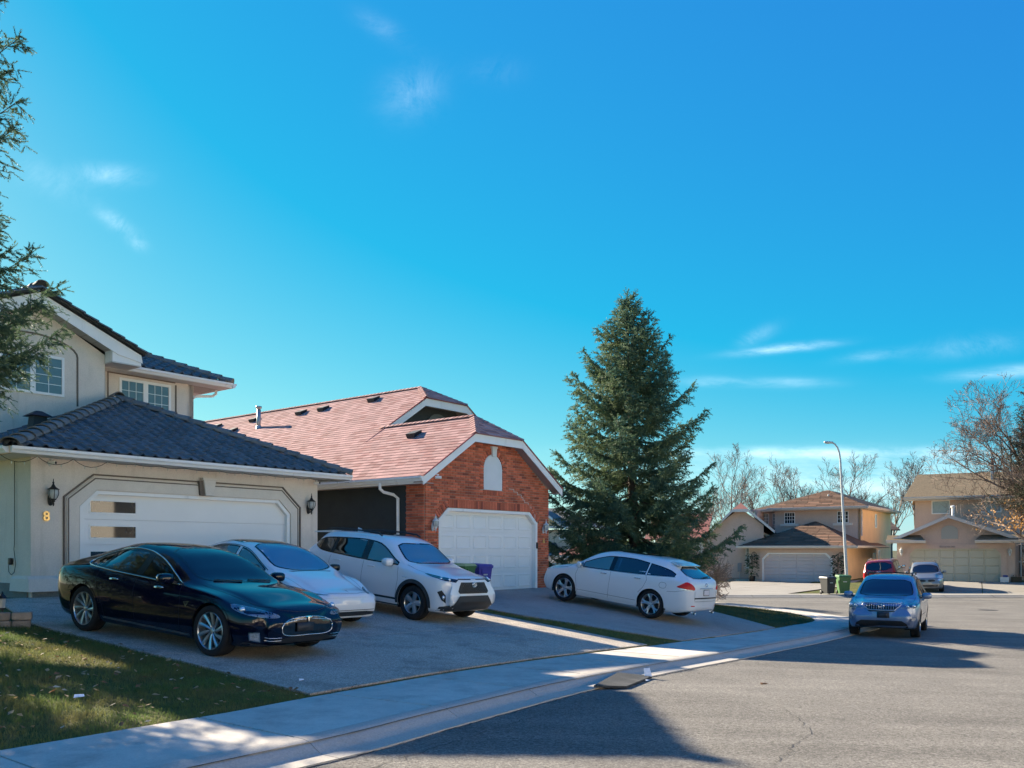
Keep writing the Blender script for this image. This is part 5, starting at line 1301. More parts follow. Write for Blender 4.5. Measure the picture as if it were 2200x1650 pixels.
# --- houses on the other side of the street, behind the viewpoint: their sunlit fronts light the shaded side and show in the cars and panes
M_opp = [mat('sunlit cream stucco', (.68, .62, .54), .95, var=(1, .06)), mat('sunlit pale stucco', (.70, .65, .58), .95, var=(1, .06))]
for k, (t_, n_, lb) in enumerate(((-22, -12, 'cream two storey house across the street, farthest left behind the viewpoint'), (-8, -12.5, 'pale two storey house across the street, left behind the viewpoint'), (6, -13, 'cream two storey house across the street right behind the viewpoint'), (20, -14, 'pale two storey house across the street, right behind the viewpoint'), (34, -15, 'cream two storey house across the street, farthest right behind the viewpoint'))):
    p_ = TN(t_, n_); HO = House('opposite_house', lb, 0, 0, -.3, ((p_.x, p_.y), (-UX, -UY))); mo = M_opp[k % 2]
    HO.wall([(-6, -.4), (6, -.4), (6, 5.6), (-6, 5.6)], [], FR(0), .2, mo, 'front_wall'); HO.wall([(.2, -.4), (9, -.4), (9, 5.6), (.2, 5.6)], [], SD(-6), .2, mo, 'side_wall'); HO.wall([(.2, -.4), (9, -.4), (9, 5.6), (.2, 5.6)], [], SD(5.8), .2, mo, 'side_wall')
    roofsheet(HO, 'roof', [(-6.6, -.6, 5.6), (6.6, -.6, 5.6), (6.6, 9.6, 5.6), (-6.6, 9.6, 5.6), (-2, 4.5, 7.6), (2, 4.5, 7.6)], [(0, 1, 5, 4), (1, 2, 5), (2, 3, 4, 5), (3, 0, 4)], M_brownplain, .1)
    far_door(HO, -.15, -.5, 4.4, -.35, 1.9, 4, 4, M_white); HO.b(MB().box(-3.6, -2.6, -.06, 0, -.3, 1.8), 'front_door', M_groove)
    for a0 in (-4.6, -.4, 2.6): window(HO, FR(0), a0, a0 + 1.7, 3.2, 4.6, 2, 1, 1, .06, m_glass=M_darkwin)
V, Fq = sheet(lambda X, Y: zroad(to_tn(X, Y)[0]) + .1, -60, 60, -75, 20, 40, 40)
t_, n_ = to_tn(V[:, 0], V[:, 1]); keep = (n_[Fq] < -5.5).all(1)
tag(np_mesh('opposite_forecourt', V, Fq[keep], mat('pale forecourt concrete', (.54, .50, .43), .9, var=(.6, .15))), kind='structure')
# ================================================================== trees
M_bark = mat('spruce bark', (.115, .085, .065), .95, var=(8, .3), bump=(14, .8, .04))
M_needle = mat('spruce needles', (.085, .155, .105), .75, spec=.2, var=(1.6, .35, 14, .25), col2=(.165, .215, .105, 1.0), tr=.28)
M_needle2 = mat('near spruce needles', (.07, .125, .075), .65, spec=.3, var=(2.5, .3, 25, .3), col2=(.13, .185, .10, 1.6), tr=.35)
M_needle3 = mat('brownish spruce needles', (.075, .078, .055), .75, spec=.2, var=(1.2, .3), tr=.2)
M_branch = mat('spruce branch', (.07, .058, .045), .95, var=(8, .3))
M_twig = mat('bare twig', (.20, .145, .115), .9, var=(3, .2))
M_twigpale = mat('pale bare twig', (.24, .185, .15), .9, var=(3, .2))
M_twigdark = mat('dark bare twig', (.13, .10, .085), .9, var=(3, .2))

def needles(pos, dr, ln, nper, nlen, nwid, rng_, spread=.75):
    """shoots: many small blade triangles round each twig"""
    S = len(pos); K = nper
    d = dr / np.linalg.norm(dr, axis=1, keepdims=True)
    up = np.where(np.abs(d[:, 2:3]) > .9, np.array([[1., 0, 0]]), np.array([[0., 0, 1.]]))
    a = np.cross(d, up); a /= np.linalg.norm(a, axis=1, keepdims=True); b = np.cross(a, d)
    f = (np.arange(K)[None, :] + rng_.uniform(0, 1, (S, K))) / K
    ph = rng_.uniform(0, 2 * np.pi, (S, K))
    base = pos[:, None] + d[:, None] * (f * ln[:, None])[..., None]
    rad = a[:, None] * np.cos(ph)[..., None] + b[:, None] * np.sin(ph)[..., None]
    nd = d[:, None] * rng_.uniform(.45, .9, (S, K))[..., None] + rad * spread
    nd /= np.linalg.norm(nd, axis=2, keepdims=True)
    tl = nlen * rng_.uniform(.7, 1.25, (S, K)) * (1.0 - .35 * f)
    tip = base + nd * tl[..., None]
    sd = np.cross(nd, rad + .01); sd /= (np.linalg.norm(sd, axis=2, keepdims=True) + 1e-9); sd *= nwid * .5
    V = np.stack([base - sd, base + sd, tip], 2).reshape(-1, 3)
    return V
def spruce(name, label, base, height, z0, prof, seed, m_needle, shoot=.17, nper=5, nlen=.11, nwid=.035, step=.30, lean=(0, 0), trunk_r=.2, twig_gap=.16, droop=.35, group=None, azw=None, dens=1.0, extra=()):
    """prof(f) -> branch length at height fraction f; azw limits to an azimuth window"""
    R_ = np.random.default_rng(seed); root = thing(name, label, 'tree', base, 0, group)
    m = MB(); n = 14
    m.tube([(lean[0] * (k / n), lean[1] * (k / n), height * k / n - .3) for k in range(n + 1)], [trunk_r * (1 - .93 * k / n) + (.12 * trunk_r if k == 0 else 0) for k in range(n + 1)], 9); m.build('trunk', M_bark, root, smooth=True)
    P, D, Ln = [], [], []; br = MB()
    z = z0; az0 = 0; todo = list(extra)
    while z < height - .15 or todo:
        one = todo.pop() if todo else None
        if one: f = one[0] / height; L0 = one[2]; nb = 1
        else:
            f = z / height; L0 = prof(f)
            nb = int(max(4, round((7 if f < .75 else 5.5) * dens))); az0 += R_.uniform(.3, 1.2)
        for k in range(nb):
            az = one[1] if one else az0 + 2 * math.pi * k / nb + R_.uniform(-.35, .35)
            if azw and not one and abs((az - azw[0] + math.pi) % (2 * math.pi) - math.pi) > azw[1]: continue
            L_ = L0 * (R_.uniform(.97, 1.03) if one else R_.uniform(.72, 1.12)); zz = (one[0] if one else z) + R_.uniform(-.12, .12)
            up0 = 1.35 * max(0, f - .38) + .02
            h = np.array([math.cos(az), math.sin(az), 0.0]); side = np.array([-h[1], h[0], 0])
            st = np.array([lean[0] * f, lean[1] * f, zz])
            def bp(s):  # branch curve: droops, then the tip turns up
                return st + h * (L_ * s) + np.array([0, 0, L_ * (up0 * s - droop * (1 - .65 * f) * s * (1.15 - s) * 1.9 + .20 * s ** 3)])
            ns = max(3, int(L_ / .25))
            br.tube([tuple(bp(i / ns)) for i in range(ns + 1)], [max(.005, .024 * L_ / 2.5 * (1 - i / ns) + .004) for i in range(ns + 1)], 5, cap=False)
            s = .14 if L_ > .6 else 0.05
            while s < 1.0:
                p = bp(s); tan = bp(min(1, s + .03)) - bp(max(0, s - .03)); tan /= np.linalg.norm(tan)
                tl = (.50 * L_ * (1 - s) ** .75 * .85 + .16) * R_.uniform(.75, 1.15); tl = min(tl, .62)
                for sg in (-1, 1):
                    d = tan * .75 + side * sg * R_.uniform(.6, 1.0) + np.array([0, 0, R_.uniform(-.85, .10)]); d /= np.linalg.norm(d)
                    q = 0.0
                    while q < tl:
                        pp = p + d * q + np.array([0, 0, -.18 * q * q])
                        sd = d + R_.normal(0, .30, 3) + np.array([0, 0, -.12]); P.append(pp); D.append(sd); Ln.append(shoot * R_.uniform(.8, 1.3))
                        if R_.random() < .55:
                            P.append(pp); D.append(d * .6 + side * sg * .5 + R_.normal(0, .5, 3) + np.array([0, 0, -.35])); Ln.append(shoot * R_.uniform(.7, 1.1))
                        q += shoot * .62
                P.append(p); D.append(tan + R_.normal(0, .35, 3)); Ln.append(shoot * R_.uniform(.9, 1.4))
                s += twig_gap / L_ * R_.uniform(.8, 1.2)
            for kk in range(3): P.append(bp(.97)); D.append(h + R_.normal(0, .4, 3) + np.array([0, 0, .35])); Ln.append(shoot * 1.3)
        if not one: z += step * R_.uniform(.8, 1.2) * (1 if f < .6 else .75)
    top = np.array([lean[0], lean[1], height - .5])
    for k in range(26): P.append(top + np.array([0, 0, .55 * k / 26])); D.append(np.array([R_.normal(0, .6), R_.normal(0, .6), 1.0])); Ln.append(shoot * 1.2)
    br.build('branch', M_branch, root, smooth=True)
    V = needles(np.array(P), np.array(D), np.array(Ln), nper, nlen, nwid, R_)
    np_mesh('crown', V, np.arange(len(V)).reshape(-1, 3), m_needle, root)
    return root, len(P)
pf = pchip([0, .1, .16, .24, .32, .42, .55, .68, .8, .9, 1], [3.4, 3.75, 3.7, 3.4, 3.15, 2.9, 2.45, 1.85, 1.2, .55, .08])
r1, c1 = spruce('spruce_tree', 'tall dark green spruce standing behind the white crossover', (4.55, 31.4, -.55), 11.5, 1.85, lambda f: float(pf(f)), 11, M_needle, shoot=.17, nper=9, nlen=.088, nwid=.032, step=.46, lean=(-.35, 0), trunk_r=.26, twig_gap=.105, dens=1.15)
pf2 = pchip([0, .22, .25, .30, .34, .38, .5, .62, .7, 1], [2.3, 2.45, 2.8, 2.95, 2.9, 2.7, 2.8, 2.7, 2.4, .1]); pf3b = pchip([0, .2, .35, .6, 1], [3.1, 3.2, 3.1, 2.5, .1])
r2, c2 = spruce('spruce_tree', 'near spruce whose branches reach in at the left edge', (-10.2, 11.9, .3), 14.5, .9, lambda f: float(pf2(f)), 5, M_needle2, shoot=.16, nper=30, nlen=.044, nwid=.012, step=.30, trunk_r=.24, twig_gap=.10, droop=.22, azw=(.25, .85), dens=1.35, extra=[(3.95, -.05, 3.35), (4.3, .12, 3.5), (4.6, .3, 3.6), (3.8, .28, 3.3), (4.9, .02, 3.3), (5.15, .2, 3.25), (4.1, .45, 3.5), (4.5, -.12, 3.2), (3.7, .1, 3.2), (6.6, .15, 3.1), (7.1, .0, 2.95), (7.6, .25, 3.0)])
r2b, c2b = spruce('needle_half', 'x', (-10.2, 11.9, .3), 14.5, .8, lambda f: float(pf3b(f)), 6, M_needle2, shoot=.26, nper=5, nlen=.10, nwid=.028, step=.55, trunk_r=.02, twig_gap=.16, droop=.22, azw=(.25 + math.pi, 2.25))
for ch in list(r2b.children):     # the far side of the same tree: coarser needles
    if ch.name.startswith('trunk'): bpy.data.objects.remove(ch); continue
    ch.parent = r2; ch.name = ch.name.split('.')[0]
bpy.data.objects.remove(r2b)
pf3 = pchip([0, .2, .5, .8, 1], [2.6, 2.8, 2.0, .9, .1])
r3, c3 = spruce('spruce_tree', 'brownish spruce at the right edge above the tan roof', (27.9, 45.6, -.5), 11.4, 4.6, lambda f: float(pf3(f)), 8, M_needle3, shoot=.24, nper=6, nlen=.12, nwid=.04, step=.45, trunk_r=.2, twig_gap=.3, droop=.1)
print('shoots', c1, c2, c2b, c3)

def bare(name, label, base, height, seed, m_, spread=.55, trunk=.16, levels=5, kids=(5, 5, 5, 4), up=.25, first=.25, multi=1, group=None, cat='tree', min_r=.004, lenf=.52, wig=.10):
    R_ = random.Random(seed); root = thing(name, label, cat, base, 0, group); tr = MB(); cr = MB()
    def limb(p, d, L_, r, lev):
        n = 6 if lev < 2 else 4 if lev < 3 else 3; pts = [p]; rs = [r]; dd = d.copy()
        for i in range(n):
            dd = (dd + Vector((R_.gauss(0, wig), R_.gauss(0, wig), R_.gauss(0, wig * .7) + up * .10 * (lev > 0)))).normalized()
            p = p + dd * (L_ / n); pts.append(p); rs.append(max(min_r, r * (1 - .75 * (i + 1) / n)))
        (tr if lev == 0 else cr).tube(pts, rs, 7 if lev == 0 else 5 if lev == 1 else 3, cap=False)
        if lev >= levels - 1: return
        for k in range(kids[min(lev, len(kids) - 1)]):
            f = (first if lev == 0 else .15) + (1 - (first if lev == 0 else .15)) * (k + R_.random()) / kids[min(lev, len(kids) - 1)]
            i = min(n - 1, int(f * n)); q = pts[i].lerp(pts[i + 1], f * n - i)
            tan = (pts[i + 1] - pts[i]).normalized(); az = R_.uniform(0, 2 * math.pi); o = tan.orthogonal().normalized(); o = Matrix.Rotation(az, 3, tan) @ o
            nd = (tan * (1 - spread * .6) + o * spread * R_.uniform(.8, 1.3) + Vector((0, 0, up * .5))).normalized()
            limb(q, nd, L_ * lenf * (1.15 - .55 * f) * R_.uniform(.8, 1.25), max(min_r, rs[i] * .62), lev + 1)
    for k in range(multi):
        a = 2 * math.pi * k / max(1, multi) + R_.random(); t_ = .0 if multi == 1 else R_.uniform(.25, .5)
        limb(Vector((0, 0, -.2)), Vector((math.cos(a) * t_, math.sin(a) * t_, 1)).normalized(), height * (R_.uniform(.9, 1.05) if multi == 1 else R_.uniform(.75, 1)) * (.86 if multi == 1 else .66), trunk, 0)
    tr.build('trunk', m_, root, smooth=True); cr.build('crown', m_, root)
    return root
# bare trees along the skyline behind the far houses
SKY = [(1562, 92, 10.4, 'thin bare tree rising just right of the big spruce', M_twigpale), (1622, 96, 9.6, 'bare tree behind the clipped red gable', M_twigpale), (1745, 88, 11.2, 'spreading bare tree behind the brown hip roof, left of the lamp', M_twig),
       (1862, 90, 11.6, 'dark bare tree behind the brown hip roof, right of the lamp', M_twigdark), (1812, 97, 11.6, 'bare tree right behind the street lamp head', M_twig), (1965, 84, 10.2, 'bare tree in the gap between the two right houses', M_twigdark), (1690, 99, 11.0, 'bare tree above the arched porch', M_twigpale), (1520, 98, 8.6, 'bare tree half hidden by the right branches of the spruce', M_twigpale), (1915, 98, 10.6, 'faint bare tree between the lamp and the tan roof', M_twigpale)]
for i, (px, Y, h, lb, m_) in enumerate(SKY):
    bare('bare_tree', lb, ((px - 1100) / 1850 * Y, Y, -.8), h * 1.06, 40 + i, m_, spread=.62, trunk=.17, levels=5, kids=(8, 6, 5, 4), first=.22, group='bare trees on the skyline', min_r=.012, up=.55, lenf=.55, wig=.09, multi=2 if i in (2, 3) else 1)
bare('bare_tree', 'large dense bare tree with orange leaves low down at the right edge', (29.8, 43.6 + 3.2, -.5), 14.0, 77, M_twig, spread=.72, trunk=.20, levels=6, kids=(9, 7, 6, 4, 3), first=.12, multi=5, min_r=.008, up=.40, lenf=.58, wig=.06)
bare('bare_shrub', 'pale leafless shrub behind the roof of the white crossover', (7.9, 37.2, -.6), 3.4, 15, M_twigpale, spread=.8, trunk=.07, levels=5, kids=(6, 5, 5, 3), first=.1, multi=5, cat='shrub', min_r=.010, up=.2, lenf=.62)
# orange leaves clinging low on the right tree
Rl = np.random.default_rng(3); nL = 900
c = np.stack([28.3 + Rl.normal(0, 1.2, nL), 46.0 + Rl.normal(0, 1.0, nL), 2.6 + np.abs(Rl.normal(0, .75, nL))], 1); dv = Rl.normal(0, 1, (nL, 3)); dv /= np.linalg.norm(dv, axis=1, keepdims=True); ev = np.cross(dv, Rl.normal(0, 1, (nL, 3))); ev /= np.linalg.norm(ev, axis=1, keepdims=True)
V = np.stack([c - dv * .07, c + ev * .045, c + dv * .07, c - ev * .045], 1).reshape(-1, 3)
tag(np_mesh('clinging_leaves', V, np.arange(len(V)).reshape(-1, 4), mat('orange leaf', (.42, .22, .07), .7, var=(4, .4), tr=.3)), 'orange leaves left on the low branches of the right bare tree', 'leaves', kind='stuff')
# ================================================================== cars
def paint(name, col, metal=0.0, rough=.35, coat=1.0, spec=.5, ctint=(1, 1, 1)): return mat(name, col, rough, metal=metal, spec=spec, coat=coat, ctint=ctint)
M_pblack = paint('navy black paint', (.0032, .0042, .0150), 0, .3, 1.0, 0.0, (.78, .80, 1.0))
M_pwhite = paint('pearl white paint', (.74, .74, .73), 0, .35)
M_pwhite2 = paint('white paint', (.72, .725, .73), 0, .35)
M_pblue = paint('blue silver paint', (.18, .235, .36), .6, .35)
M_pred = paint('dark red paint', (.26, .018, .022), .1, .35)
M_pgrey = paint('warm grey paint', (.24, .235, .225), .5, .35)
M_glass = glass('tinted window glass', (.62, .68, .66), base=.0)
M_glassd = glass('dark tinted glass', (.10, .12, .12), base=.02)
M_wind = glass('windshield glass', (.86, .88, .90), .95, .0, .95)
M_frit = mat('black glazing edge', (.006, .006, .007), .25, spec=.5)
M_chrome = mat('chrome', (.75, .76, .77), .12, metal=1.0)
M_tyre = mat('tyre rubber', (.016, .016, .017), .85, spec=.3, var=(12, .2), bump=(80, .2, .003))
M_rim = mat('alloy rim', (.52, .53, .54), .28, metal=.85)
M_rimd = mat('rim gap dark', (.012, .012, .013), .6)
M_clad = mat('grey plastic cladding', (.032, .036, .040), .6, spec=.4)
M_blackp = mat('black plastic', (.012, .012, .013), .5)
M_mesh = mat('grille mesh', (.018, .019, .02), .4, spec=.5)
M_lens = glass('lamp lens', (.93, .94, .95), .8, .0, .9)
M_lampin = mat('lamp reflector', (.42, .43, .45), .35, metal=.5, var=(45, .6))
M_lampdark = mat('dark lamp housing', (.07, .075, .085), .3, metal=.4, var=(40, .6))
M_lampw = mat('lamp projector', (.75, .77, .80), .15, metal=.6)
M_tail = mat('red tail lamp', (.60, .012, .012), .25, spec=.3)
M_seatd = mat('dark seat', (.06, .06, .062), .8)
M_seatt = mat('tan seat', (.50, .43, .33), .8)
M_seatg = mat('grey seat', (.26, .26, .265), .8)
M_seam = mat('panel gap', (.01, .01, .011), .7)
M_plate = mat('plate holder', (.022, .024, .03), .55)
M_platew = mat('pale licence plate', (.72, .66, .66), .5, var=(60, .25))
M_tissue = mat('tissue box', (.75, .76, .78), .7, var=(30, .15))

class Car:
    def __init__(s, name, label, p, color, group=None):
        s.p = p; s.root = thing(name, label, 'car', group=group); s.color = color; s.holes = []
        s.curves(); s.skin()
    def curves(s):
        p = s.p; xn, xt, W, H, zb = p['xn'], p['xt'], p['W'], p['H'], p['zb']
        hf, hc, xc, xrf, xrr, hr, xb, hb, dk = p['hoodf'], p['hoodc'], p['xc'], p['xrf'], p['xrr'], p['hr'], p['xb'], p['hb'], p['deck']
        nl = p.get('nlow', .34); nz = p.get('nz', .52)
        k = p.get('zt') or ([(xn, nz), (xn - .02, nz + .45 * (hf - nz)), (xn - .07, hf - .06), (xn - .16, hf - .015), (xn - .35, hf + .02), ((xn + xc) / 2 - .1, hf + .62 * (hc - hf)), (xc + .12, hc - .012), (xc, hc + .015),
             (xc + (xrf - xc) * .35, hc + (H - hc) * .42), (xc + (xrf - xc) * .72, hc + (H - hc) * .80), (xrf, H - .035), (xrf - .3, H - .006), ((xrf + xrr) / 2, H), (xrr + .2, (hr + H) / 2 + .01), (xrr, hr)]
             + p.get('tail', [(xrr + (xb - xrr) * .5, hr + (hb - hr) * .47), (xb, hb), (xt + .05, dk), (xt + .015, dk - .16), (xt, .58)]))
        s.zt = pchip(*zip(*k))
        bf, br_ = p['bf'], p['br']
        s.zs = pchip(*zip(*(p.get('zs') or [(xn, nz - .04), (xn - .1, hf - .13), (xn - .4, hf - .07), (p['wb'] / 2, bf - .06), (xc, bf - .01), (xrf, bf + .01), (-.6, (bf + br_) / 2 + .01), (-p['wb'] / 2, br_), (xt + .35, br_ - .02), (xt + .06, min(dk, br_) - .08), (xt, .5)])))
        ya, yr = p['ya'], p['yr']
        zrk = [(xn, nz - .01), (xn - .1, hf - .08), (xn - .35, hf - .03), (p['wb'] / 2, hf + .5 * (hc - hf)), (xc + .05, hc - .03), (xc - .10, hc + .02), (xc - .10 + (xrf - xc) * .5, hc + (H - hc) * .50), (xrf - .14, H - .10), (xrf - .5, H - .065), ((xrf + xrr) / 2 - .1, H - .06), (xrr + .1, (H + hr) / 2 - .075)]
        s.zr = pchip(*zip(*(zrk + p.get('zrt', [(xrr - .02, hr - .09), ((xrr + xb) / 2, hr + (hb - hr) * .5 - .05), (xb, hb - .03), (xt + .06, dk - .05), (xt, .55)]))))
        s.yr = pchip(*zip(*([(xn, .25 * W), (xn - .12, .55 * W), (p['wb'] / 2, .66 * W), (xc + .1, ya * .97), (xc - .1, ya), (xrf, yr + .03), (xrf - .5, yr), ((xrf + xrr) / 2, yr), (xrr, yr - .02)] + p.get('yrt', [((xrr + xb) / 2, yr + .02), (xb, ya * .95), (xt + .1, ya * .9), (xt, .5 * W)]))))
        fe = p.get('fe', .34); re = p.get('re', .26)
        s.Wf = pchip(*zip(*(p.get('Wk') or [(xn, W * fe * 1.0), (xn - .02, W * (fe + .20)), (xn - .07, W * .70), (xn - .17, W * .83), (xn - .36, W * .93), (p['wb'] / 2, W * .985), (p['wb'] / 2 - .7, W * .975), (0, W * .985), (-p['wb'] / 2 + .3, W), (-p['wb'] / 2 - .2, W * .99), (xt + .38, W * .95), (xt + .17, W * .88), (xt + .06, W * .77), (xt + .02, W * .64), (xt, W * .48)])))
        s.zb = pchip(*zip(*[(xn, nl + .06), (xn - .06, nl - .08), (xn - .2, zb + .03), (xn - .5, zb), (0, zb), (xt + .5, zb + .02), (xt + .15, zb + .10), (xt + .03, .36), (xt, .44)]))
    def section(s, x):
        p = s.p; W = float(s.Wf(x)); zb = float(s.zb(x)); zs = float(s.zs(x)); zt = float(s.zt(x)); zr = min(float(s.zr(x)), zt - .004); yr = min(float(s.yr(x)), W * .93)
        zs = min(zs, zr - .004); zb = min(zb, zs - .05)
        h = zs - zb; sw = p.get('sw', .955)
        tuck = p.get('tuck', .955)
        pts = [(0, zb), (.72 * W, zb), (.90 * W, zb + .012), (tuck * W, zb + .16 * h), (.985 * W, zb + .36 * h), (W, zb + .60 * h), (.992 * W, zb + .82 * h), (sw * W, zs)]
        ym = (sw * W + yr) / 2; zm = (zs + zr) / 2; bow = .045 * max(0, zr - zs)
        pts += [(ym + bow, zm), (yr, zr), (yr * .86, zr + .55 * (zt - zr)), (yr * .5, zr + .90 * (zt - zr)), (0, zt)]
        return pts
    SEG = [2, 2, 2, 4, 4, 4, 4, 5, 5, 4, 4, 4]
    def skin(s):
        p = s.p; xn, xt = p['xn'], p['xt']; n = 132
        u = np.linspace(0, 1, n); xs = xt + (xn - xt) * (.55 * u + .45 * (.5 - .5 * np.cos(math.pi * u)))
        xs = np.concatenate([[xt + .002, xt + .006], xs[1:-1], [xn - .006, xn - .002]]); xs.sort()
        V = []; rings = []
        for x in xs:
            P = np.array(s.section(x)); P2 = np.vstack([P, [-P[-2][0], P[-2][1]]]); ch = np.concatenate([[0], np.cumsum(np.hypot(*np.diff(P2, axis=0).T) + 1e-6)])
            fy, fz = pchip(ch, P2[:, 0]), pchip(ch, P2[:, 1]); ss = []
            for i, k in enumerate(s.SEG): ss += list(ch[i] + (ch[i + 1] - ch[i]) * np.arange(k) / k)
            ss.append(ch[len(P) - 1]); ss = np.array(ss); yy = fy(ss); zz = fz(ss); yy[0] = 0; yy[-1] = 0
            ring = [(x, a, b) for a, b in zip(yy, zz)] + [(x, -a, b) for a, b in list(zip(yy, zz))[-2:0:-1]]
            rings.append(ring)
        m = len(rings[0]); V = [v for r in rings for v in r]; Fs = []
        for i in range(len(rings) - 1):
            for k in range(m): Fs.append((i * m + k, i * m + (k + 1) % m, (i + 1) * m + (k + 1) % m, (i + 1) * m + k))
        b0 = len(V); V.append(tuple(np.mean(rings[0], axis=0))); V.append(tuple(np.mean(rings[-1], axis=0)))
        for k in range(m): Fs.append((b0, (k + 1) % m, k)); Fs.append((b0 + 1, (len(rings) - 1) * m + k, (len(rings) - 1) * m + (k + 1) % m))
        Fs = [f[::-1] for f in Fs]
        s.V, s.F = V, Fs; s.bvh = BVHTree.FromPolygons([Vector(v) for v in V], Fs)
    # --- patches laid on the skin
    def hit(s, q, n, off, back=.6):
        loc, nm, i, d = s.bvh.ray_cast(q + n * back, -n, 2.2)
        if loc is None:
            loc, nm, i, d = s.bvh.find_nearest(q)
        return loc + n * off
    def frame(s, pts, n=None):
        P = [Vector(q) for q in pts]; c = sum(P, Vector()) / len(P)
        if n is None:
            n = Vector()
            for i in range(len(P)): n += (P[i] - c).cross(P[(i + 1) % len(P)] - c)
            n.normalize()
            if n.dot(c - Vector((c.x * .6, 0, .6))) < 0: n = -n
        n = Vector(n).normalized(); u = n.orthogonal().normalized() if abs(n.z) > .95 else Vector((0, 0, 1)).cross(n).normalized(); v = n.cross(u)
        return c, n, u, v
    def patch(s, name, pts, m_, off=.004, step=.06, n=None, parent=None, smooth=True, thick=0.0, back=.6):
        c, n, u, v = s.frame(pts, n); bm = bmesh.new()
        vs = [bm.verts.new(((Vector(q) - c).dot(u), (Vector(q) - c).dot(v), 0)) for q in pts]
        f = bm.faces.new(vs); bmesh.ops.triangulate(bm, faces=[f], ngon_method='EAR_CLIP')
        for ax in (0, 1):
            lo = min(q.co[ax] for q in bm.verts); hi = max(q.co[ax] for q in bm.verts); k = max(1, int((hi - lo) / step))
            for i in range(1, k):
                co = Vector((0, 0, 0)); co[ax] = lo + (hi - lo) * i / k; no = Vector((0, 0, 0)); no[ax] = 1
                bmesh.ops.bisect_plane(bm, geom=bm.verts[:] + bm.edges[:] + bm.faces[:], plane_co=co, plane_no=no)
        for q in bm.verts: q.co = s.hit(c + u * q.co.x + v * q.co.y, n, off, back)
        bmesh.ops.recalc_face_normals(bm, faces=bm.faces[:])
        if sum((f.normal.dot(n) for f in bm.faces)) < 0: bmesh.ops.reverse_faces(bm, faces=bm.faces[:])
        if thick:
            r = bmesh.ops.extrude_face_region(bm, geom=bm.faces[:]); 
            for q in [g for g in r['geom'] if isinstance(g, bmesh.types.BMVert)]: q.co += n * thick
            bmesh.ops.recalc_face_normals(bm, faces=bm.faces[:])
        me = bpy.data.meshes.new(name); bm.to_mesh(me); bm.free(); me.materials.append(m_)
        if smooth: me.polygons.foreach_set('use_smooth', [True] * len(me.polygons))
        return link(name, me, parent or s.root)
    def shrink(s, pts, d, n=None):
        c, n, u, v = s.frame(pts, n); P2 = [((Vector(q) - c).dot(u), (Vector(q) - c).dot(v)) for q in pts]
        return [c + u * a + v * b for a, b in ring2(P2, -d)]
    def band(s, name, outer, inner, m_, off=.005, n=None, closed=True, parent=None, back=.6):
        """strip between two outlines, following the skin"""
        _, n, u, v = s.frame(outer, n); O = [Vector(q) for q in outer]; I = [Vector(q) for q in inner]
        if closed: O.append(O[0]); I.append(I[0])
        mb = MB(); vs = []; fs = []
        for i in range(len(O) - 1):
            k = max(1, int((O[i + 1] - O[i]).length / .05))
            for j in range(k + (1 if i == len(O) - 2 else 0)):
                f = j / k; a = O[i].lerp(O[i + 1], f); b = I[i].lerp(I[i + 1], f)
                vs += [s.hit(a, n, off, back), s.hit(b, n, off, back)]
        for i in range(len(vs) // 2 - 1): fs.append((2 * i, 2 * i + 1, 2 * i + 3, 2 * i + 2))
        mb.add(vs, fs); o = mb.build(name, m_, parent or s.root, smooth=True); return o
    def line(s, name, pts, w, m_, off=.003, n=(0, 1, 0), parent=None, back=.6, r=None):
        """thin strip (or tube when r is given) along a polyline on the skin"""
        P = [Vector(q) for q in pts]; n = Vector(n).normalized(); Q = []
        for i in range(len(P) - 1):
            k = max(1, int((P[i + 1] - P[i]).length / .05)); Q += [P[i].lerp(P[i + 1], j / k) for j in range(k)]
        Q.append(P[-1]); vs = []; mb = MB()
        if r: return MB().tube([s.hit(q, n, off, back) for q in Q], r, 6).build(name, m_, parent or s.root, smooth=True)
        for i, q in enumerate(Q):
            d = (Q[min(i + 1, len(Q) - 1)] - Q[max(0, i - 1)]).normalized(); sd = n.cross(d).normalized() * w * .5
            vs += [s.hit(q - sd, n, off, back), s.hit(q + sd, n, off, back)]
        mb.add(vs, [(2 * i, 2 * i + 1, 2 * i + 3, 2 * i + 2) for i in range(len(Q) - 1)]); return mb.build(name, m_, parent or s.root, smooth=True)
    def window(s, name, pts, m_glass=None, frit=.030, n=None, trim=None, both=False):
        sides = (1, -1) if both else (1,)
        for sg in sides:
            P = [(a, b * sg, c) for a, b, c in pts]; nn = None if n is None else (n[0], n[1] * sg, n[2])
            inn = s.shrink(P, frit, nn); s.holes.append((s.shrink(P, frit * .45, nn), nn))
            o = s.patch(name, P, m_glass or M_glass, .002, .07, nn); s.band('glazing_edge', P, inn, M_frit, .0045, nn, parent=o)
            if trim: s.line('window_trim', list(P) + [P[0]], .0, trim, .004, s.frame(P, nn)[1], parent=o, r=.007)
    def finish_body(s, wells=True):
        p = s.p; xa = (p['wb'] / 2, -p['wb'] / 2); ra = p['ra']; za = p['rw'] - .0
        V = [Vector(v) for v in s.V]; kill = set()
        H = []
        for pts, nn in s.holes:
            c, n, u, v = s.frame(pts, nn); H.append((c, n, u, v, [((Vector(q) - c).dot(u), (Vector(q) - c).dot(v)) for q in pts]))
        for i, f in enumerate(s.F):
            c = sum((V[k] for k in f), Vector()) / len(f)
            for a in xa:
                if abs(c.y) > p['W'] - .42 and (c.x - a) ** 2 + (c.z - za) ** 2 < ra * ra: kill.add(i)
            if i in kill: continue
            a, b, d = V[f[0]], V[f[1]], V[f[2]]; fn = (b - a).cross(d - a)
            for (hc_, n, u, v, poly) in H:
                q = c - hc_
                if abs(q.dot(n)) < .45 and fn.dot(n) > 0 and inpoly((q.dot(u), q.dot(v)), poly): kill.add(i); break
        Fs = [f for i, f in enumerate(s.F) if i not in kill]
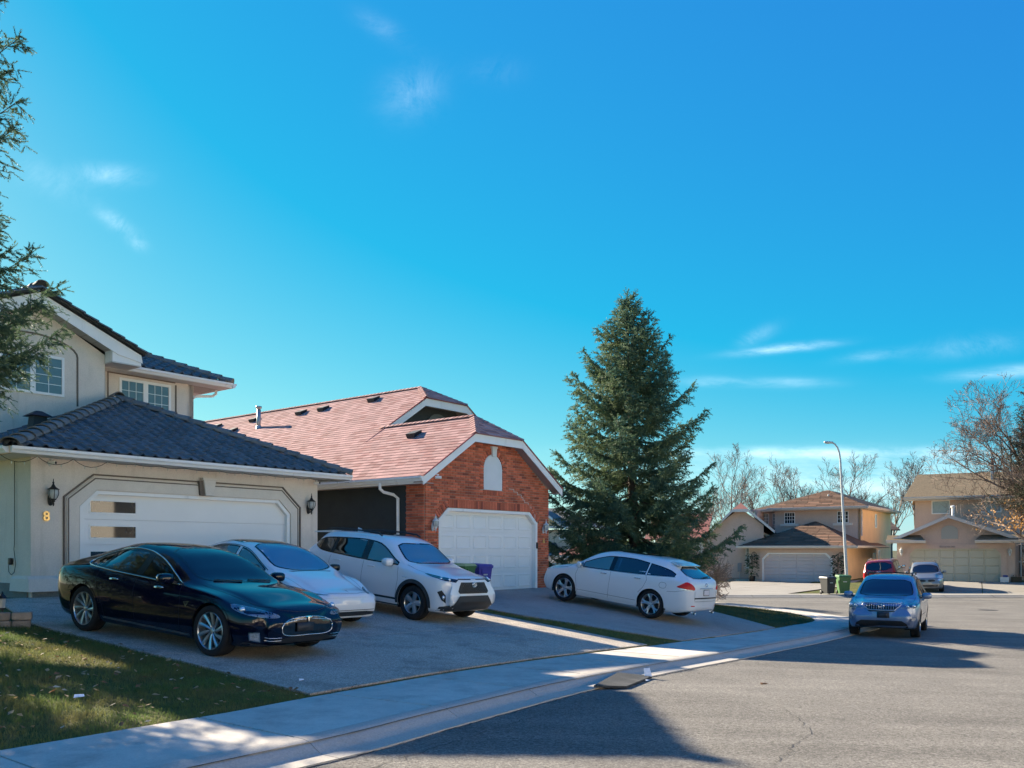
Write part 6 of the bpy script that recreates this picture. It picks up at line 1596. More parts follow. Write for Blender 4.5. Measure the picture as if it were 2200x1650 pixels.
        used = set(k for i in kill for k in s.F[i]) & set(k for f in Fs for k in f)
        V2 = [tuple(v) for v in s.V]
        for k in used:       # pull the ragged edge of the arches onto the circle
            v = V2[k]
            for a in xa:
                d = math.hypot(v[0] - a, v[2] - za)
                if abs(v[1]) > p['W'] - .45 and abs(d - ra) < .09 and v[2] > p['zb'] + .02: V2[k] = (a + (v[0] - a) * ra / d, v[1], za + (v[2] - za) * ra / d)
        mb = MB(); mb.add(V2, Fs); o = mb.build('body', s.color, s.root, smooth=True); s.body = o
        for a in xa:
            for sg in (1, -1):
                mb = MB(); seg = 22; vs = []; fs = []; y0, y1 = p['W'] - .05, p['W'] - .40; a0, a1 = -.35, math.pi + .35
                for k in range(seg + 1):
                    t = a0 + (a1 - a0) * k / seg; cx, cz = a + (ra + .012) * math.cos(t), max(za + (ra + .012) * math.sin(t), p['zb'] - .02)
                    vs += [(cx, sg * y0, cz), (cx, sg * y1, cz), (a + .02 * math.cos(t), sg * y1, za)]
                for k in range(seg): fs += [(3 * k, 3 * k + 3, 3 * k + 4, 3 * k + 1), (3 * k + 1, 3 * k + 4, 3 * k + 5, 3 * k + 2)]
                mb.add(vs, fs).build('wheel_well', M_blackp, s.root)
                # arch lip
                m_l = p.get('lip', s.color); wl = p.get('lipw', .03); O = []; I = []
                for t in np.linspace(p.get('la0', -.12), math.pi + .12, 30):
                    I.append((a + (ra - .004) * math.cos(t), sg * (p['W'] + .05), za + (ra - .004) * math.sin(t))); O.append((a + (ra + wl) * math.cos(t), sg * (p['W'] + .05), za + (ra + wl) * math.sin(t)))
                keep = [i for i in range(len(O)) if I[i][2] > p['zb'] + .05]
                s.band('arch_lip', [O[i] for i in keep], [I[i] for i in keep], m_l, p.get('lipo', .006), (0, sg, 0), closed=False)
    def wheels(s, spokes, style, rr=None, m_rim=None):
        p = s.p; R = p['rw']; rim = rr or R * .70; w = p.get('tw', .235); m_rim = m_rim or M_rim
        ty = MB(); ty.lathe([(rim * .97, -w * .42), (rim * 1.06, -w * .5), (R * .93, -w * .49), (R * .985, -w * .40), (R, -w * .28), (R, w * .28), (R * .985, w * .40), (R * .93, w * .49), (rim * 1.06, w * .5), (rim * .97, w * .42)], 40, axis='y')
        for k in range(3): ty.lathe([(R + .001, -w * .2 + k * w * .2 - .006), (R + .003, -w * .2 + k * w * .2), (R + .001, -w * .2 + k * w * .2 + .006)], 40, axis='y')
        tme = ty.mesh('tyre', M_tyre, smooth=True)
        rm = MB(); rm.lathe([(rim * 1.0, w * .43), (rim * .965, w * .455), (rim * .93, w * .40), (rim * .90, w * .05), (rim * .90, -w * .4)], 40, axis='y')
        rm.cur = 1; rm.lathe([(0, -w * .02), (rim * .89, -w * .02)], 24, axis='y'); rm.lathe([(0, w * .0), (rim * .55, w * .0), (rim * .56, -w * .02)], 24, axis='y'); rm.cur = 0
        def spoke(a, r0, r1, w0, w1, y0, y1, curve=0.0, th=.03):
            n = 5; L_, Rr, T = [], [], []
            for i in range(n + 1):
                f = i / n; r = r0 + (r1 - r0) * f; aa = a + curve * f * (1 - .3 * f); ww = (w0 + (w1 - w0) * f) / 2; y = y0 + (y1 - y0) * f ** .7
                d = (math.sin(aa), math.cos(aa)); t_ = (math.cos(aa), -math.sin(aa))
                L_.append((r * d[0] - ww * t_[0], y, r * d[1] - ww * t_[1])); Rr.append((r * d[0] + ww * t_[0], y, r * d[1] + ww * t_[1])); T.append((r * d[0], y + .010, r * d[1]))
            vs = []; fs = []
            for i in range(n + 1): vs += [L_[i], T[i], Rr[i], (Rr[i][0], Rr[i][1] - th, Rr[i][2]), (L_[i][0], L_[i][1] - th, L_[i][2])]
            for i in range(n):
                for k in range(5): fs.append((5 * i + k, 5 * i + (k + 1) % 5, 5 * i + 5 + (k + 1) % 5, 5 * i + 5 + k))
            rm.add(vs, fs)
        for k in range(spokes):
            a = 2 * math.pi * k / spokes
            if style == 'turbine':
                spoke(a, rim * .16, rim * .96, .026, .062, w * .26, w * .40, .34)
            elif style == 'five': spoke(a, rim * .1, rim * .95, .085, .125, w * .28, w * .40)
            elif style == 'star':
                spoke(a, rim * .12, rim * .6, .085, .075, w * .26, w * .34); spoke(a - .02, rim * .5, rim * .96, .045, .05, w * .33, w * .41, -.26); spoke(a + .02, rim * .5, rim * .96, .045, .05, w * .33, w * .41, .26)
            else: spoke(a, rim * .1, rim * .95, .05, .045, w * .28, w * .40)
        rm.lathe([(0, w * .34), (rim * .10, w * .33), (rim * .20, w * .27), (rim * .22, w * .1)], 16, axis='y')
        for k in range(5): rm.cur = 1; a = 2 * math.pi * (k + .5) / 5; rm.lathe([(0, w * .305), (.011, w * .30), (.012, w * .2)], 6, (rim * .155 * math.sin(a), 0, rim * .155 * math.cos(a)), 'y'); rm.cur = 0
        rme = rm.mesh('wheel', [m_rim, M_rimd], smooth=False)
        for a in (p['wb'] / 2, -p['wb'] / 2):
            for sg in (1, -1):
                o = link('wheel', rme, s.root, (a, sg * (p['W'] - w * .5 - p.get('inset', .035)), R - .004), (0, s.p.get('wr', .3) * (a + 2), 0 if sg > 0 else math.pi)); link('tyre', tme, o)
    def cabin(s, m_seat, fx=.15, hz=.30, rear=True, wheel_side=1, dash=None):
        p = s.p; zf = p['zb'] + .12; yy = p['yr'] * .62; hs_ = p['H'] - p.get('hroom', .30)
        for sg in (1, -1):
            mb = MB(); R = Matrix.Rotation(-.32, 3, 'Y')
            mb.sup((fx, sg * yy, zf + .26), (.27, .25, .10), .45); mb.sup((fx - .30, sg * yy, zf + .52), (.085, .24, .32), .5, R); mb.sup((fx - .43, sg * yy, hs_), (.05, .13, .095), .55, R); mb.tube([(fx - .38, sg * yy, zf + .8), (fx - .42, sg * yy, hs_)], .025, 6); mb.build('seat', m_seat, s.root, smooth=True)
        if rear:
            mb = MB(); R = Matrix.Rotation(-.35, 3, 'Y'); mb.sup((fx - 1.0, 0, zf + .28), (.26, p['yr'] * .95, .10), .35); mb.sup((fx - 1.32, 0, zf + .55), (.08, p['yr'] * .95, .30), .35, R)
            for q in (-.4, .4): mb.sup((fx - 1.42, q * 1.0, hs_ - .03), (.045, .12, .075), .55, R)
            mb.build('rear_seat', m_seat, s.root, smooth=True)
        xd = p['xc'] - .30; mb = MB(); mb.sup((xd + .12, 0, p['hoodc'] - .10), (.30, p['ya'] * .95, .11), .4); mb.build('dashboard', dash or M_seatd, s.root, smooth=True)
        R = Matrix.Rotation(-.4, 4, 'Y'); mb = MB(); cx, cy, cz = xd - .22, wheel_side * yy, p['hoodc'] - .06
        mb.tube([(cx + .19 * math.sin(t) * -math.sin(.4), cy + .19 * math.cos(t), cz + .19 * math.sin(t) * math.cos(.4)) for t in np.linspace(0, 2 * math.pi, 21)], .016, 6, cap=False); mb.tube([(cx, cy - .18, cz), (cx, cy + .18, cz)], .02, 6); mb.tube([(cx, cy, cz), (cx + .2, cy, cz - .08)], .03, 6); mb.build('steering_wheel', M_seatd, s.root, smooth=True)
        MB().box(-p['wb'] / 2 + .1, p['xc'] - .1, -p['W'] + .22, p['W'] - .22, p['zb'] + .08, p['zb'] + .12).build('cabin_floor', M_seatd, s.root)
    def mirror_pair(s, x, z, m_=None, sz=(.085, .11, .075), yo=.06, stalk_z=-.06):
        for sg in (1, -1):
            y = s.p['W'] + yo; mb = MB(); mb.sup((x, sg * y, z), sz, .62); o = mb.build('mirror', m_ or s.color, s.root, smooth=True)
            MB().hexa([(x - .03, sg * (y - .19), z + stalk_z - .02), (x + .05, sg * (y - .19), z + stalk_z - .02), (x + .04, sg * (y - .02), z + stalk_z + .01), (x - .03, sg * (y - .02), z + stalk_z + .01), (x - .03, sg * (y - .19), z + stalk_z + .02), (x + .05, sg * (y - .19), z + stalk_z + .02), (x + .04, sg * (y - .02), z + stalk_z + .04), (x - .03, sg * (y - .02), z + stalk_z + .04)]).build('mirror_arm', M_blackp, o)
            MB().sup((x - sz[0] * .93, sg * y, z), (.012, sz[1] * .84, sz[2] * .8), .6).build('mirror_glass', M_chrome, o, smooth=True)
    def handle(s, x, z, m_, flat=False, l_=.20, h_=.026):
        for sg in (1, -1):
            if flat: s.patch('door_handle', chaikin([(x - l_ / 2, sg * (s.p['W'] + .05), z - h_), (x + l_ / 2, sg * (s.p['W'] + .05), z - h_ * .6), (x + l_ / 2, sg * (s.p['W'] + .05), z + h_ * .7), (x - l_ / 2, sg * (s.p['W'] + .05), z + h_ * .6)], 1), m_, .004, .05, (0, sg, 0), thick=.006)
            else:
                q = s.hit(Vector((x, sg * (s.p['W'] + .05), z)), Vector((0, sg, 0)), .0); mb = MB(); mb.sup((q.x, q.y + sg * .026, q.z), (l_ / 2, .012, h_ * .62), .55)
                for e in (-1, 1): mb.sup((q.x + e * l_ * .40, q.y + sg * .012, q.z), (.018, .020, h_ * .6), .6)
                mb.build('door_handle', m_, s.root, smooth=True)
                s.patch('handle_cup', chaikin([(x - .06, sg * (s.p['W'] + .05), z - .035), (x + .06, sg * (s.p['W'] + .05), z - .035), (x + .06, sg * (s.p['W'] + .05), z + .03), (x - .06, sg * (s.p['W'] + .05), z + .03)], 2), M_seam if m_ is M_chrome and s.color is M_pblack else s.color, .0015, .05, (0, sg, 0))
    def seams(s, lines, w=.007, n=(0, 1, 0), both=True):
        for pts in lines:
            for sg in ((1, -1) if both else (1,)):
                s.line('panel_gap', [(a, b * sg, c) for a, b, c in pts], w, M_seam, .0025, (n[0], n[1] * sg, n[2]))
    def sidepts(s, pts): return [(x, s.p['W'] + .03, z) for x, z in pts]
    def place(s, t, n, dt, dn, dz=0.0, frame='tn'):
        c = TN(t, n); d = TN(dt, dn).to_2d().normalized()
        return s.place_xy(c.x, c.y, d, dz)
    def place_xy(s, x, y, d, dz=0.0, fn=None):
        fn = fn or (lambda a, b: float(hlot(a, b)) + .012); hw = s.p['wb'] / 2; d = Vector(d).normalized(); l_ = Vector((-d.y, d.x)); yw = s.p['W'] - .15
        hfz = np.mean([fn(x + d.x * hw + l_.x * q, y + d.y * hw + l_.y * q) for q in (-yw, yw)]); hrz = np.mean([fn(x - d.x * hw + l_.x * q, y - d.y * hw + l_.y * q) for q in (-yw, yw)])
        lz = np.mean([fn(x + d.x * e * hw + l_.x * yw, y + d.y * e * hw + l_.y * yw) for e in (1, -1)]); rz_ = np.mean([fn(x + d.x * e * hw - l_.x * yw, y + d.y * e * hw - l_.y * yw) for e in (1, -1)])
        s.root.location = (x, y, (hfz + hrz) / 2 + dz); s.root.rotation_euler = (math.atan2(lz - rz_, 2 * yw), -math.atan2(hfz - hrz, 2 * hw), math.atan2(d.y, d.x))

def emblem(car, name, poly2, x, y, z, n, m_, off=.008, parent=None, thick=.004, scale=1.0):
    """flat badge shape (local right, up) laid on the skin facing n"""
    n = Vector(n).normalized(); r = Vector((0, 0, 1)).cross(n).normalized(); u = n.cross(r); c = Vector((x, y, z))
    return car.patch(name, [c + r * a * scale + u * b * scale for a, b in poly2], m_, off, .05, n, parent, smooth=False, thick=thick)
def ovalring(car, x, y, z, n, a, b, r, m_, off=.012, parent=None):
    n = Vector(n).normalized(); rr = Vector((0, 0, 1)).cross(n).normalized(); u = n.cross(rr); base = car.hit(Vector((x, y, z)), n, off)
    return MB().tube([base + rr * a * math.cos(t) + u * b * math.sin(t) for t in np.linspace(0, 2 * math.pi, 25)], r, 6, cap=False).build('badge', m_, parent or car.root, smooth=True)
TEE = [(-.5, .42), (-.46, .5), (-.2, .56), (.2, .56), (.46, .5), (.5, .42), (.3, .40), (.12, .44), (0, -.55), (-.12, .44), (-.3, .40)]

# ------------------------------------------------------------------ black electric sedan
pS = dict(xn=2.37, xt=-2.51, W=.98, H=1.44, zb=.17, hoodf=.755, hoodc=.965, xc=.98, xrf=-.05, xrr=-1.05, hr=1.40, xb=-2.15, hb=1.07, deck=1.0, bf=.90, br=.97, ya=.74, yr=.585, wb=2.96, ra=.385, rw=.352, lipw=.022,
          nlow=.30, nz=.56, fe=.52, tuck=.95, sw=.945, inset=.02, tw=.245)
cS = Car('black_sedan', 'glossy navy black sedan parked nearest on the driveway beside the lawn', pS, M_pblack)
side = lambda pts: cS.sidepts(pts)
arc = [(.74, .925), (.50, 1.04), (.25, 1.155), (.0, 1.245), (-.3, 1.315), (-.6, 1.335), (-.9, 1.315), (-1.2, 1.245), (-1.42, 1.165), (-1.56, 1.075), (-1.50, 1.045), (-1.2, 1.02), (-.8, .995), (-.2, .963), (.4, .935)]
top = pchip([q[0] for q in arc[:10]][::-1], [q[1] for q in arc[:10]][::-1]); bot = pchip([-1.56, -1.50, -1.2, -.8, -.2, .4, .74], [1.06, 1.045, 1.02, .995, .963, .935, .923])
def pane_xz(x0, x1, k=8, dz=.0): return [(x, float(bot(x)) + dz) for x in np.linspace(x0, x1, k)] + [(x, float(top(x)) - dz) for x in np.linspace(x1, x0, k)]
cS.window('front_window', side(pane_xz(.70, -.16)), M_glass, .022, (0, 1, 0), both=True)
cS.window('rear_window', side(pane_xz(-.27, -1.10)), M_glass, .022, (0, 1, 0), both=True)
cS.window('quarter_window', side(pane_xz(-1.12, -1.53, 6)), M_glassd, .018, (0, 1, 0), both=True)
for sg in (1, -1):
    ol = [(x, sg * 1.0, float(bot(x)) - .008) for x in np.linspace(.76, -1.56, 24)] + [(x, sg * 1.0, float(top(x)) + .012) for x in np.linspace(-1.57, .76, 26)]
    cS.line('chrome_trim', ol, .0, M_chrome, .005, (0, sg, 0), r=.010)
    cS.patch('pillar_trim', [(x, sg * 1.0, z) for x, z in [(-.155, float(bot(-.15))), (-.275, float(bot(-.27))), (-.275, float(top(-.27))), (-.155, float(top(-.15)))]], M_frit, .004, .05, (0, sg, 0))
ws = chaikin([(1.04, -.30, 1), (1.06, 0, 1), (1.04, .30, 1), (.93, .60, 1), (.80, .70, 1), (.4, .63, 1), (-.02, .545, 1), (.0, 0, 1), (-.02, -.545, 1), (.4, -.63, 1), (.80, -.70, 1), (.93, -.60, 1)], 1)
cS.window('windshield', ws, M_wind, .035, (0, 0, 1))
cS.window('rear_glass', chaikin([(-1.15, .50, 1.4), (-1.15, -.50, 1.4), (-2.05, -.56, 1.1), (-2.12, 0, 1.1), (-2.05, .56, 1.1)], 1), M_glassd, .03, (0, 0, 1))
cS.patch('roof_glass', chaikin([(-.10, .50, 1.4), (-.10, -.50, 1.4), (-1.05, -.49, 1.4), (-1.05, .49, 1.4)], 1), mat('roof glass', (.004, .005, .006), .03, spec=.8), .003, .1, (0, 0, 1))
cS.finish_body(); cS.wheels(10, 'turbine', .262); cS.cabin(M_seatt, fx=.05, dash=M_seatd)
nose_n = (1, 0, .05)
oval = [(2.4, .48 * math.copysign(abs(math.cos(t)) ** .62, math.cos(t)), .475 + .128 * math.copysign(abs(math.sin(t)) ** .75, math.sin(t)) - .03 * abs(math.cos(t))) for t in np.linspace(0, 2 * math.pi, 28, endpoint=False)]
g = cS.patch('nose_cone', oval, mat('gloss black nose', (.004, .004, .005), .06, coat=1.0), .006, .06, nose_n); cS.line('nose_trim', oval + [oval[0]], 0, M_chrome, .008, nose_n, parent=g, r=.0065)
cS.line('nose_bar', [(2.4, -.44, .535), (2.4, -.15, .565), (2.4, -.04, .568)], 0, M_chrome, .012, nose_n, parent=g, r=.006); cS.line('nose_bar', [(2.4, .44, .535), (2.4, .15, .565), (2.4, .04, .568)], 0, M_chrome, .012, nose_n, parent=g, r=.006)
emblem(cS, 'badge', TEE, 2.41, 0, .545, nose_n, M_chrome, .014, g, .006, .115)
cS.patch('plate_holder', [(2.4, .08, .395), (2.4, -.22, .395), (2.4, -.22, .52), (2.4, .08, .52)][::1], M_plate, .02, .1, nose_n, g, thick=.012)
cS.patch('lower_intake', chaikin([(2.3, .62, .235), (2.3, -.62, .235), (2.3, -.52, .325), (2.3, .52, .325)], 1), M_mesh, .004, .06, (1, 0, 0))
cS.band('front_splitter', [(2.3, q, .195) for q in np.linspace(-.86, .86, 21)], [(2.3, q, .235) for q in np.linspace(-.86, .86, 21)], M_clad, .022, (1, 0, -.1), closed=False)
for sg in (1, -1):
    hl = chaikin([(2.30, .47 * sg, .585), (2.24, .66 * sg, .585), (2.05, .88 * sg, .63), (1.88, .94 * sg, .70), (1.82, .91 * sg, .765), (2.02, .82 * sg, .75), (2.22, .63 * sg, .685), (2.31, .47 * sg, .625)], 1)
    nn = (.78, .62 * sg, .15); b_ = cS.patch('headlight', hl, M_lampin, .002, .04, nn); cS.patch('lens', hl, M_lens, .010, .04, nn, b_)
    cS.patch('lamp_edge', cS.shrink(hl, .0, nn), M_frit, .0012, .05, nn, b_)
    pc = cS.hit(Vector((2.0, .86 * sg, .69)), Vector(nn).normalized(), .004); MB().sup(pc, (.042, .042, .042), 1.0).build('projector', M_lampw, b_, smooth=True)
    fo = [(2.2, .70 * sg, .27), (2.2, .88 * sg, .29), (2.2, .90 * sg, .40), (2.2, .72 * sg, .40)]
    f_ = cS.patch('fog_lamp', fo, M_chrome, .004, .05, (.8, .6 * sg, 0)); cS.patch('fog_lens', cS.shrink(fo, .016, (.8, .6 * sg, 0)), M_lampin, .007, .05, (.8, .6 * sg, 0), f_)
    for zz in (.295, .335): cS.line('vent_bar', [(2.3, .70 * sg, zz), (2.35, .55 * sg, zz - .01), (2.35, .46 * sg, zz - .01)], 0, M_chrome, .006, (.9, .4 * sg, 0), r=.005)
    cS.line('rocker_trim', [(-1.0, 1.0 * sg, .27), (1.0, 1.0 * sg, .235)], .03, mat('sill plate', (.10, .105, .11), .35, metal=.4), .004, (0, sg, 0))
    e_ = cS.patch('side_marker', [(.90, sg, .70), (1.03, sg, .71), (.955, sg, .625)], M_chrome, .005, .04, (0, sg, 0)); cS.patch('marker_lens', [(.925, sg, .692), (1.0, sg, .70), (.955, sg, .645)], M_mesh, .008, .04, (0, sg, 0), e_)
    cS.patch('tail_lamp', chaikin([(-2.35, .93 * sg, .80), (-2.5, .80 * sg, .80), (-2.54, .62 * sg, .86), (-2.45, .78 * sg, .92), (-2.25, .95 * sg, .90)], 1), M_tail, .005, .05, (-.7, .7 * sg, 0))
cS.handle(.32, .845, M_chrome, True, .20, .02); cS.handle(-.72, .875, M_chrome, True, .20, .02); cS.mirror_pair(.60, .99, M_pblack, (.09, .11, .075))
cS.seams([cS.sidepts([(.78, .90), (.82, .70), (.80, .40), (.78, .24)]), cS.sidepts([(-.21, .95), (-.24, .7), (-.22, .4), (-.20, .24)]), cS.sidepts([(-1.12, 1.0), (-1.16, .85), (-1.08, .62), (-.98, .45), (-.96, .26)])])
cS.seams([[(1.02, .74, .95), (1.5, .69, .88), (2.0, .60, .78), (2.27, .45, .70)]], n=(0, 0, 1)); cS.seams([[(2.27, .45, .70), (2.33, .2, .69), (2.34, 0, .69), (2.33, -.2, .69), (2.27, -.45, .70)]], n=(0, 0, 1), both=False)
cS.line('wiper', [(1.02, .5, 1), (.98, .1, 1)], 0, M_blackp, .016, (0, 0, 1), r=.009); cS.line('wiper', [(1.03, -.05, 1), (.96, -.5, 1)], 0, M_blackp, .016, (0, 0, 1), r=.009)
MB().sup((.52, -.42, 1.005), (.07, .115, .05), .2).sup((.52, -.42, 1.065), (.05, .07, .03), .6).build('tissue_box', M_tissue, cS.root, smooth=True)
cS.place(7.50, 12.08, .105, -.994)

# ------------------------------------------------------------------ white electric sedan
p3 = dict(xn=2.28, xt=-2.44, W=.925, H=1.44, zb=.16, hoodf=.69, hoodc=.955, xc=1.05, xrf=.0, xrr=-.95, hr=1.40, xb=-2.05, hb=1.06, deck=1.0, bf=.88, br=.96, ya=.74, yr=.58, wb=2.875, ra=.37, rw=.335, nlow=.28, nz=.50, fe=.46, sw=.95, lipw=.02, lip=M_pwhite)
c3 = Car('white_sedan', 'white sedan with black glass roof parked between the black sedan and the white crossover', p3, M_pwhite)
top3 = pchip([-1.5, -1.2, -.8, -.4, 0, .3, .6, .85], [1.10, 1.22, 1.305, 1.33, 1.285, 1.19, 1.06, .94]); bot3 = pchip([-1.5, -.8, 0, .85], [1.05, .995, .955, .93])
def pz3(x0, x1, k=8): return [(x, .95, float(bot3(x))) for x in np.linspace(x0, x1, k)] + [(x, .95, float(top3(x))) for x in np.linspace(x1, x0, k)]
c3.window('front_window', pz3(.80, -.14), M_glass, .022, (0, 1, 0), both=True); c3.window('rear_window', pz3(-.22, -1.12), M_glass, .022, (0, 1, 0), both=True); c3.window('quarter_window', pz3(-1.15, -1.46, 5), M_glassd, .018, (0, 1, 0), both=True)
c3.window('windshield', chaikin([(1.08, -.3, 1), (1.10, 0, 1), (1.08, .3, 1), (.96, .60, 1), (.84, .695, 1), (.4, .63, 1), (.02, .545, 1), (.05, 0, 1), (.02, -.545, 1), (.4, -.63, 1), (.84, -.695, 1), (.96, -.60, 1)], 1), M_wind, .035, (0, 0, 1))
c3.window('rear_glass', chaikin([(-1.05, .50, 1.4), (-1.05, -.50, 1.4), (-1.95, -.56, 1.1), (-2.02, 0, 1.1), (-1.95, .56, 1.1)], 1), M_glassd, .03, (0, 0, 1))
c3.patch('roof_glass', chaikin([(.0, .55, 1.4), (.0, -.55, 1.4), (-1.0, -.54, 1.4), (-1.0, .54, 1.4)], 1), MATS['roof glass'], .004, .1, (0, 0, 1))
c3.finish_body(); c3.wheels(9, 'multi', .24, mat('dark rim', (.08, .08, .085), .4, metal=.5)); c3.cabin(M_seatd, fx=.12)
for sg in (1, -1):
    hl = [(2.20, .50 * sg, .625), (2.05, .74 * sg, .655), (1.86, .85 * sg, .72), (1.80, .86 * sg, .75), (1.95, .79 * sg, .715), (2.14, .60 * sg, .66)]
    nn = (.75, .6 * sg, .35); b_ = c3.patch('headlight', hl, M_frit, .003, .04, nn); c3.patch('lens', c3.shrink(hl, .012, nn), M_lampdark, .005, .04, nn, b_); c3.line('light_blade', [(2.18, .53 * sg, .63), (1.86, .84 * sg, .728)], .012, M_lampw, .008, nn, b_)
    c3.line('chrome_trim', [(x, .95 * sg, float(top3(x)) + .012) for x in np.linspace(-1.5, .86, 24)], 0, M_frit, .004, (0, sg, 0), r=.007)
    c3.patch('tail_lamp', chaikin([(-2.2, .86 * sg, .84), (-2.4, .68 * sg, .86), (-2.4, .66 * sg, .94), (-2.15, .86 * sg, .95)], 1), M_tail, .005, .05, (-.7, .7 * sg, 0))
c3.patch('lower_intake', chaikin([(2.2, .62, .235), (2.2, -.62, .235), (2.2, -.74, .32), (2.2, .74, .32)], 1), M_mesh, .005, .06, (1, 0, 0)); c3.line('bumper_edge', [(2.2, q, .345) for q in np.linspace(-.78, .78, 15)], .010, M_seam, .004, (1, 0, 0))
c3.line('bumper_crease', [(2.2, q, .575 - .02 * abs(q)) for q in np.linspace(-.62, .62, 15)], .005, mat('soft crease', (.5, .5, .5), .4), .002, (1, 0, .1))
emblem(c3, 'badge', TEE, 2.12, 0, .68, (.5, 0, .86), mat('grey badge', (.28, .29, .31), .3, metal=.6), .006, None, .003, .085)
c3.handle(.3, .83, M_frit, True, .18, .016); c3.handle(-.7, .86, M_frit, True, .18, .016); c3.mirror_pair(.68, .98, M_frit, (.08, .105, .07))
c3.seams([c3.sidepts([(.82, .88), (.85, .7), (.8, .24)]), c3.sidepts([(-.18, .94), (-.2, .6), (-.18, .24)])]); c3.seams([[(1.06, .76, .93), (1.6, .72, .84), (2.0, .64, .74), (2.14, .5, .68)]], n=(0, 0, 1)); c3.seams([[(2.14, .5, .68), (2.19, .2, .665), (2.19, -.2, .665), (2.14, -.5, .68)]], n=(0, 0, 1), both=False)
c3.place(10.48, 14.25, .03, -1)

# ------------------------------------------------------------------ white compact SUV with grey cladding
pR = dict(xn=2.26, xt=-2.33, W=.925, H=1.68, zb=.22, hoodf=1.0, hoodc=1.16, xc=1.02, xrf=.22, xrr=-1.75, hr=1.61, xb=-2.2, hb=1.16, deck=1.05, bf=1.05, br=1.12, ya=.75, yr=.635, wb=2.69, ra=.415, rw=.362, nlow=.40, nz=.62, fe=.62, sw=.965, tuck=.97,
          lip=M_clad, lipw=.075, lipo=.014, hroom=.34, Wk=None)
cR = Car('white_suv', 'white SUV with grey wheel arch cladding parked in front of the brick house side', pR, M_pwhite2)
topR = pchip([-1.95, -1.6, -1.0, -.4, .1, .4, .7, .9], [1.37, 1.49, 1.535, 1.555, 1.52, 1.40, 1.22, 1.12]); botR = pchip([-1.95, -1.55, -.8, 0, .9], [1.30, 1.185, 1.14, 1.105, 1.085])
def pzR(x0, x1, k=8): return [(x, .95, float(botR(x))) for x in np.linspace(x0, x1, k)] + [(x, .95, float(topR(x))) for x in np.linspace(x1, x0, k)]
cR.window('front_window', pzR(.84, -.10), M_glass, .028, (0, 1, 0), both=True); cR.window('rear_window', pzR(-.24, -1.18), M_glassd, .028, (0, 1, 0), both=True); cR.window('quarter_window', pzR(-1.24, -1.90, 6), M_glassd, .025, (0, 1, 0), both=True)
for sg in (1, -1):
    cR.patch('pillar_trim', [(x, sg, z) for x, z in [(-.10, float(botR(-.10))), (-.24, float(botR(-.24))), (-.24, float(topR(-.24))), (-.10, float(topR(-.1)))]], M_frit, .004, .05, (0, sg, 0)); cR.patch('pillar_trim', [(x, sg, z) for x, z in [(-1.18, float(botR(-1.18))), (-1.24, float(botR(-1.24))), (-1.24, float(topR(-1.24))), (-1.18, float(topR(-1.18)))]], M_frit, .004, .05, (0, sg, 0))
    MB().tube([(.05, sg * .60, 1.655), (-.05, sg * .61, 1.70), (-.5, sg * .615, 1.722), (-1.2, sg * .61, 1.71), (-1.6, sg * .60, 1.685), (-1.75, sg * .59, 1.65)], .022, 6).build('roof_rail', M_blackp, cR.root, smooth=True)
    cR.band('sill_cladding', [(x, sg, .24) for x in np.linspace(.92, -.92, 15)], [(x, sg, .41) for x in np.linspace(.92, -.92, 15)], M_clad, .012, (0, sg, 0), closed=False)
    hl = [(2.16, .50 * sg, .86), (2.05, .74 * sg, .89), (1.85, .88 * sg, .965), (1.68, .91 * sg, 1.03), (1.74, .87 * sg, 1.035), (1.98, .77 * sg, 1.00), (2.14, .58 * sg, .95), (2.20, .46 * sg, .93)]
    nn = (.72, .65 * sg, .2); b_ = cR.patch('headlight', hl, M_frit, .003, .04, nn); cR.patch('reflector', cR.shrink(hl, .018, nn), M_lampdark, .006, .04, nn, b_); cR.patch('lens', hl, M_lens, .012, .04, nn, b_)
    for q in ((2.10, .64, .915), (1.98, .76, .935)):
        pc = cR.hit(Vector((q[0], q[1] * sg, q[2])), Vector(nn).normalized(), .006); MB().sup(pc, (.032, .032, .03), 1.0).build('projector', M_lampw, b_, smooth=True)
    fg = [(2.1, .70 * sg, .44), (2.08, .80 * sg, .50), (2.0, .86 * sg, .66), (2.06, .80 * sg, .70), (2.1, .72 * sg, .60)]
    f_ = cR.patch('fog_recess', fg, M_blackp, .006, .05, (.8, .6 * sg, 0)); pc = cR.hit(Vector((2.1, .775 * sg, .56)), Vector((.8, .6 * sg, 0)), .01); MB().sup(pc, (.03, .035, .04), 1).build('fog_lamp', M_lampw, f_, smooth=True)
    cR.patch('tail_lamp', [(-2.05, .90 * sg, 1.0), (-2.30, .62 * sg, .98), (-2.30, .60 * sg, 1.08), (-2.0, .88 * sg, 1.10)], M_tail, .006, .05, (-.7, .7 * sg, 0))
cR.window('windshield', chaikin([(1.05, -.3, 1), (1.07, 0, 1), (1.05, .3, 1), (.95, .60, 1), (.84, .70, 1), (.5, .66, 1), (.22, .575, 1), (.26, 0, 1), (.22, -.575, 1), (.5, -.66, 1), (.84, -.70, 1), (.95, -.60, 1)], 1), M_wind, .035, (.5, 0, 1))
cR.window('rear_glass', chaikin([(-1.85, .55, 1.52), (-1.85, -.55, 1.52), (-2.2, -.66, 1.15), (-2.2, .66, 1.15)], 1), M_glassd, .03, (-.8, 0, .6))
cR.patch('sunroof', chaikin([(.02, .40, 1.6), (.02, -.40, 1.6), (-.75, -.40, 1.6), (-.75, .40, 1.6)], 1), MATS['roof glass'], .004, .1, (0, 0, 1))
cR.finish_body(); cR.wheels(5, 'five', .232); cR.cabin(M_seatg, fx=.15)
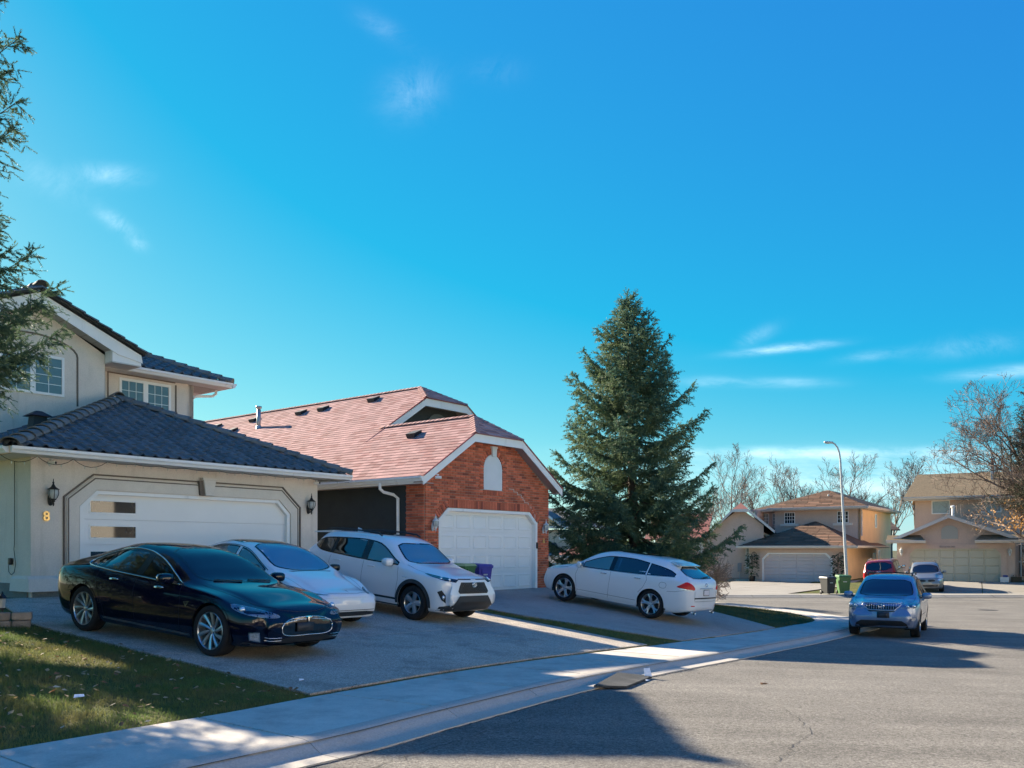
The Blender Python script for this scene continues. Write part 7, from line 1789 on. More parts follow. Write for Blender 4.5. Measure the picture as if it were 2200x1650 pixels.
MB().hexa([(-1.62, -.56, 1.60), (-1.62, .56, 1.60), (-2.20, .60, 1.555), (-2.20, -.60, 1.555), (-1.60, -.56, 1.648), (-1.60, .56, 1.648), (-2.17, .60, 1.585), (-2.17, -.60, 1.585)]).build('rear_spoiler', M_pwhite2, cR.root)
MB().hexa([(-1.35, -.03, 1.64), (-1.15, -.03, 1.65), (-1.15, .03, 1.65), (-1.35, .03, 1.64), (-1.36, -.008, 1.75), (-1.27, -.008, 1.73), (-1.27, .008, 1.73), (-1.36, .008, 1.75)]).build('antenna_fin', M_pwhite2, cR.root)
gn = (1, 0, .0)
g = cR.patch('grille', [(2.3, .45, .645), (2.3, -.45, .645), (2.3, -.49, .69), (2.3, -.38, .875), (2.3, .38, .875), (2.3, .49, .69)], M_blackp, .008, .06, gn); mb = MB()
for r_ in range(6):
    for c in range(14):
        y_ = -.40 + c * .0615 + (.03 if r_ % 2 else 0); z_ = .672 + r_ * .032
        if abs(y_) < (.44 - max(0, z_ - .70) * .7) - .03: q = cR.hit(Vector((2.3, y_, z_)), Vector(gn), .012); mb.sup(q, (.006, .026, .0095), .6, nu=8, nv=4)
o = mb.build('grille_cells', M_mesh, g, smooth=True); o['kind'] = 'stuff'
ovalring(cR, 2.3, 0, .825, gn, .070, .050, .008, M_chrome, .020, g); ovalring(cR, 2.3, 0, .825, gn, .022, .048, .006, M_chrome, .021, g); ovalring(cR, 2.3, 0, .842, gn, .046, .018, .006, M_chrome, .022, g)
cR.patch('badge_disc', [(2.3, .072 * math.cos(t), .825 + .052 * math.sin(t)) for t in np.linspace(0, 2 * math.pi, 16, endpoint=False)], mat('blue black badge', (.02, .03, .06), .15), .016, .05, gn, g)
cR.line('hood_slot', [(2.3, q, .935) for q in np.linspace(-.44, -.08, 8)], .022, M_blackp, .005, gn); cR.line('hood_slot', [(2.3, q, .935) for q in np.linspace(.08, .44, 8)], .022, M_blackp, .005, gn)
cR.patch('bumper_skid', [(2.3, .80, .27), (2.3, -.80, .27), (2.3, -.80, .36), (2.3, -.62, .42), (2.3, -.46, .60), (2.3, .46, .60), (2.3, .62, .42), (2.3, .80, .36)], M_clad, .014, .05, gn); cR.patch('lower_mesh', [(2.3, .38, .40), (2.3, -.38, .40), (2.3, -.42, .47), (2.3, .42, .47)], M_blackp, .020, .05, gn)
cR.handle(.08, 1.0, M_pwhite2); cR.handle(-.98, 1.03, M_pwhite2); cR.mirror_pair(.66, 1.14, M_pwhite2, (.09, .115, .085))
cR.seams([cR.sidepts([(.86, 1.06), (.90, .8), (.84, .42)]), cR.sidepts([(-.17, 1.09), (-.19, .75), (-.17, .42)]), cR.sidepts([(-1.22, 1.13), (-1.26, .95), (-1.1, .75), (-.96, .6), (-.94, .42)])]); cR.seams([[(1.04, .78, 1.1), (1.6, .74, 1.06), (2.0, .66, 1.0), (2.16, .5, .97)]], n=(0, 0, 1)); cR.seams([[(2.3, -.5, .955), (2.3, 0, .965), (2.3, .5, .955)]], n=(1, 0, .2), both=False)
cR.line('side_badge', [(1.02, -1, .86), (1.14, -1, .865)], .02, M_chrome, .004, (0, -1, 0))
cR.place(13.62, 14.0, .02, -1)

# ------------------------------------------------------------------ white crossover seen from its rear left
pV = dict(xn=2.30, xt=-2.50, W=.955, H=1.61, zb=.22, hoodf=.93, hoodc=1.07, xc=1.25, xrf=.25, xrr=-1.70, hr=1.52, xb=-2.38, hb=1.13, deck=1.05, bf=1.0, br=1.09, ya=.76, yr=.62, wb=2.775, ra=.405, rw=.375, nlow=.36, nz=.58, fe=.50, sw=.965, lipw=.03, hroom=.34)
cV = Car('white_crossover', 'white crossover with red tail lamps backed onto the brick house driveway', pV, M_pwhite)
topV = pchip([-2.0, -1.7, -1.2, -.6, 0, .4, .8, 1.1], [1.22, 1.34, 1.42, 1.475, 1.455, 1.36, 1.20, 1.09]); botV = pchip([-2.0, -1.2, -.4, .4, 1.1], [1.17, 1.115, 1.075, 1.05, 1.035])
def pzV(x0, x1, k=8): return [(x, .98, float(botV(x))) for x in np.linspace(x0, x1, k)] + [(x, .98, float(topV(x))) for x in np.linspace(x1, x0, k)]
cV.window('front_window', pzV(.84, -.04), M_glass, .022, (0, 1, 0), both=True); cV.window('corner_window', pzV(1.06, .88, 4), M_glass, .014, (0, 1, 0), both=True); cV.window('rear_window', pzV(-.13, -1.15), M_glassd, .022, (0, 1, 0), both=True); cV.window('quarter_window', pzV(-1.19, -1.95, 6), M_glassd, .02, (0, 1, 0), both=True)
for sg in (1, -1):
    cV.patch('pillar_trim', [(x, sg, z) for x, z in [(-.035, float(botV(-.04))), (-.135, float(botV(-.13))), (-.135, float(topV(-.13))), (-.035, float(topV(-.04)))]], M_frit, .004, .05, (0, sg, 0))
    cV.line('chrome_trim', [(x, sg, float(botV(x)) - .008) for x in np.linspace(1.08, -1.98, 24)], 0, M_chrome, .005, (0, sg, 0), r=.008)
    tl = chaikin([(-2.08, .93 * sg, .93), (-2.30, .84 * sg, .885), (-2.44, .70 * sg, .875), (-2.47, .58 * sg, .90), (-2.43, .62 * sg, .99), (-2.36, .72 * sg, 1.06), (-2.28, .80 * sg, 1.09), (-2.24, .86 * sg, 1.02), (-2.15, .91 * sg, .97)], 1)
    nn = (-.68, .7 * sg, .1); b_ = cV.patch('tail_lamp', tl, M_tail, .008, .035, nn); cV.line('reverse_strip', [(-2.18, .91 * sg, .905), (-2.34, .80 * sg, .885), (-2.45, .64 * sg, .885)], .022, M_lampw, .012, nn, b_)
    cV.patch('headlight', chaikin([(2.1, .62 * sg, .76), (1.9, .86 * sg, .84), (1.72, .93 * sg, .94), (1.9, .84 * sg, .93), (2.1, .66 * sg, .86)], 1), M_lampin, .006, .05, (.7, .7 * sg, .1))
    cV.line('sill_line', [(.95, sg, .40), (-.95, sg, .40)], .008, M_seam, .003, (0, sg, 0)); cV.band('sill', [(x, sg, .25) for x in np.linspace(.95, -.95, 12)], [(x, sg, .33) for x in np.linspace(.95, -.95, 12)], M_pwhite, .014, (0, sg, 0), closed=False)
    cV.patch('mud_flap', [(-1.82, sg * .95, .18), (-1.86, sg * .95, .20), (-1.80, sg * .95, .42), (-1.77, sg * .95, .42)], M_blackp, -.02, .1, (0, sg, 0), thick=.02)
    MB().tube([(-2.42, .52 * sg, .30), (-2.50, .52 * sg, .30)], .045, 12).build('exhaust_pipe', M_chrome, cV.root, smooth=True)
cV.window('windshield', chaikin([(1.29, -.3, 1), (1.31, 0, 1), (1.29, .3, 1), (1.18, .60, 1), (1.06, .71, 1), (.6, .66, 1), (.28, .57, 1), (.32, 0, 1), (.28, -.57, 1), (.6, -.66, 1), (1.06, -.71, 1), (1.18, -.60, 1)], 1), M_wind, .035, (.5, 0, 1))
cV.window('rear_glass', chaikin([(-1.86, .52, 1.45), (-1.86, -.52, 1.45), (-2.30, -.68, 1.15), (-2.34, 0, 1.13), (-2.30, .68, 1.15)], 1), glass('rear privacy glass', (.04, .05, .06), base=.02), .03, (-.62, 0, .78))
cV.patch('roof_glass', chaikin([(.18, .46, 1.6), (.18, -.46, 1.6), (-1.15, -.45, 1.6), (-1.15, .45, 1.6)], 1), MATS['roof glass'], .004, .1, (0, 0, 1))
cV.finish_body(); cV.wheels(5, 'star', .275); cV.cabin(M_seatg, fx=.2)
MB().hexa([(-1.66, -.55, 1.49), (-1.66, .55, 1.49), (-1.93, .58, 1.435), (-1.93, -.58, 1.435), (-1.64, -.54, 1.53), (-1.64, .54, 1.53), (-1.95, .58, 1.458), (-1.95, -.58, 1.458)]).build('rear_spoiler', M_pwhite, cV.root)
rn = (-1, 0, .05)
cV.patch('licence_plate', [(-2.5, .16, .745), (-2.5, -.16, .745), (-2.5, -.16, .905), (-2.5, .16, .905)], M_plate, .006, .1, rn, thick=.006); cV.patch('plate_face', [(-2.5, .145, .76), (-2.5, -.145, .76), (-2.5, -.145, .89), (-2.5, .145, .89)], M_platew, .014, .1, rn)
cV.line('hatch_bar', [(-2.5, q, .935) for q in np.linspace(-.36, .36, 10)], 0, M_chrome, .008, rn, r=.010); ovalring(cV, -2.5, 0, 1.03, (-1, 0, .3), .060, .042, .007, M_chrome, .014); ovalring(cV, -2.5, 0, 1.03, (-1, 0, .3), .018, .040, .005, M_chrome, .015); ovalring(cV, -2.5, 0, 1.043, (-1, 0, .3), .038, .015, .005, M_chrome, .016)
cV.band('bumper_step', [(-2.5, q, .665) for q in np.linspace(-.62, .62, 15)], [(-2.5, q, .70) for q in np.linspace(-.62, .62, 15)], M_clad, .010, rn, closed=False); cV.line('rear_wiper', [(-2.31, .05, 1.16), (-2.26, -.42, 1.19)], 0, M_blackp, .02, (-.6, 0, .8), r=.010)
cV.seams([[(-2.45, .55, .62), (-2.47, .60, .85)], [(-2.30, .86, .87), (-2.05, .93, .80), (-1.85, .95, .78)]], n=(-.6, .8, 0)); cV.seams([[(-2.5, q, .60) for q in np.linspace(-.6, .6, 9)]], n=(-1, 0, 0), both=False)
for sg in (1, -1): cV.patch('bumper_reflector', [(-2.4, .66 * sg, .47), (-2.43, .52 * sg, .47), (-2.43, .52 * sg, .495), (-2.4, .66 * sg, .495)], M_tail, .006, .05, (-.8, .6 * sg, 0))
fc = chaikin([(-1.60, .96, .84), (-1.80, .96, .84), (-1.80, .96, .99), (-1.60, .96, .99)], 2); cV.line('fuel_door', fc + [fc[0]], .007, M_seam, .003, (0, 1, 0))
cV.handle(.12, .965, M_chrome); cV.handle(-.95, .985, M_chrome); cV.mirror_pair(.86, 1.10, M_pwhite, (.08, .105, .085))
cV.seams([cV.sidepts([(.98, 1.0), (1.03, .8), (.98, .55), (.93, .25)]), cV.sidepts([(-.085, 1.07), (-.09, .8), (-.06, .25)]), cV.sidepts([(-1.17, 1.11), (-1.22, .98), (-1.14, .78), (-1.0, .62)])])
cV.place(20.84, 12.41, .014, 1.0, .03)

# ------------------------------------------------------------------ blue silver SUV facing the viewer
pL = dict(xn=2.28, xt=-2.45, W=.922, H=1.68, zb=.24, hoodf=.96, hoodc=1.10, xc=1.12, xrf=.22, xrr=-1.65, hr=1.60, xb=-2.35, hb=1.15, deck=1.05, bf=1.02, br=1.08, ya=.75, yr=.62, wb=2.715, ra=.405, rw=.362, nlow=.38, nz=.62, fe=.60, sw=.96, lipw=.025, hroom=.34)
cL = Car('blue_silver_suv', 'blue silver SUV facing the viewer, parked at the curb of the corner', pL, M_pblue)
topL = pchip([-1.95, -1.6, -1.0, -.4, .1, .45, .8, 1.0], [1.30, 1.44, 1.525, 1.55, 1.51, 1.37, 1.18, 1.09]); botL = pchip([-1.95, -1, 0, 1.0], [1.18, 1.11, 1.075, 1.055])
def pzL(x0, x1, k=8): return [(x, .95, float(botL(x))) for x in np.linspace(x0, x1, k)] + [(x, .95, float(topL(x))) for x in np.linspace(x1, x0, k)]
cL.window('front_window', pzL(.96, -.02), M_glass, .025, (0, 1, 0), both=True); cL.window('rear_window', pzL(-.12, -1.12), M_glassd, .025, (0, 1, 0), both=True); cL.window('quarter_window', pzL(-1.2, -1.88, 6), M_glassd, .02, (0, 1, 0), both=True)
cL.window('windshield', chaikin([(1.17, -.3, 1), (1.19, 0, 1), (1.17, .3, 1), (1.06, .60, 1), (.96, .70, 1), (.55, .655, 1), (.24, .575, 1), (.28, 0, 1), (.24, -.575, 1), (.55, -.655, 1), (.96, -.70, 1), (1.06, -.60, 1)], 1), glass('suv windshield glass', (.22, .27, .28), base=.03), .035, (.5, 0, 1))
cL.window('rear_glass', chaikin([(-1.8, .52, 1.5), (-1.8, -.52, 1.5), (-2.28, -.64, 1.15), (-2.28, .64, 1.15)], 1), M_glassd, .03, (-.6, 0, .8))
cL.finish_body(); cL.wheels(5, 'five', .235); cL.cabin(M_seatg, fx=.15)
for sg in (1, -1):
    hl = chaikin([(2.24, .38 * sg, .775), (2.05, .74 * sg, .79), (1.92, .86 * sg, .80), (1.80, .90 * sg, .93), (1.88, .86 * sg, .985), (2.05, .72 * sg, .945), (2.18, .52 * sg, .85)], 1)
    nn = (.82, .5 * sg, .2); b_ = cL.patch('headlight', hl, M_lampin, .004, .04, nn); cL.patch('lens', hl, M_lens, .012, .04, nn, b_)
    for q, rr_ in (((2.0, .74, .85), .05), ((2.1, .60, .835), .038)): pc = cL.hit(Vector((q[0], q[1] * sg, q[2])), Vector(nn).normalized(), .006); MB().sup(pc, (rr_, rr_, rr_), 1.0).build('projector', M_lampw, b_, smooth=True)
    cL.patch('fog_lamp', chaikin([(2.1, .60 * sg, .475), (2.0, .80 * sg, .49), (2.0, .80 * sg, .56), (2.1, .62 * sg, .55)], 1), M_lampin, .006, .05, (.85, .5 * sg, 0))
    MB().tube([(.0, sg * .585, 1.65), (-.1, sg * .59, 1.705), (-.6, sg * .595, 1.725), (-1.3, sg * .59, 1.705), (-1.5, sg * .58, 1.65)], .022, 6).build('roof_rail', M_blackp, cL.root, smooth=True)
    cL.line('side_moulding', [(.9, sg, .56), (-.9, sg, .58)], .03, M_pblue, .008, (0, sg, 0)); cL.patch('tail_lamp', [(-2.2, .85 * sg, .85), (-2.42, .65 * sg, .85), (-2.40, .62 * sg, 1.05), (-2.15, .86 * sg, 1.06)], M_tail, .006, .05, (-.7, .7 * sg, 0))
MB().tube([(-.25, -.58, 1.70), (-.25, 0, 1.72), (-.25, .58, 1.70)], .018, 6).build('crossbar', M_blackp, cL.root, smooth=True)
g = cL.patch('grille', [(2.3, .33, .765), (2.3, -.33, .765), (2.3, -.36, .79), (2.3, -.50, .925), (2.3, .50, .925), (2.3, .36, .79)], M_blackp, .006, .06, gn)
gl_ = [(2.3, .30, .745), (2.3, .35, .775), (2.3, .52, .935), (2.3, -.52, .935), (2.3, -.35, .775), (2.3, -.30, .745)]; cL.line('grille_surround', gl_ + [gl_[0]], 0, mat('satin chrome', (.5, .52, .55), .3, metal=.8), .010, gn, g, r=.014)
for k in range(15):
    y_ = -.42 + k * .06; zt_ = .92; zb_ = .77 + max(0, abs(y_) - .33) * .95; cL.line('grille_bar', [(2.3, y_, zb_), (2.3, y_, zt_)], 0, MATS['satin chrome'], .010, gn, g, r=.0055)
ovalring(cL, 2.3, 0, .855, gn, .075, .055, .009, M_chrome, .022, g); MB().tube([cL.hit(Vector((2.3, a, b)), Vector(gn), .024) for a, b in ((-.02, .905), (.03, .845), (.02, .83), (-.07, .835))], .009, 6).build('badge', M_chrome, g, smooth=True)
cL.patch('plate_holder', [(2.3, .20, .545), (2.3, -.10, .545), (2.3, -.10, .70), (2.3, .20, .70)], M_plate, .012, .08, gn, thick=.012)
cL.patch('lower_intake', [(2.3, .66, .29), (2.3, -.66, .29), (2.3, -.62, .40), (2.3, -.5, .475), (2.3, .5, .475), (2.3, .62, .40)], M_blackp, .008, .05, gn); cL.band('air_slot', [(2.3, q, .705) for q in np.linspace(-.30, .30, 9)], [(2.3, q, .735) for q in np.linspace(-.34, .34, 9)], M_blackp, .004, gn, closed=False)
cL.handle(.2, .97, M_pblue); cL.handle(-.85, .99, M_pblue); cL.mirror_pair(.80, 1.10, M_pblue, (.09, .125, .085), .09)
cL.seams([cL.sidepts([(1.0, 1.03), (1.02, .8), (.95, .3)]), cL.sidepts([(-.07, 1.06), (-.08, .7), (-.05, .3)]), cL.sidepts([(-1.16, 1.1), (-1.2, .9), (-1.0, .6)])]); cL.seams([[(1.16, .76, 1.08), (1.6, .72, 1.03), (2.0, .6, .97), (2.2, .50, .945)]], n=(0, 0, 1))
cL.place_xy(10.24 + 1.3575 * .485, 23.66 + 1.3575 * .875, (-.485, -.875), 0, lambda a, b: float(zroad(to_tn(a, b)[0])) + .002)

# ------------------------------------------------------------------ dark red van, rear view
pN = dict(xn=2.30, xt=-2.35, W=.93, H=1.74, zb=.24, hoodf=.95, hoodc=1.12, xc=1.35, xrf=.45, xrr=-2.02, hr=1.68, xb=-2.27, hb=1.15, deck=1.08, bf=1.06, br=1.12, ya=.78, yr=.70, wb=2.9, ra=.36, rw=.33, nlow=.36, nz=.58, fe=.6, sw=.97, re=.6, hroom=.36, Wk=[(2.30, .5), (2.24, .68), (2.1, .80), (1.8, .89), (1.4, .92), (0, .93), (-1.8, .925), (-2.1, .89), (-2.27, .83), (-2.33, .76), (-2.35, .68)])
cN = Car('red_van', 'dark red van half hidden behind the blue silver SUV', pN, M_pred)
topN = pchip([-2.1, -1, 0, .5, .9, 1.2], [1.56, 1.615, 1.60, 1.50, 1.30, 1.14])
def pzN(x0, x1, k=7, b=1.10): return [(x, .95, b) for x in np.linspace(x0, x1, k)] + [(x, .95, float(topN(x))) for x in np.linspace(x1, x0, k)]
cN.window('front_window', pzN(1.1, .12), M_glass, .03, (0, 1, 0), both=True); cN.window('sliding_door_window', pzN(.0, -.95), M_glass, .03, (0, 1, 0), both=True); cN.window('rear_side_window', pzN(-1.05, -2.0), M_glass, .03, (0, 1, 0), both=True)
cN.window('windshield', chaikin([(1.42, -.5, 1), (1.42, .5, 1), (1.2, .74, 1), (.5, .64, 1), (.5, -.64, 1), (1.2, -.74, 1)], 1), M_wind, .035, (.5, 0, 1)); cN.window('rear_glass', chaikin([(-2.1, .64, 1.60), (-2.1, -.64, 1.60), (-2.3, -.72, 1.14), (-2.3, .72, 1.14)], 1), M_glassd, .03, (-1, 0, .25))
cN.finish_body(); cN.wheels(6, 'five', .2); cN.cabin(M_seatd, fx=.4)
for sg in (1, -1):
    cN.patch('tail_lamp', [(-2.25, .88 * sg, .78), (-2.34, .76 * sg, .78), (-2.34, .74 * sg, 1.06), (-2.22, .88 * sg, 1.06)], M_tail, .006, .05, (-.8, .6 * sg, 0)); MB().tube([(-.1, sg * .62, 1.72), (-.2, sg * .63, 1.765), (-1.6, sg * .63, 1.755), (-1.75, sg * .62, 1.70)], .018, 6).build('roof_rail', M_chrome, cN.root, smooth=True)
cN.line('hatch_handle', [(-2.35, -.12, 1.06), (-2.35, .12, 1.06)], .04, M_chrome, .008, (-1, 0, 0)); cN.band('bumper', [(-2.35, q, .42) for q in np.linspace(-.7, .7, 11)], [(-2.35, q, .58) for q in np.linspace(-.7, .7, 11)], M_clad, .03, (-1, 0, 0), closed=False); cN.mirror_pair(1.05, 1.16, M_blackp, (.07, .11, .08)); cN.seams([[(-2.35, q, 1.09) for q in np.linspace(-.7, .7, 9)]], n=(-1, 0, 0), both=False)

# ------------------------------------------------------------------ grey hatchback with twin grille
pH = dict(xn=2.15, xt=-2.2, W=.885, H=1.58, zb=.2, hoodf=.86, hoodc=1.03, xc=1.12, xrf=.3, xrr=-1.7, hr=1.50, xb=-2.12, hb=1.08, deck=1.0, bf=.95, br=1.02, ya=.72, yr=.60, wb=2.6, ra=.35, rw=.315, nlow=.33, nz=.53, fe=.55, sw=.96, hroom=.34)
cH = Car('grey_hatchback', 'grey hatchback with a twin grille parked before the wide cream garage door', pH, M_pgrey)
topH = pchip([-1.9, -1.2, -.4, .2, .6, 1.0], [1.25, 1.42, 1.455, 1.40, 1.21, 1.02])
def pzH(x0, x1, k=7): return [(x, .92, 1.005 - .03 * x) for x in np.linspace(x0, x1, k)] + [(x, .92, float(topH(x))) for x in np.linspace(x1, x0, k)]
cH.window('front_window', pzH(.92, .06), M_glass, .025, (0, 1, 0), both=True); cH.window('rear_window', pzH(-.04, -.95), M_glassd, .025, (0, 1, 0), both=True); cH.window('quarter_window', pzH(-1.05, -1.8, 5), M_glassd, .02, (0, 1, 0), both=True)
cH.window('windshield', chaikin([(1.17, -.4, 1), (1.17, .4, 1), (.97, .68, 1), (.35, .56, 1), (.35, -.56, 1), (.97, -.68, 1)], 1), M_wind, .035, (.5, 0, 1)); cH.finish_body(); cH.wheels(5, 'five', .2); cH.cabin(M_seatd, fx=.2)
for sg in (1, -1):
    hl = chaikin([(2.1, .48 * sg, .64), (1.95, .72 * sg, .66), (1.8, .84 * sg, .80), (1.86, .78 * sg, .83), (2.04, .58 * sg, .76)], 1); cH.patch('headlight', hl, M_lampw, .006, .04, (.8, .55 * sg, .2))
    cH.patch('grille_half', chaikin([(2.15, .05 * sg, .60), (2.15, .38 * sg, .61), (2.15, .42 * sg, .66), (2.15, .34 * sg, .735), (2.15, .06 * sg, .72)], 1), M_blackp, .008, .05, gn); MB().tube([(-.1, sg * .56, 1.54), (-.2, sg * .565, 1.60), (-1.3, sg * .56, 1.59), (-1.45, sg * .55, 1.53)], .018, 6).build('roof_rail', M_blackp, cH.root, smooth=True)
cH.patch('lower_intake', [(2.15, .5, .34), (2.15, -.5, .34), (2.15, -.55, .44), (2.15, .55, .44)], M_blackp, .006, .05, gn); cH.mirror_pair(.78, 1.04, M_pgrey, (.07, .1, .07)); cH.handle(.2, .9, M_pgrey); cH.handle(-.8, .92, M_pgrey); cH.seams([cH.sidepts([(.95, .95), (.95, .3)]), cH.sidepts([(.01, .98), (.0, .3)])])
flat = lambda z: (lambda a, b: z)
cN.place_xy(22.35, 51.6, (.50, .866), 0, lambda a, b: float(hlot(a, b)) + .012)
cH.place_xy(23.25, 48.4, (-.40, -.916), 0, lambda a, b: float(hlot(a, b)) + .012)
# ================================================================== street furniture and small things
M_bing = mat('green bin plastic', (.05, .14, .04), .5, var=(4, .1)); M_binb = mat('blue purple bin plastic', (.055, .045, .30), .5, var=(4, .1)); M_bink = mat('black bin plastic', (.016, .017, .019), .5, var=(4, .15)); M_binlid = mat('pale green bin lid', (.33, .42, .20), .5)
M_galv = mat('galvanised pole', (.42, .45, .48), .45, metal=.35, var=(2, .08))
M_leafd = mat('dark glossy leaf', (.02, .055, .018), .35, spec=.5, var=(6, .4), tr=.15)
M_pot = mat('black plant pot', (.02, .021, .023), .5)
def bin_(loc, rz, body, lid, label, s=1.0, mark=True):
    r = thing('wheeled_bin', label, 'bin', loc, rz)
    mb = MB(); b, t = (.22, .26), (.29, .35); z0, z1 = .06, .90
    mb.hexa([(-b[0], -b[1], z0), (b[0], -b[1], z0), (b[0], b[1], z0), (-b[0], b[1], z0), (-t[0], -t[1], z1), (t[0], -t[1], z1), (t[0], t[1], z1), (-t[0], t[1], z1)]); mb.box(-.31, .31, -.37, .37, .86, .92); mb.box(-.18, .18, -.372, -.33, .70, .84)
    mb.build('bin_body', body, r)
    mb = MB(); mb.hexa([(-.32, -.39, .922), (.32, -.39, .922), (.32, .38, .922), (-.32, .38, .922), (-.28, -.33, .985), (.28, -.33, .985), (.29, .36, 1.01), (-.29, .36, 1.01)]); mb.build('lid', lid, r)
    MB().tube([(-.30, .42, .93), (.30, .42, .93)], .018, 8).build('handle', lid, r, smooth=True)
    for sg in (-1, 1): MB().lathe([(0, -.03), (.09, -.03), (.11, -.02), (.11, .02), (.09, .03), (0, .03)], 16, (sg * .26, .27, .11), 'x').build('wheel', M_blackp, r, smooth=True)
    if mark: MB().box(-.09, .09, -.345, -.322, .64, .68).build('embossed_mark', mat('bin mark white', (.5, .55, .5), .6), r)
    r.scale = (s, s, s); return r
def hz(x, y): return float(hlot(x, y)) + .012
p_ = TN(17.50, 15.45); bin_((p_.x, p_.y, hz(p_.x, p_.y)), RZ_HOUSE + .15, M_bing, M_binlid, 'green wheeled bin with pale lid behind the white SUV hood', .92)
p_ = TN(18.45, 15.62); bin_((p_.x, p_.y, hz(p_.x, p_.y)), RZ_HOUSE - .1, M_binb, M_binb, 'blue purple wheeled bin in front of the panelled garage door', .88)
bin_((16.05, 43.75, -.69), .25, M_bink, M_bink, 'black wheeled bin on the far curb left of the lamp post', .9); bin_((16.85, 43.8, -.69), -.1, M_bing, M_bing, 'green wheeled bin on the far curb beside the lamp post', .98)
# street lamp
r = thing('street_lamp', 'tall grey street lamp with curved arm behind the blue silver SUV', 'street lamp', (17.62, 45.2, -.75))
pts = [(-.055 * z, 0, z) for z in np.linspace(0, 6.6, 8)] + [(-.39, 0, 7.05), (-.44, 0, 7.42), (-.54, 0, 7.70), (-.68, 0, 7.88), (-.82, 0, 7.94)]
MB().tube(pts, list(np.linspace(.088, .055, 8)) + [.05, .046, .043, .04, .036], 10).build('pole', M_galv, r, smooth=True); MB().lathe([(0, 0), (.2, 0), (.2, .03), (.12, .05), (.12, .25), (0, .25)], 12).build('base', M_galv, r)
MB().sup((-1.0, 0, 7.96), (.25, .11, .055), .6, Matrix.Rotation(.05, 3, 'Y')).build('lamp_head', M_galv, r, smooth=True); MB().sup((-1.03, 0, 7.915), (.15, .08, .03), .8).build('lamp_lens', M_lampglass, r, smooth=True)
# potted plants by the far garage
def plant(loc, h, seed, label, leafm, flower=None, pot=.20, n=90, spread=.32, ls=.16):
    R_ = random.Random(seed); r = thing('potted_plant', label, 'plant', loc)
    MB().lathe([(0, 0), (pot * .8, 0), (pot, pot * 1.7), (pot * 1.05, pot * 1.75), (pot * .9, pot * 1.75), (pot * .85, pot * 1.6), (0, pot * 1.6)], 14).build('pot', M_pot, r, smooth=True)
    if h > .9:
        mb = MB()
        for k in range(3): mb.tube([(R_.uniform(-.04, .04), R_.uniform(-.04, .04), pot * 1.5), (R_.uniform(-.1, .1), R_.uniform(-.1, .1), h * .9)], .012, 5)
        mb.build('stem', M_bark, r)
    mb = MB(); mf = MB()
    for k in range(n):
        z = pot * 1.7 + (h - pot * 1.7) * R_.random() ** .8; a = R_.uniform(0, 6.28); rr = spread * R_.uniform(.25, 1.0) * (1 if h > .9 else math.sqrt(max(.05, 1 - ((z - pot * 1.7) / (h - pot * 1.7)) ** 2)))
        c = Vector((rr * math.cos(a), rr * math.sin(a), z)); d = Vector((math.cos(a), math.sin(a), R_.uniform(-.6, .5))).normalized(); w = d.cross(Vector((R_.uniform(-.4, .4), R_.uniform(-.4, .4), 1))).normalized(); L_ = ls * R_.uniform(.7, 1.3)
        tgt = mf if (flower and R_.random() < .65) else mb
        tgt.add([c, c + d * L_ * .5 + w * L_ * .32 + Vector((0, 0, .02)), c + d * L_ - Vector((0, 0, .04)), c + d * L_ * .5 - w * L_ * .32 + Vector((0, 0, .02)), c + d * L_ * .5 - Vector((0, 0, .01))], [(0, 1, 4), (1, 2, 4), (2, 3, 4), (3, 0, 4)])
    mb.build('foliage', leafm, r)
    if mf.f: mf.build('blooms', flower, r)
for a_, lb, sd in ((-3.12, 'tall leafy potted plant left of the pinkish garage door', 1), (2.95, 'tall leafy potted plant right of the pinkish garage door', 2)):
    w_ = HA.world(a_, -.75, -.78); plant(w_, 2.0, sd, lb, M_leafd, None, .24, 190, .42, .22)
M_yel = mat('yellow blooms', (.65, .42, .04), .7, var=(8, .3)); M_redb = mat('red blooms', (.32, .03, .04), .7, var=(8, .3)); M_leafm = mat('mid green leaf', (.06, .13, .03), .5, var=(8, .3), tr=.2)
plant(HA.world(-5.75, .9, -.62), .85, 3, 'pot of yellow flowers on the step of the arched porch', M_leafm, M_yel, .2, 160, .42, .10); plant(HA.world(-4.75, 2.2, -.46), .75, 4, 'pot of dark red flowers inside the arched porch', M_leafm, M_redb, .16, 110, .32, .10)
plant(HA.world(-5.15, 2.25, -.46), 2.1, 6, 'slim green climbing plant at the porch column', M_leafm, None, .14, 110, .26, .16)
# clutter at the right house
r = thing('storage_crate', 'white crate with blue lid left of the planter by the cream garage door', 'crate', HB.world(2.32, -.45, -.40), HB.rz); MB().hexa([(-.22, -.17, 0), (.22, -.17, 0), (.22, .17, 0), (-.22, .17, 0), (-.25, -.2, .3), (.25, -.2, .3), (.25, .2, .3), (-.25, .2, .3)]).build('crate_body', M_white, r); MB().sup((.05, 0, .36), (.14, .12, .06), .5).build('lid', mat('blue lid', (.03, .06, .25), .5), r, smooth=True)
r = thing('planter_box', 'dark planter box with withered plants at the wall corner', 'planter', HB.world(2.95, -.45, -.40), HB.rz); mb = MB(); mb.box(-.28, .28, -.16, .16, 0, .32); mb.build('box', M_soil, r); mb = MB(); rr = random.Random(1)
for k in range(14): x_ = rr.uniform(-.25, .25); mb.tube([(x_, rr.uniform(-.1, .1), .3), (x_ + rr.uniform(-.1, .1), rr.uniform(-.1, .1), rr.uniform(.4, .55))], .008, 4)
mb.build('dry_stems', M_twigdark, r)
r = thing('leaning_rake', 'wooden handled rake leaning at the right house corner', 'rake', HB.world(3.25, -.3, -.42), HB.rz); MB().tube([(.35, 0, 0), (-.05, .15, 1.55)], .022, 6).build('handle', mat('worn wood', (.35, .22, .11), .8), r); mb = MB()
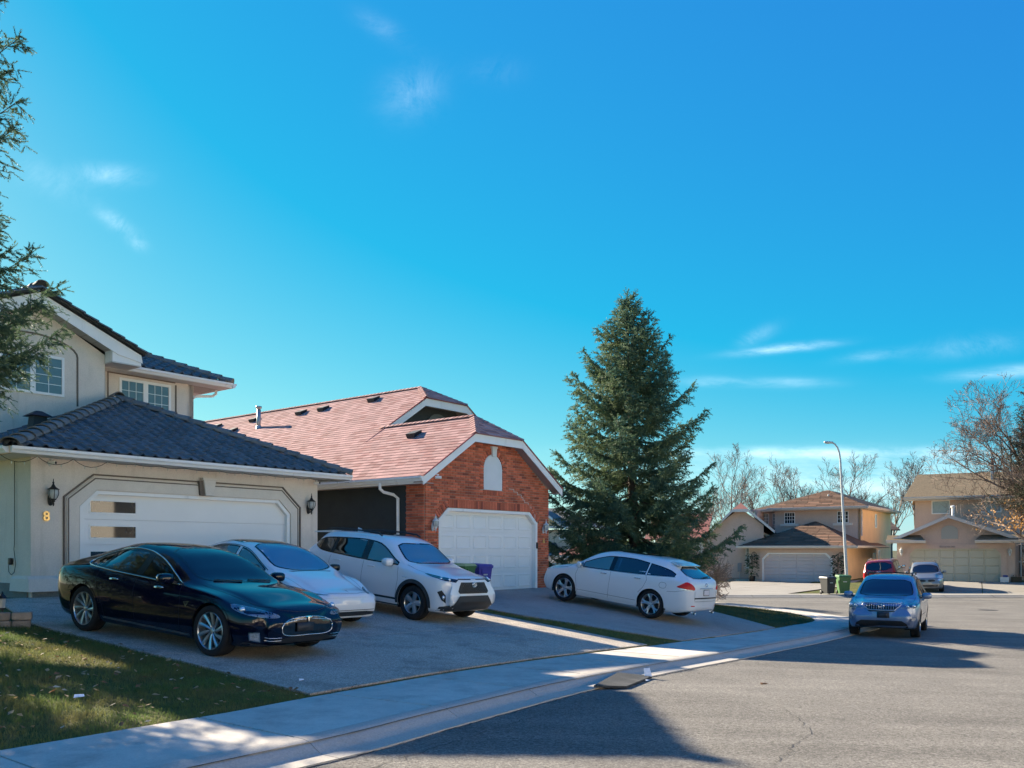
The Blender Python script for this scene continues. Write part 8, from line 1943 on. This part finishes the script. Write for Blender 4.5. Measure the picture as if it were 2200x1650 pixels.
for k in range(7): mb.tube([(.30 + k * .02, -.12 + k * .04, .02), (.33, 0, .12)], .006, 4)
mb.build('tines', M_black, r)
r = thing('garden_chair', 'grey folding garden chair on the porch at the right edge', 'chair', HB.world(4.3, 1.2, -.44), HB.rz + .4)
MB().sup((0, 0, .45), (.25, .25, .03), .3).build('seat', M_galv, r); MB().sup((0, .25, .8), (.25, .03, .33), .3).build('backrest', M_galv, r)
for sx_ in (-.22, .22): MB().tube([(sx_, -.25, 0), (sx_, .22, .46)], .015, 6).build('leg', M_galv, r); MB().tube([(sx_, .3, 0), (sx_, -.2, .46)], .015, 6).build('leg', M_galv, r)
# stone edging blocks by the near lawn
M_block = mat('concrete edging block', (.30, .235, .185), .95, var=(7, .25), rnd=.25, bump=(30, .8, .02))
rr = random.Random(6); d = Vector((.90, .436)); o0 = Vector((-7.62, 13.66))
names = [['rightmost upper', 'second upper', 'third upper', 'fourth upper'], ['rightmost lower', 'second lower', 'third lower', 'fourth lower']]
wall = thing('stone_edging', 'low edging of stacked concrete blocks where lawn and driveway meet', 'edging', (o0.x, o0.y, hz(o0.x, o0.y) - .05))
for row in range(2):
    x_ = -.02 if row else 0.0
    for k in range(6):
        w_ = [.30, .33, .28, .32, .3, .3][k] if row else [.28, .16, .34, .3, .3, .28][k]
        a = -x_; c = d * (a - w_ / 2); mb = MB(); mb.sup((0, 0, 0), (w_ / 2 - .006, .10, .062), .22, nu=16, nv=8)
        o = mb.build('block', M_block, wall, smooth=False); o.location = (c.x, c.y, .07 + .128 * row); o.rotation_euler = (0, 0, math.atan2(d.y, d.x) + rr.uniform(-.03, .03)); x_ += w_
r = thing('garden_lantern', 'small black garden lantern behind the edging blocks at the left edge', 'lamp', (-8.06, 13.62, hz(-8.06, 13.62))); MB().lathe([(.012, 0), (.012, .22), (.05, .23), (.05, .25), (0, .25)], 8).build('stake', M_black, r); MB().lathe([(.04, .25), (.055, .38), (.05, .40)], 6).build('lamp_glass', M_lampglass, r); MB().lathe([(.075, .40), (.05, .44), (.015, .47), (.01, .50), (0, .51)], 6).build('cap', M_black, r)
# board lying over the gutter, card, leaf, litter
def board_pt(t_, d_, z_): p = TN(t_, float(nin(t_)) - d_); return Vector((p.x, p.y, float(zroad(t_)) + z_))
q = [board_pt(9.55, 1.98, .035), board_pt(9.98, 2.26, .008), board_pt(11.30, 2.04, .008), board_pt(10.90, 1.66, .062)]
mb = MB(); up = Vector((0, 0, .028)); mb.hexa([*q, *[v + up for v in q]]); o = recalc(mb.build('ramp_board', mat('weathered black board', (.03, .032, .033), .8, var=(3, .35, 40, .3), bump=(30, .5, .01), stain=((.065, .066, .063), 3, .5, .75)), None)); tag(o, 'weathered black board lying over the gutter as a curb ramp', 'board')
def scrap(name, loc, size, rz, tilt, m_, label, cat):
    mb = MB(); a, b = size; mb.add([(-a, -b, 0), (a, -b * .8, .004), (a * .9, b, 0), (-a * .8, b * .9, .006), (0, 0, .01)] + [(-a, -b, -.002), (a, -b * .8, .002), (a * .9, b, -.002), (-a * .8, b * .9, .004), (0, 0, .008)], [(0, 1, 4), (1, 2, 4), (2, 3, 4), (3, 0, 4), (6, 5, 9), (7, 6, 9), (8, 7, 9), (5, 8, 9), (0, 5, 6, 1), (1, 6, 7, 2), (2, 7, 8, 3), (3, 8, 5, 0)])
    o = mb.build(name, m_); o.location = loc; o.rotation_euler = (tilt, 0, rz); tag(o, label, cat)
M_paper = mat('pale paper', (.72, .76, .82), .7, var=(20, .1))
v = board_pt(11.22, 2.0, .085); scrap('paper_card', v, (.06, .075), .3, 1.15, M_paper, 'white card standing at the right corner of the black board', 'paper')
v = board_pt(10.75, 2.22, .04); scrap('paper_scrap', v, (.04, .02), .8, .1, M_paper, 'small pale scrap at the lower edge of the black board', 'paper')
scrap('brown_leaf', (3.58, 12.25, float(zroad(to_tn(3.58, 12.25)[0])) + .018), (.055, .03), .2, .25, M_leafy[1], 'single curled brown leaf on the open asphalt', 'leaf')
for (x_, y_, s_, lb) in ((-4.35, 8.65, .05, 'torn white wrapper on the near lawn, leftmost scrap'), (-2.52, 10.3, .03, 'small blue white scrap near the lawn tip by the driveway')):
    scrap('wrapper', (x_, y_, float(hlot(x_, y_)) + .045), (s_, s_ * .6), .5, .35, M_paper, lb, 'litter')
# cracks sealed with tar and worn joints in the asphalt
M_tar = mat('tar seal', (.045, .043, .04), .8, var=(9, .3))
cr_root = tag(bpy.data.objects.new('road_cracks', None), kind='structure'); COL.objects.link(cr_root)
def crack(pts, seed, w=.012):
    R_ = random.Random(seed); P = [Vector(p) for p in pts]; Q = []
    for a, b in zip(P[:-1], P[1:]):
        k = max(2, int((b - a).length / .10)); n_ = Vector((-(b - a).y, (b - a).x)).normalized()
        Q += [a.lerp(b, i / k) + n_ * R_.gauss(0, .022) for i in range(k)]
    Q.append(P[-1]); vs = []; mb = MB()
    for i, q in enumerate(Q):
        d_ = (Q[min(i + 1, len(Q) - 1)] - Q[max(0, i - 1)]).normalized(); s_ = Vector((-d_.y, d_.x)) * w * R_.uniform(.3, 1.1) * .5
        for e in (-1, 1): v = q + s_ * e; vs.append((v.x, v.y, float(zroad(to_tn(v.x, v.y)[0])) + .004))
    mb.add(vs, [(2 * i, 2 * i + 1, 2 * i + 3, 2 * i + 2) for i in range(len(Q) - 1)]); mb.build('crack', M_tar, cr_root)
crack([TN(t_, float(nin(t_)) - 2.0 - .02 * math.sin(t_)).to_2d() for t_ in np.arange(2, 24, 1.0)], 1, .022)
crack([TN(t_, float(nin(t_)) - 2.34).to_2d() for t_ in np.arange(3.5, 8.5, .6)], 2, .014)
crack([(6.2, 15.5), (7.4, 17.2), (9.5, 18.4), (12.5, 18.9)], 3, .016); crack([(9.0, 33), (14, 34.5), (20, 35), (27, 37)], 4, .03); crack([(2.2, 7.2), (3.0, 8.6), (3.2, 10.1)], 5, .010)
r = thing('manhole_cover', 'flat dark manhole cover in the side street at the right', 'manhole', (18.9, 34.2, float(zroad(to_tn(18.9, 34.2)[0]))))
MB().lathe([(0, .008), (.30, .008), (.30, .004)], 20).build('cover', mat('cast iron', (.045, .042, .04), .7, var=(20, .4)), r); MB().lathe([(.305, .006), (.36, .006), (.37, .002)], 20).build('ring', M_tar, r)
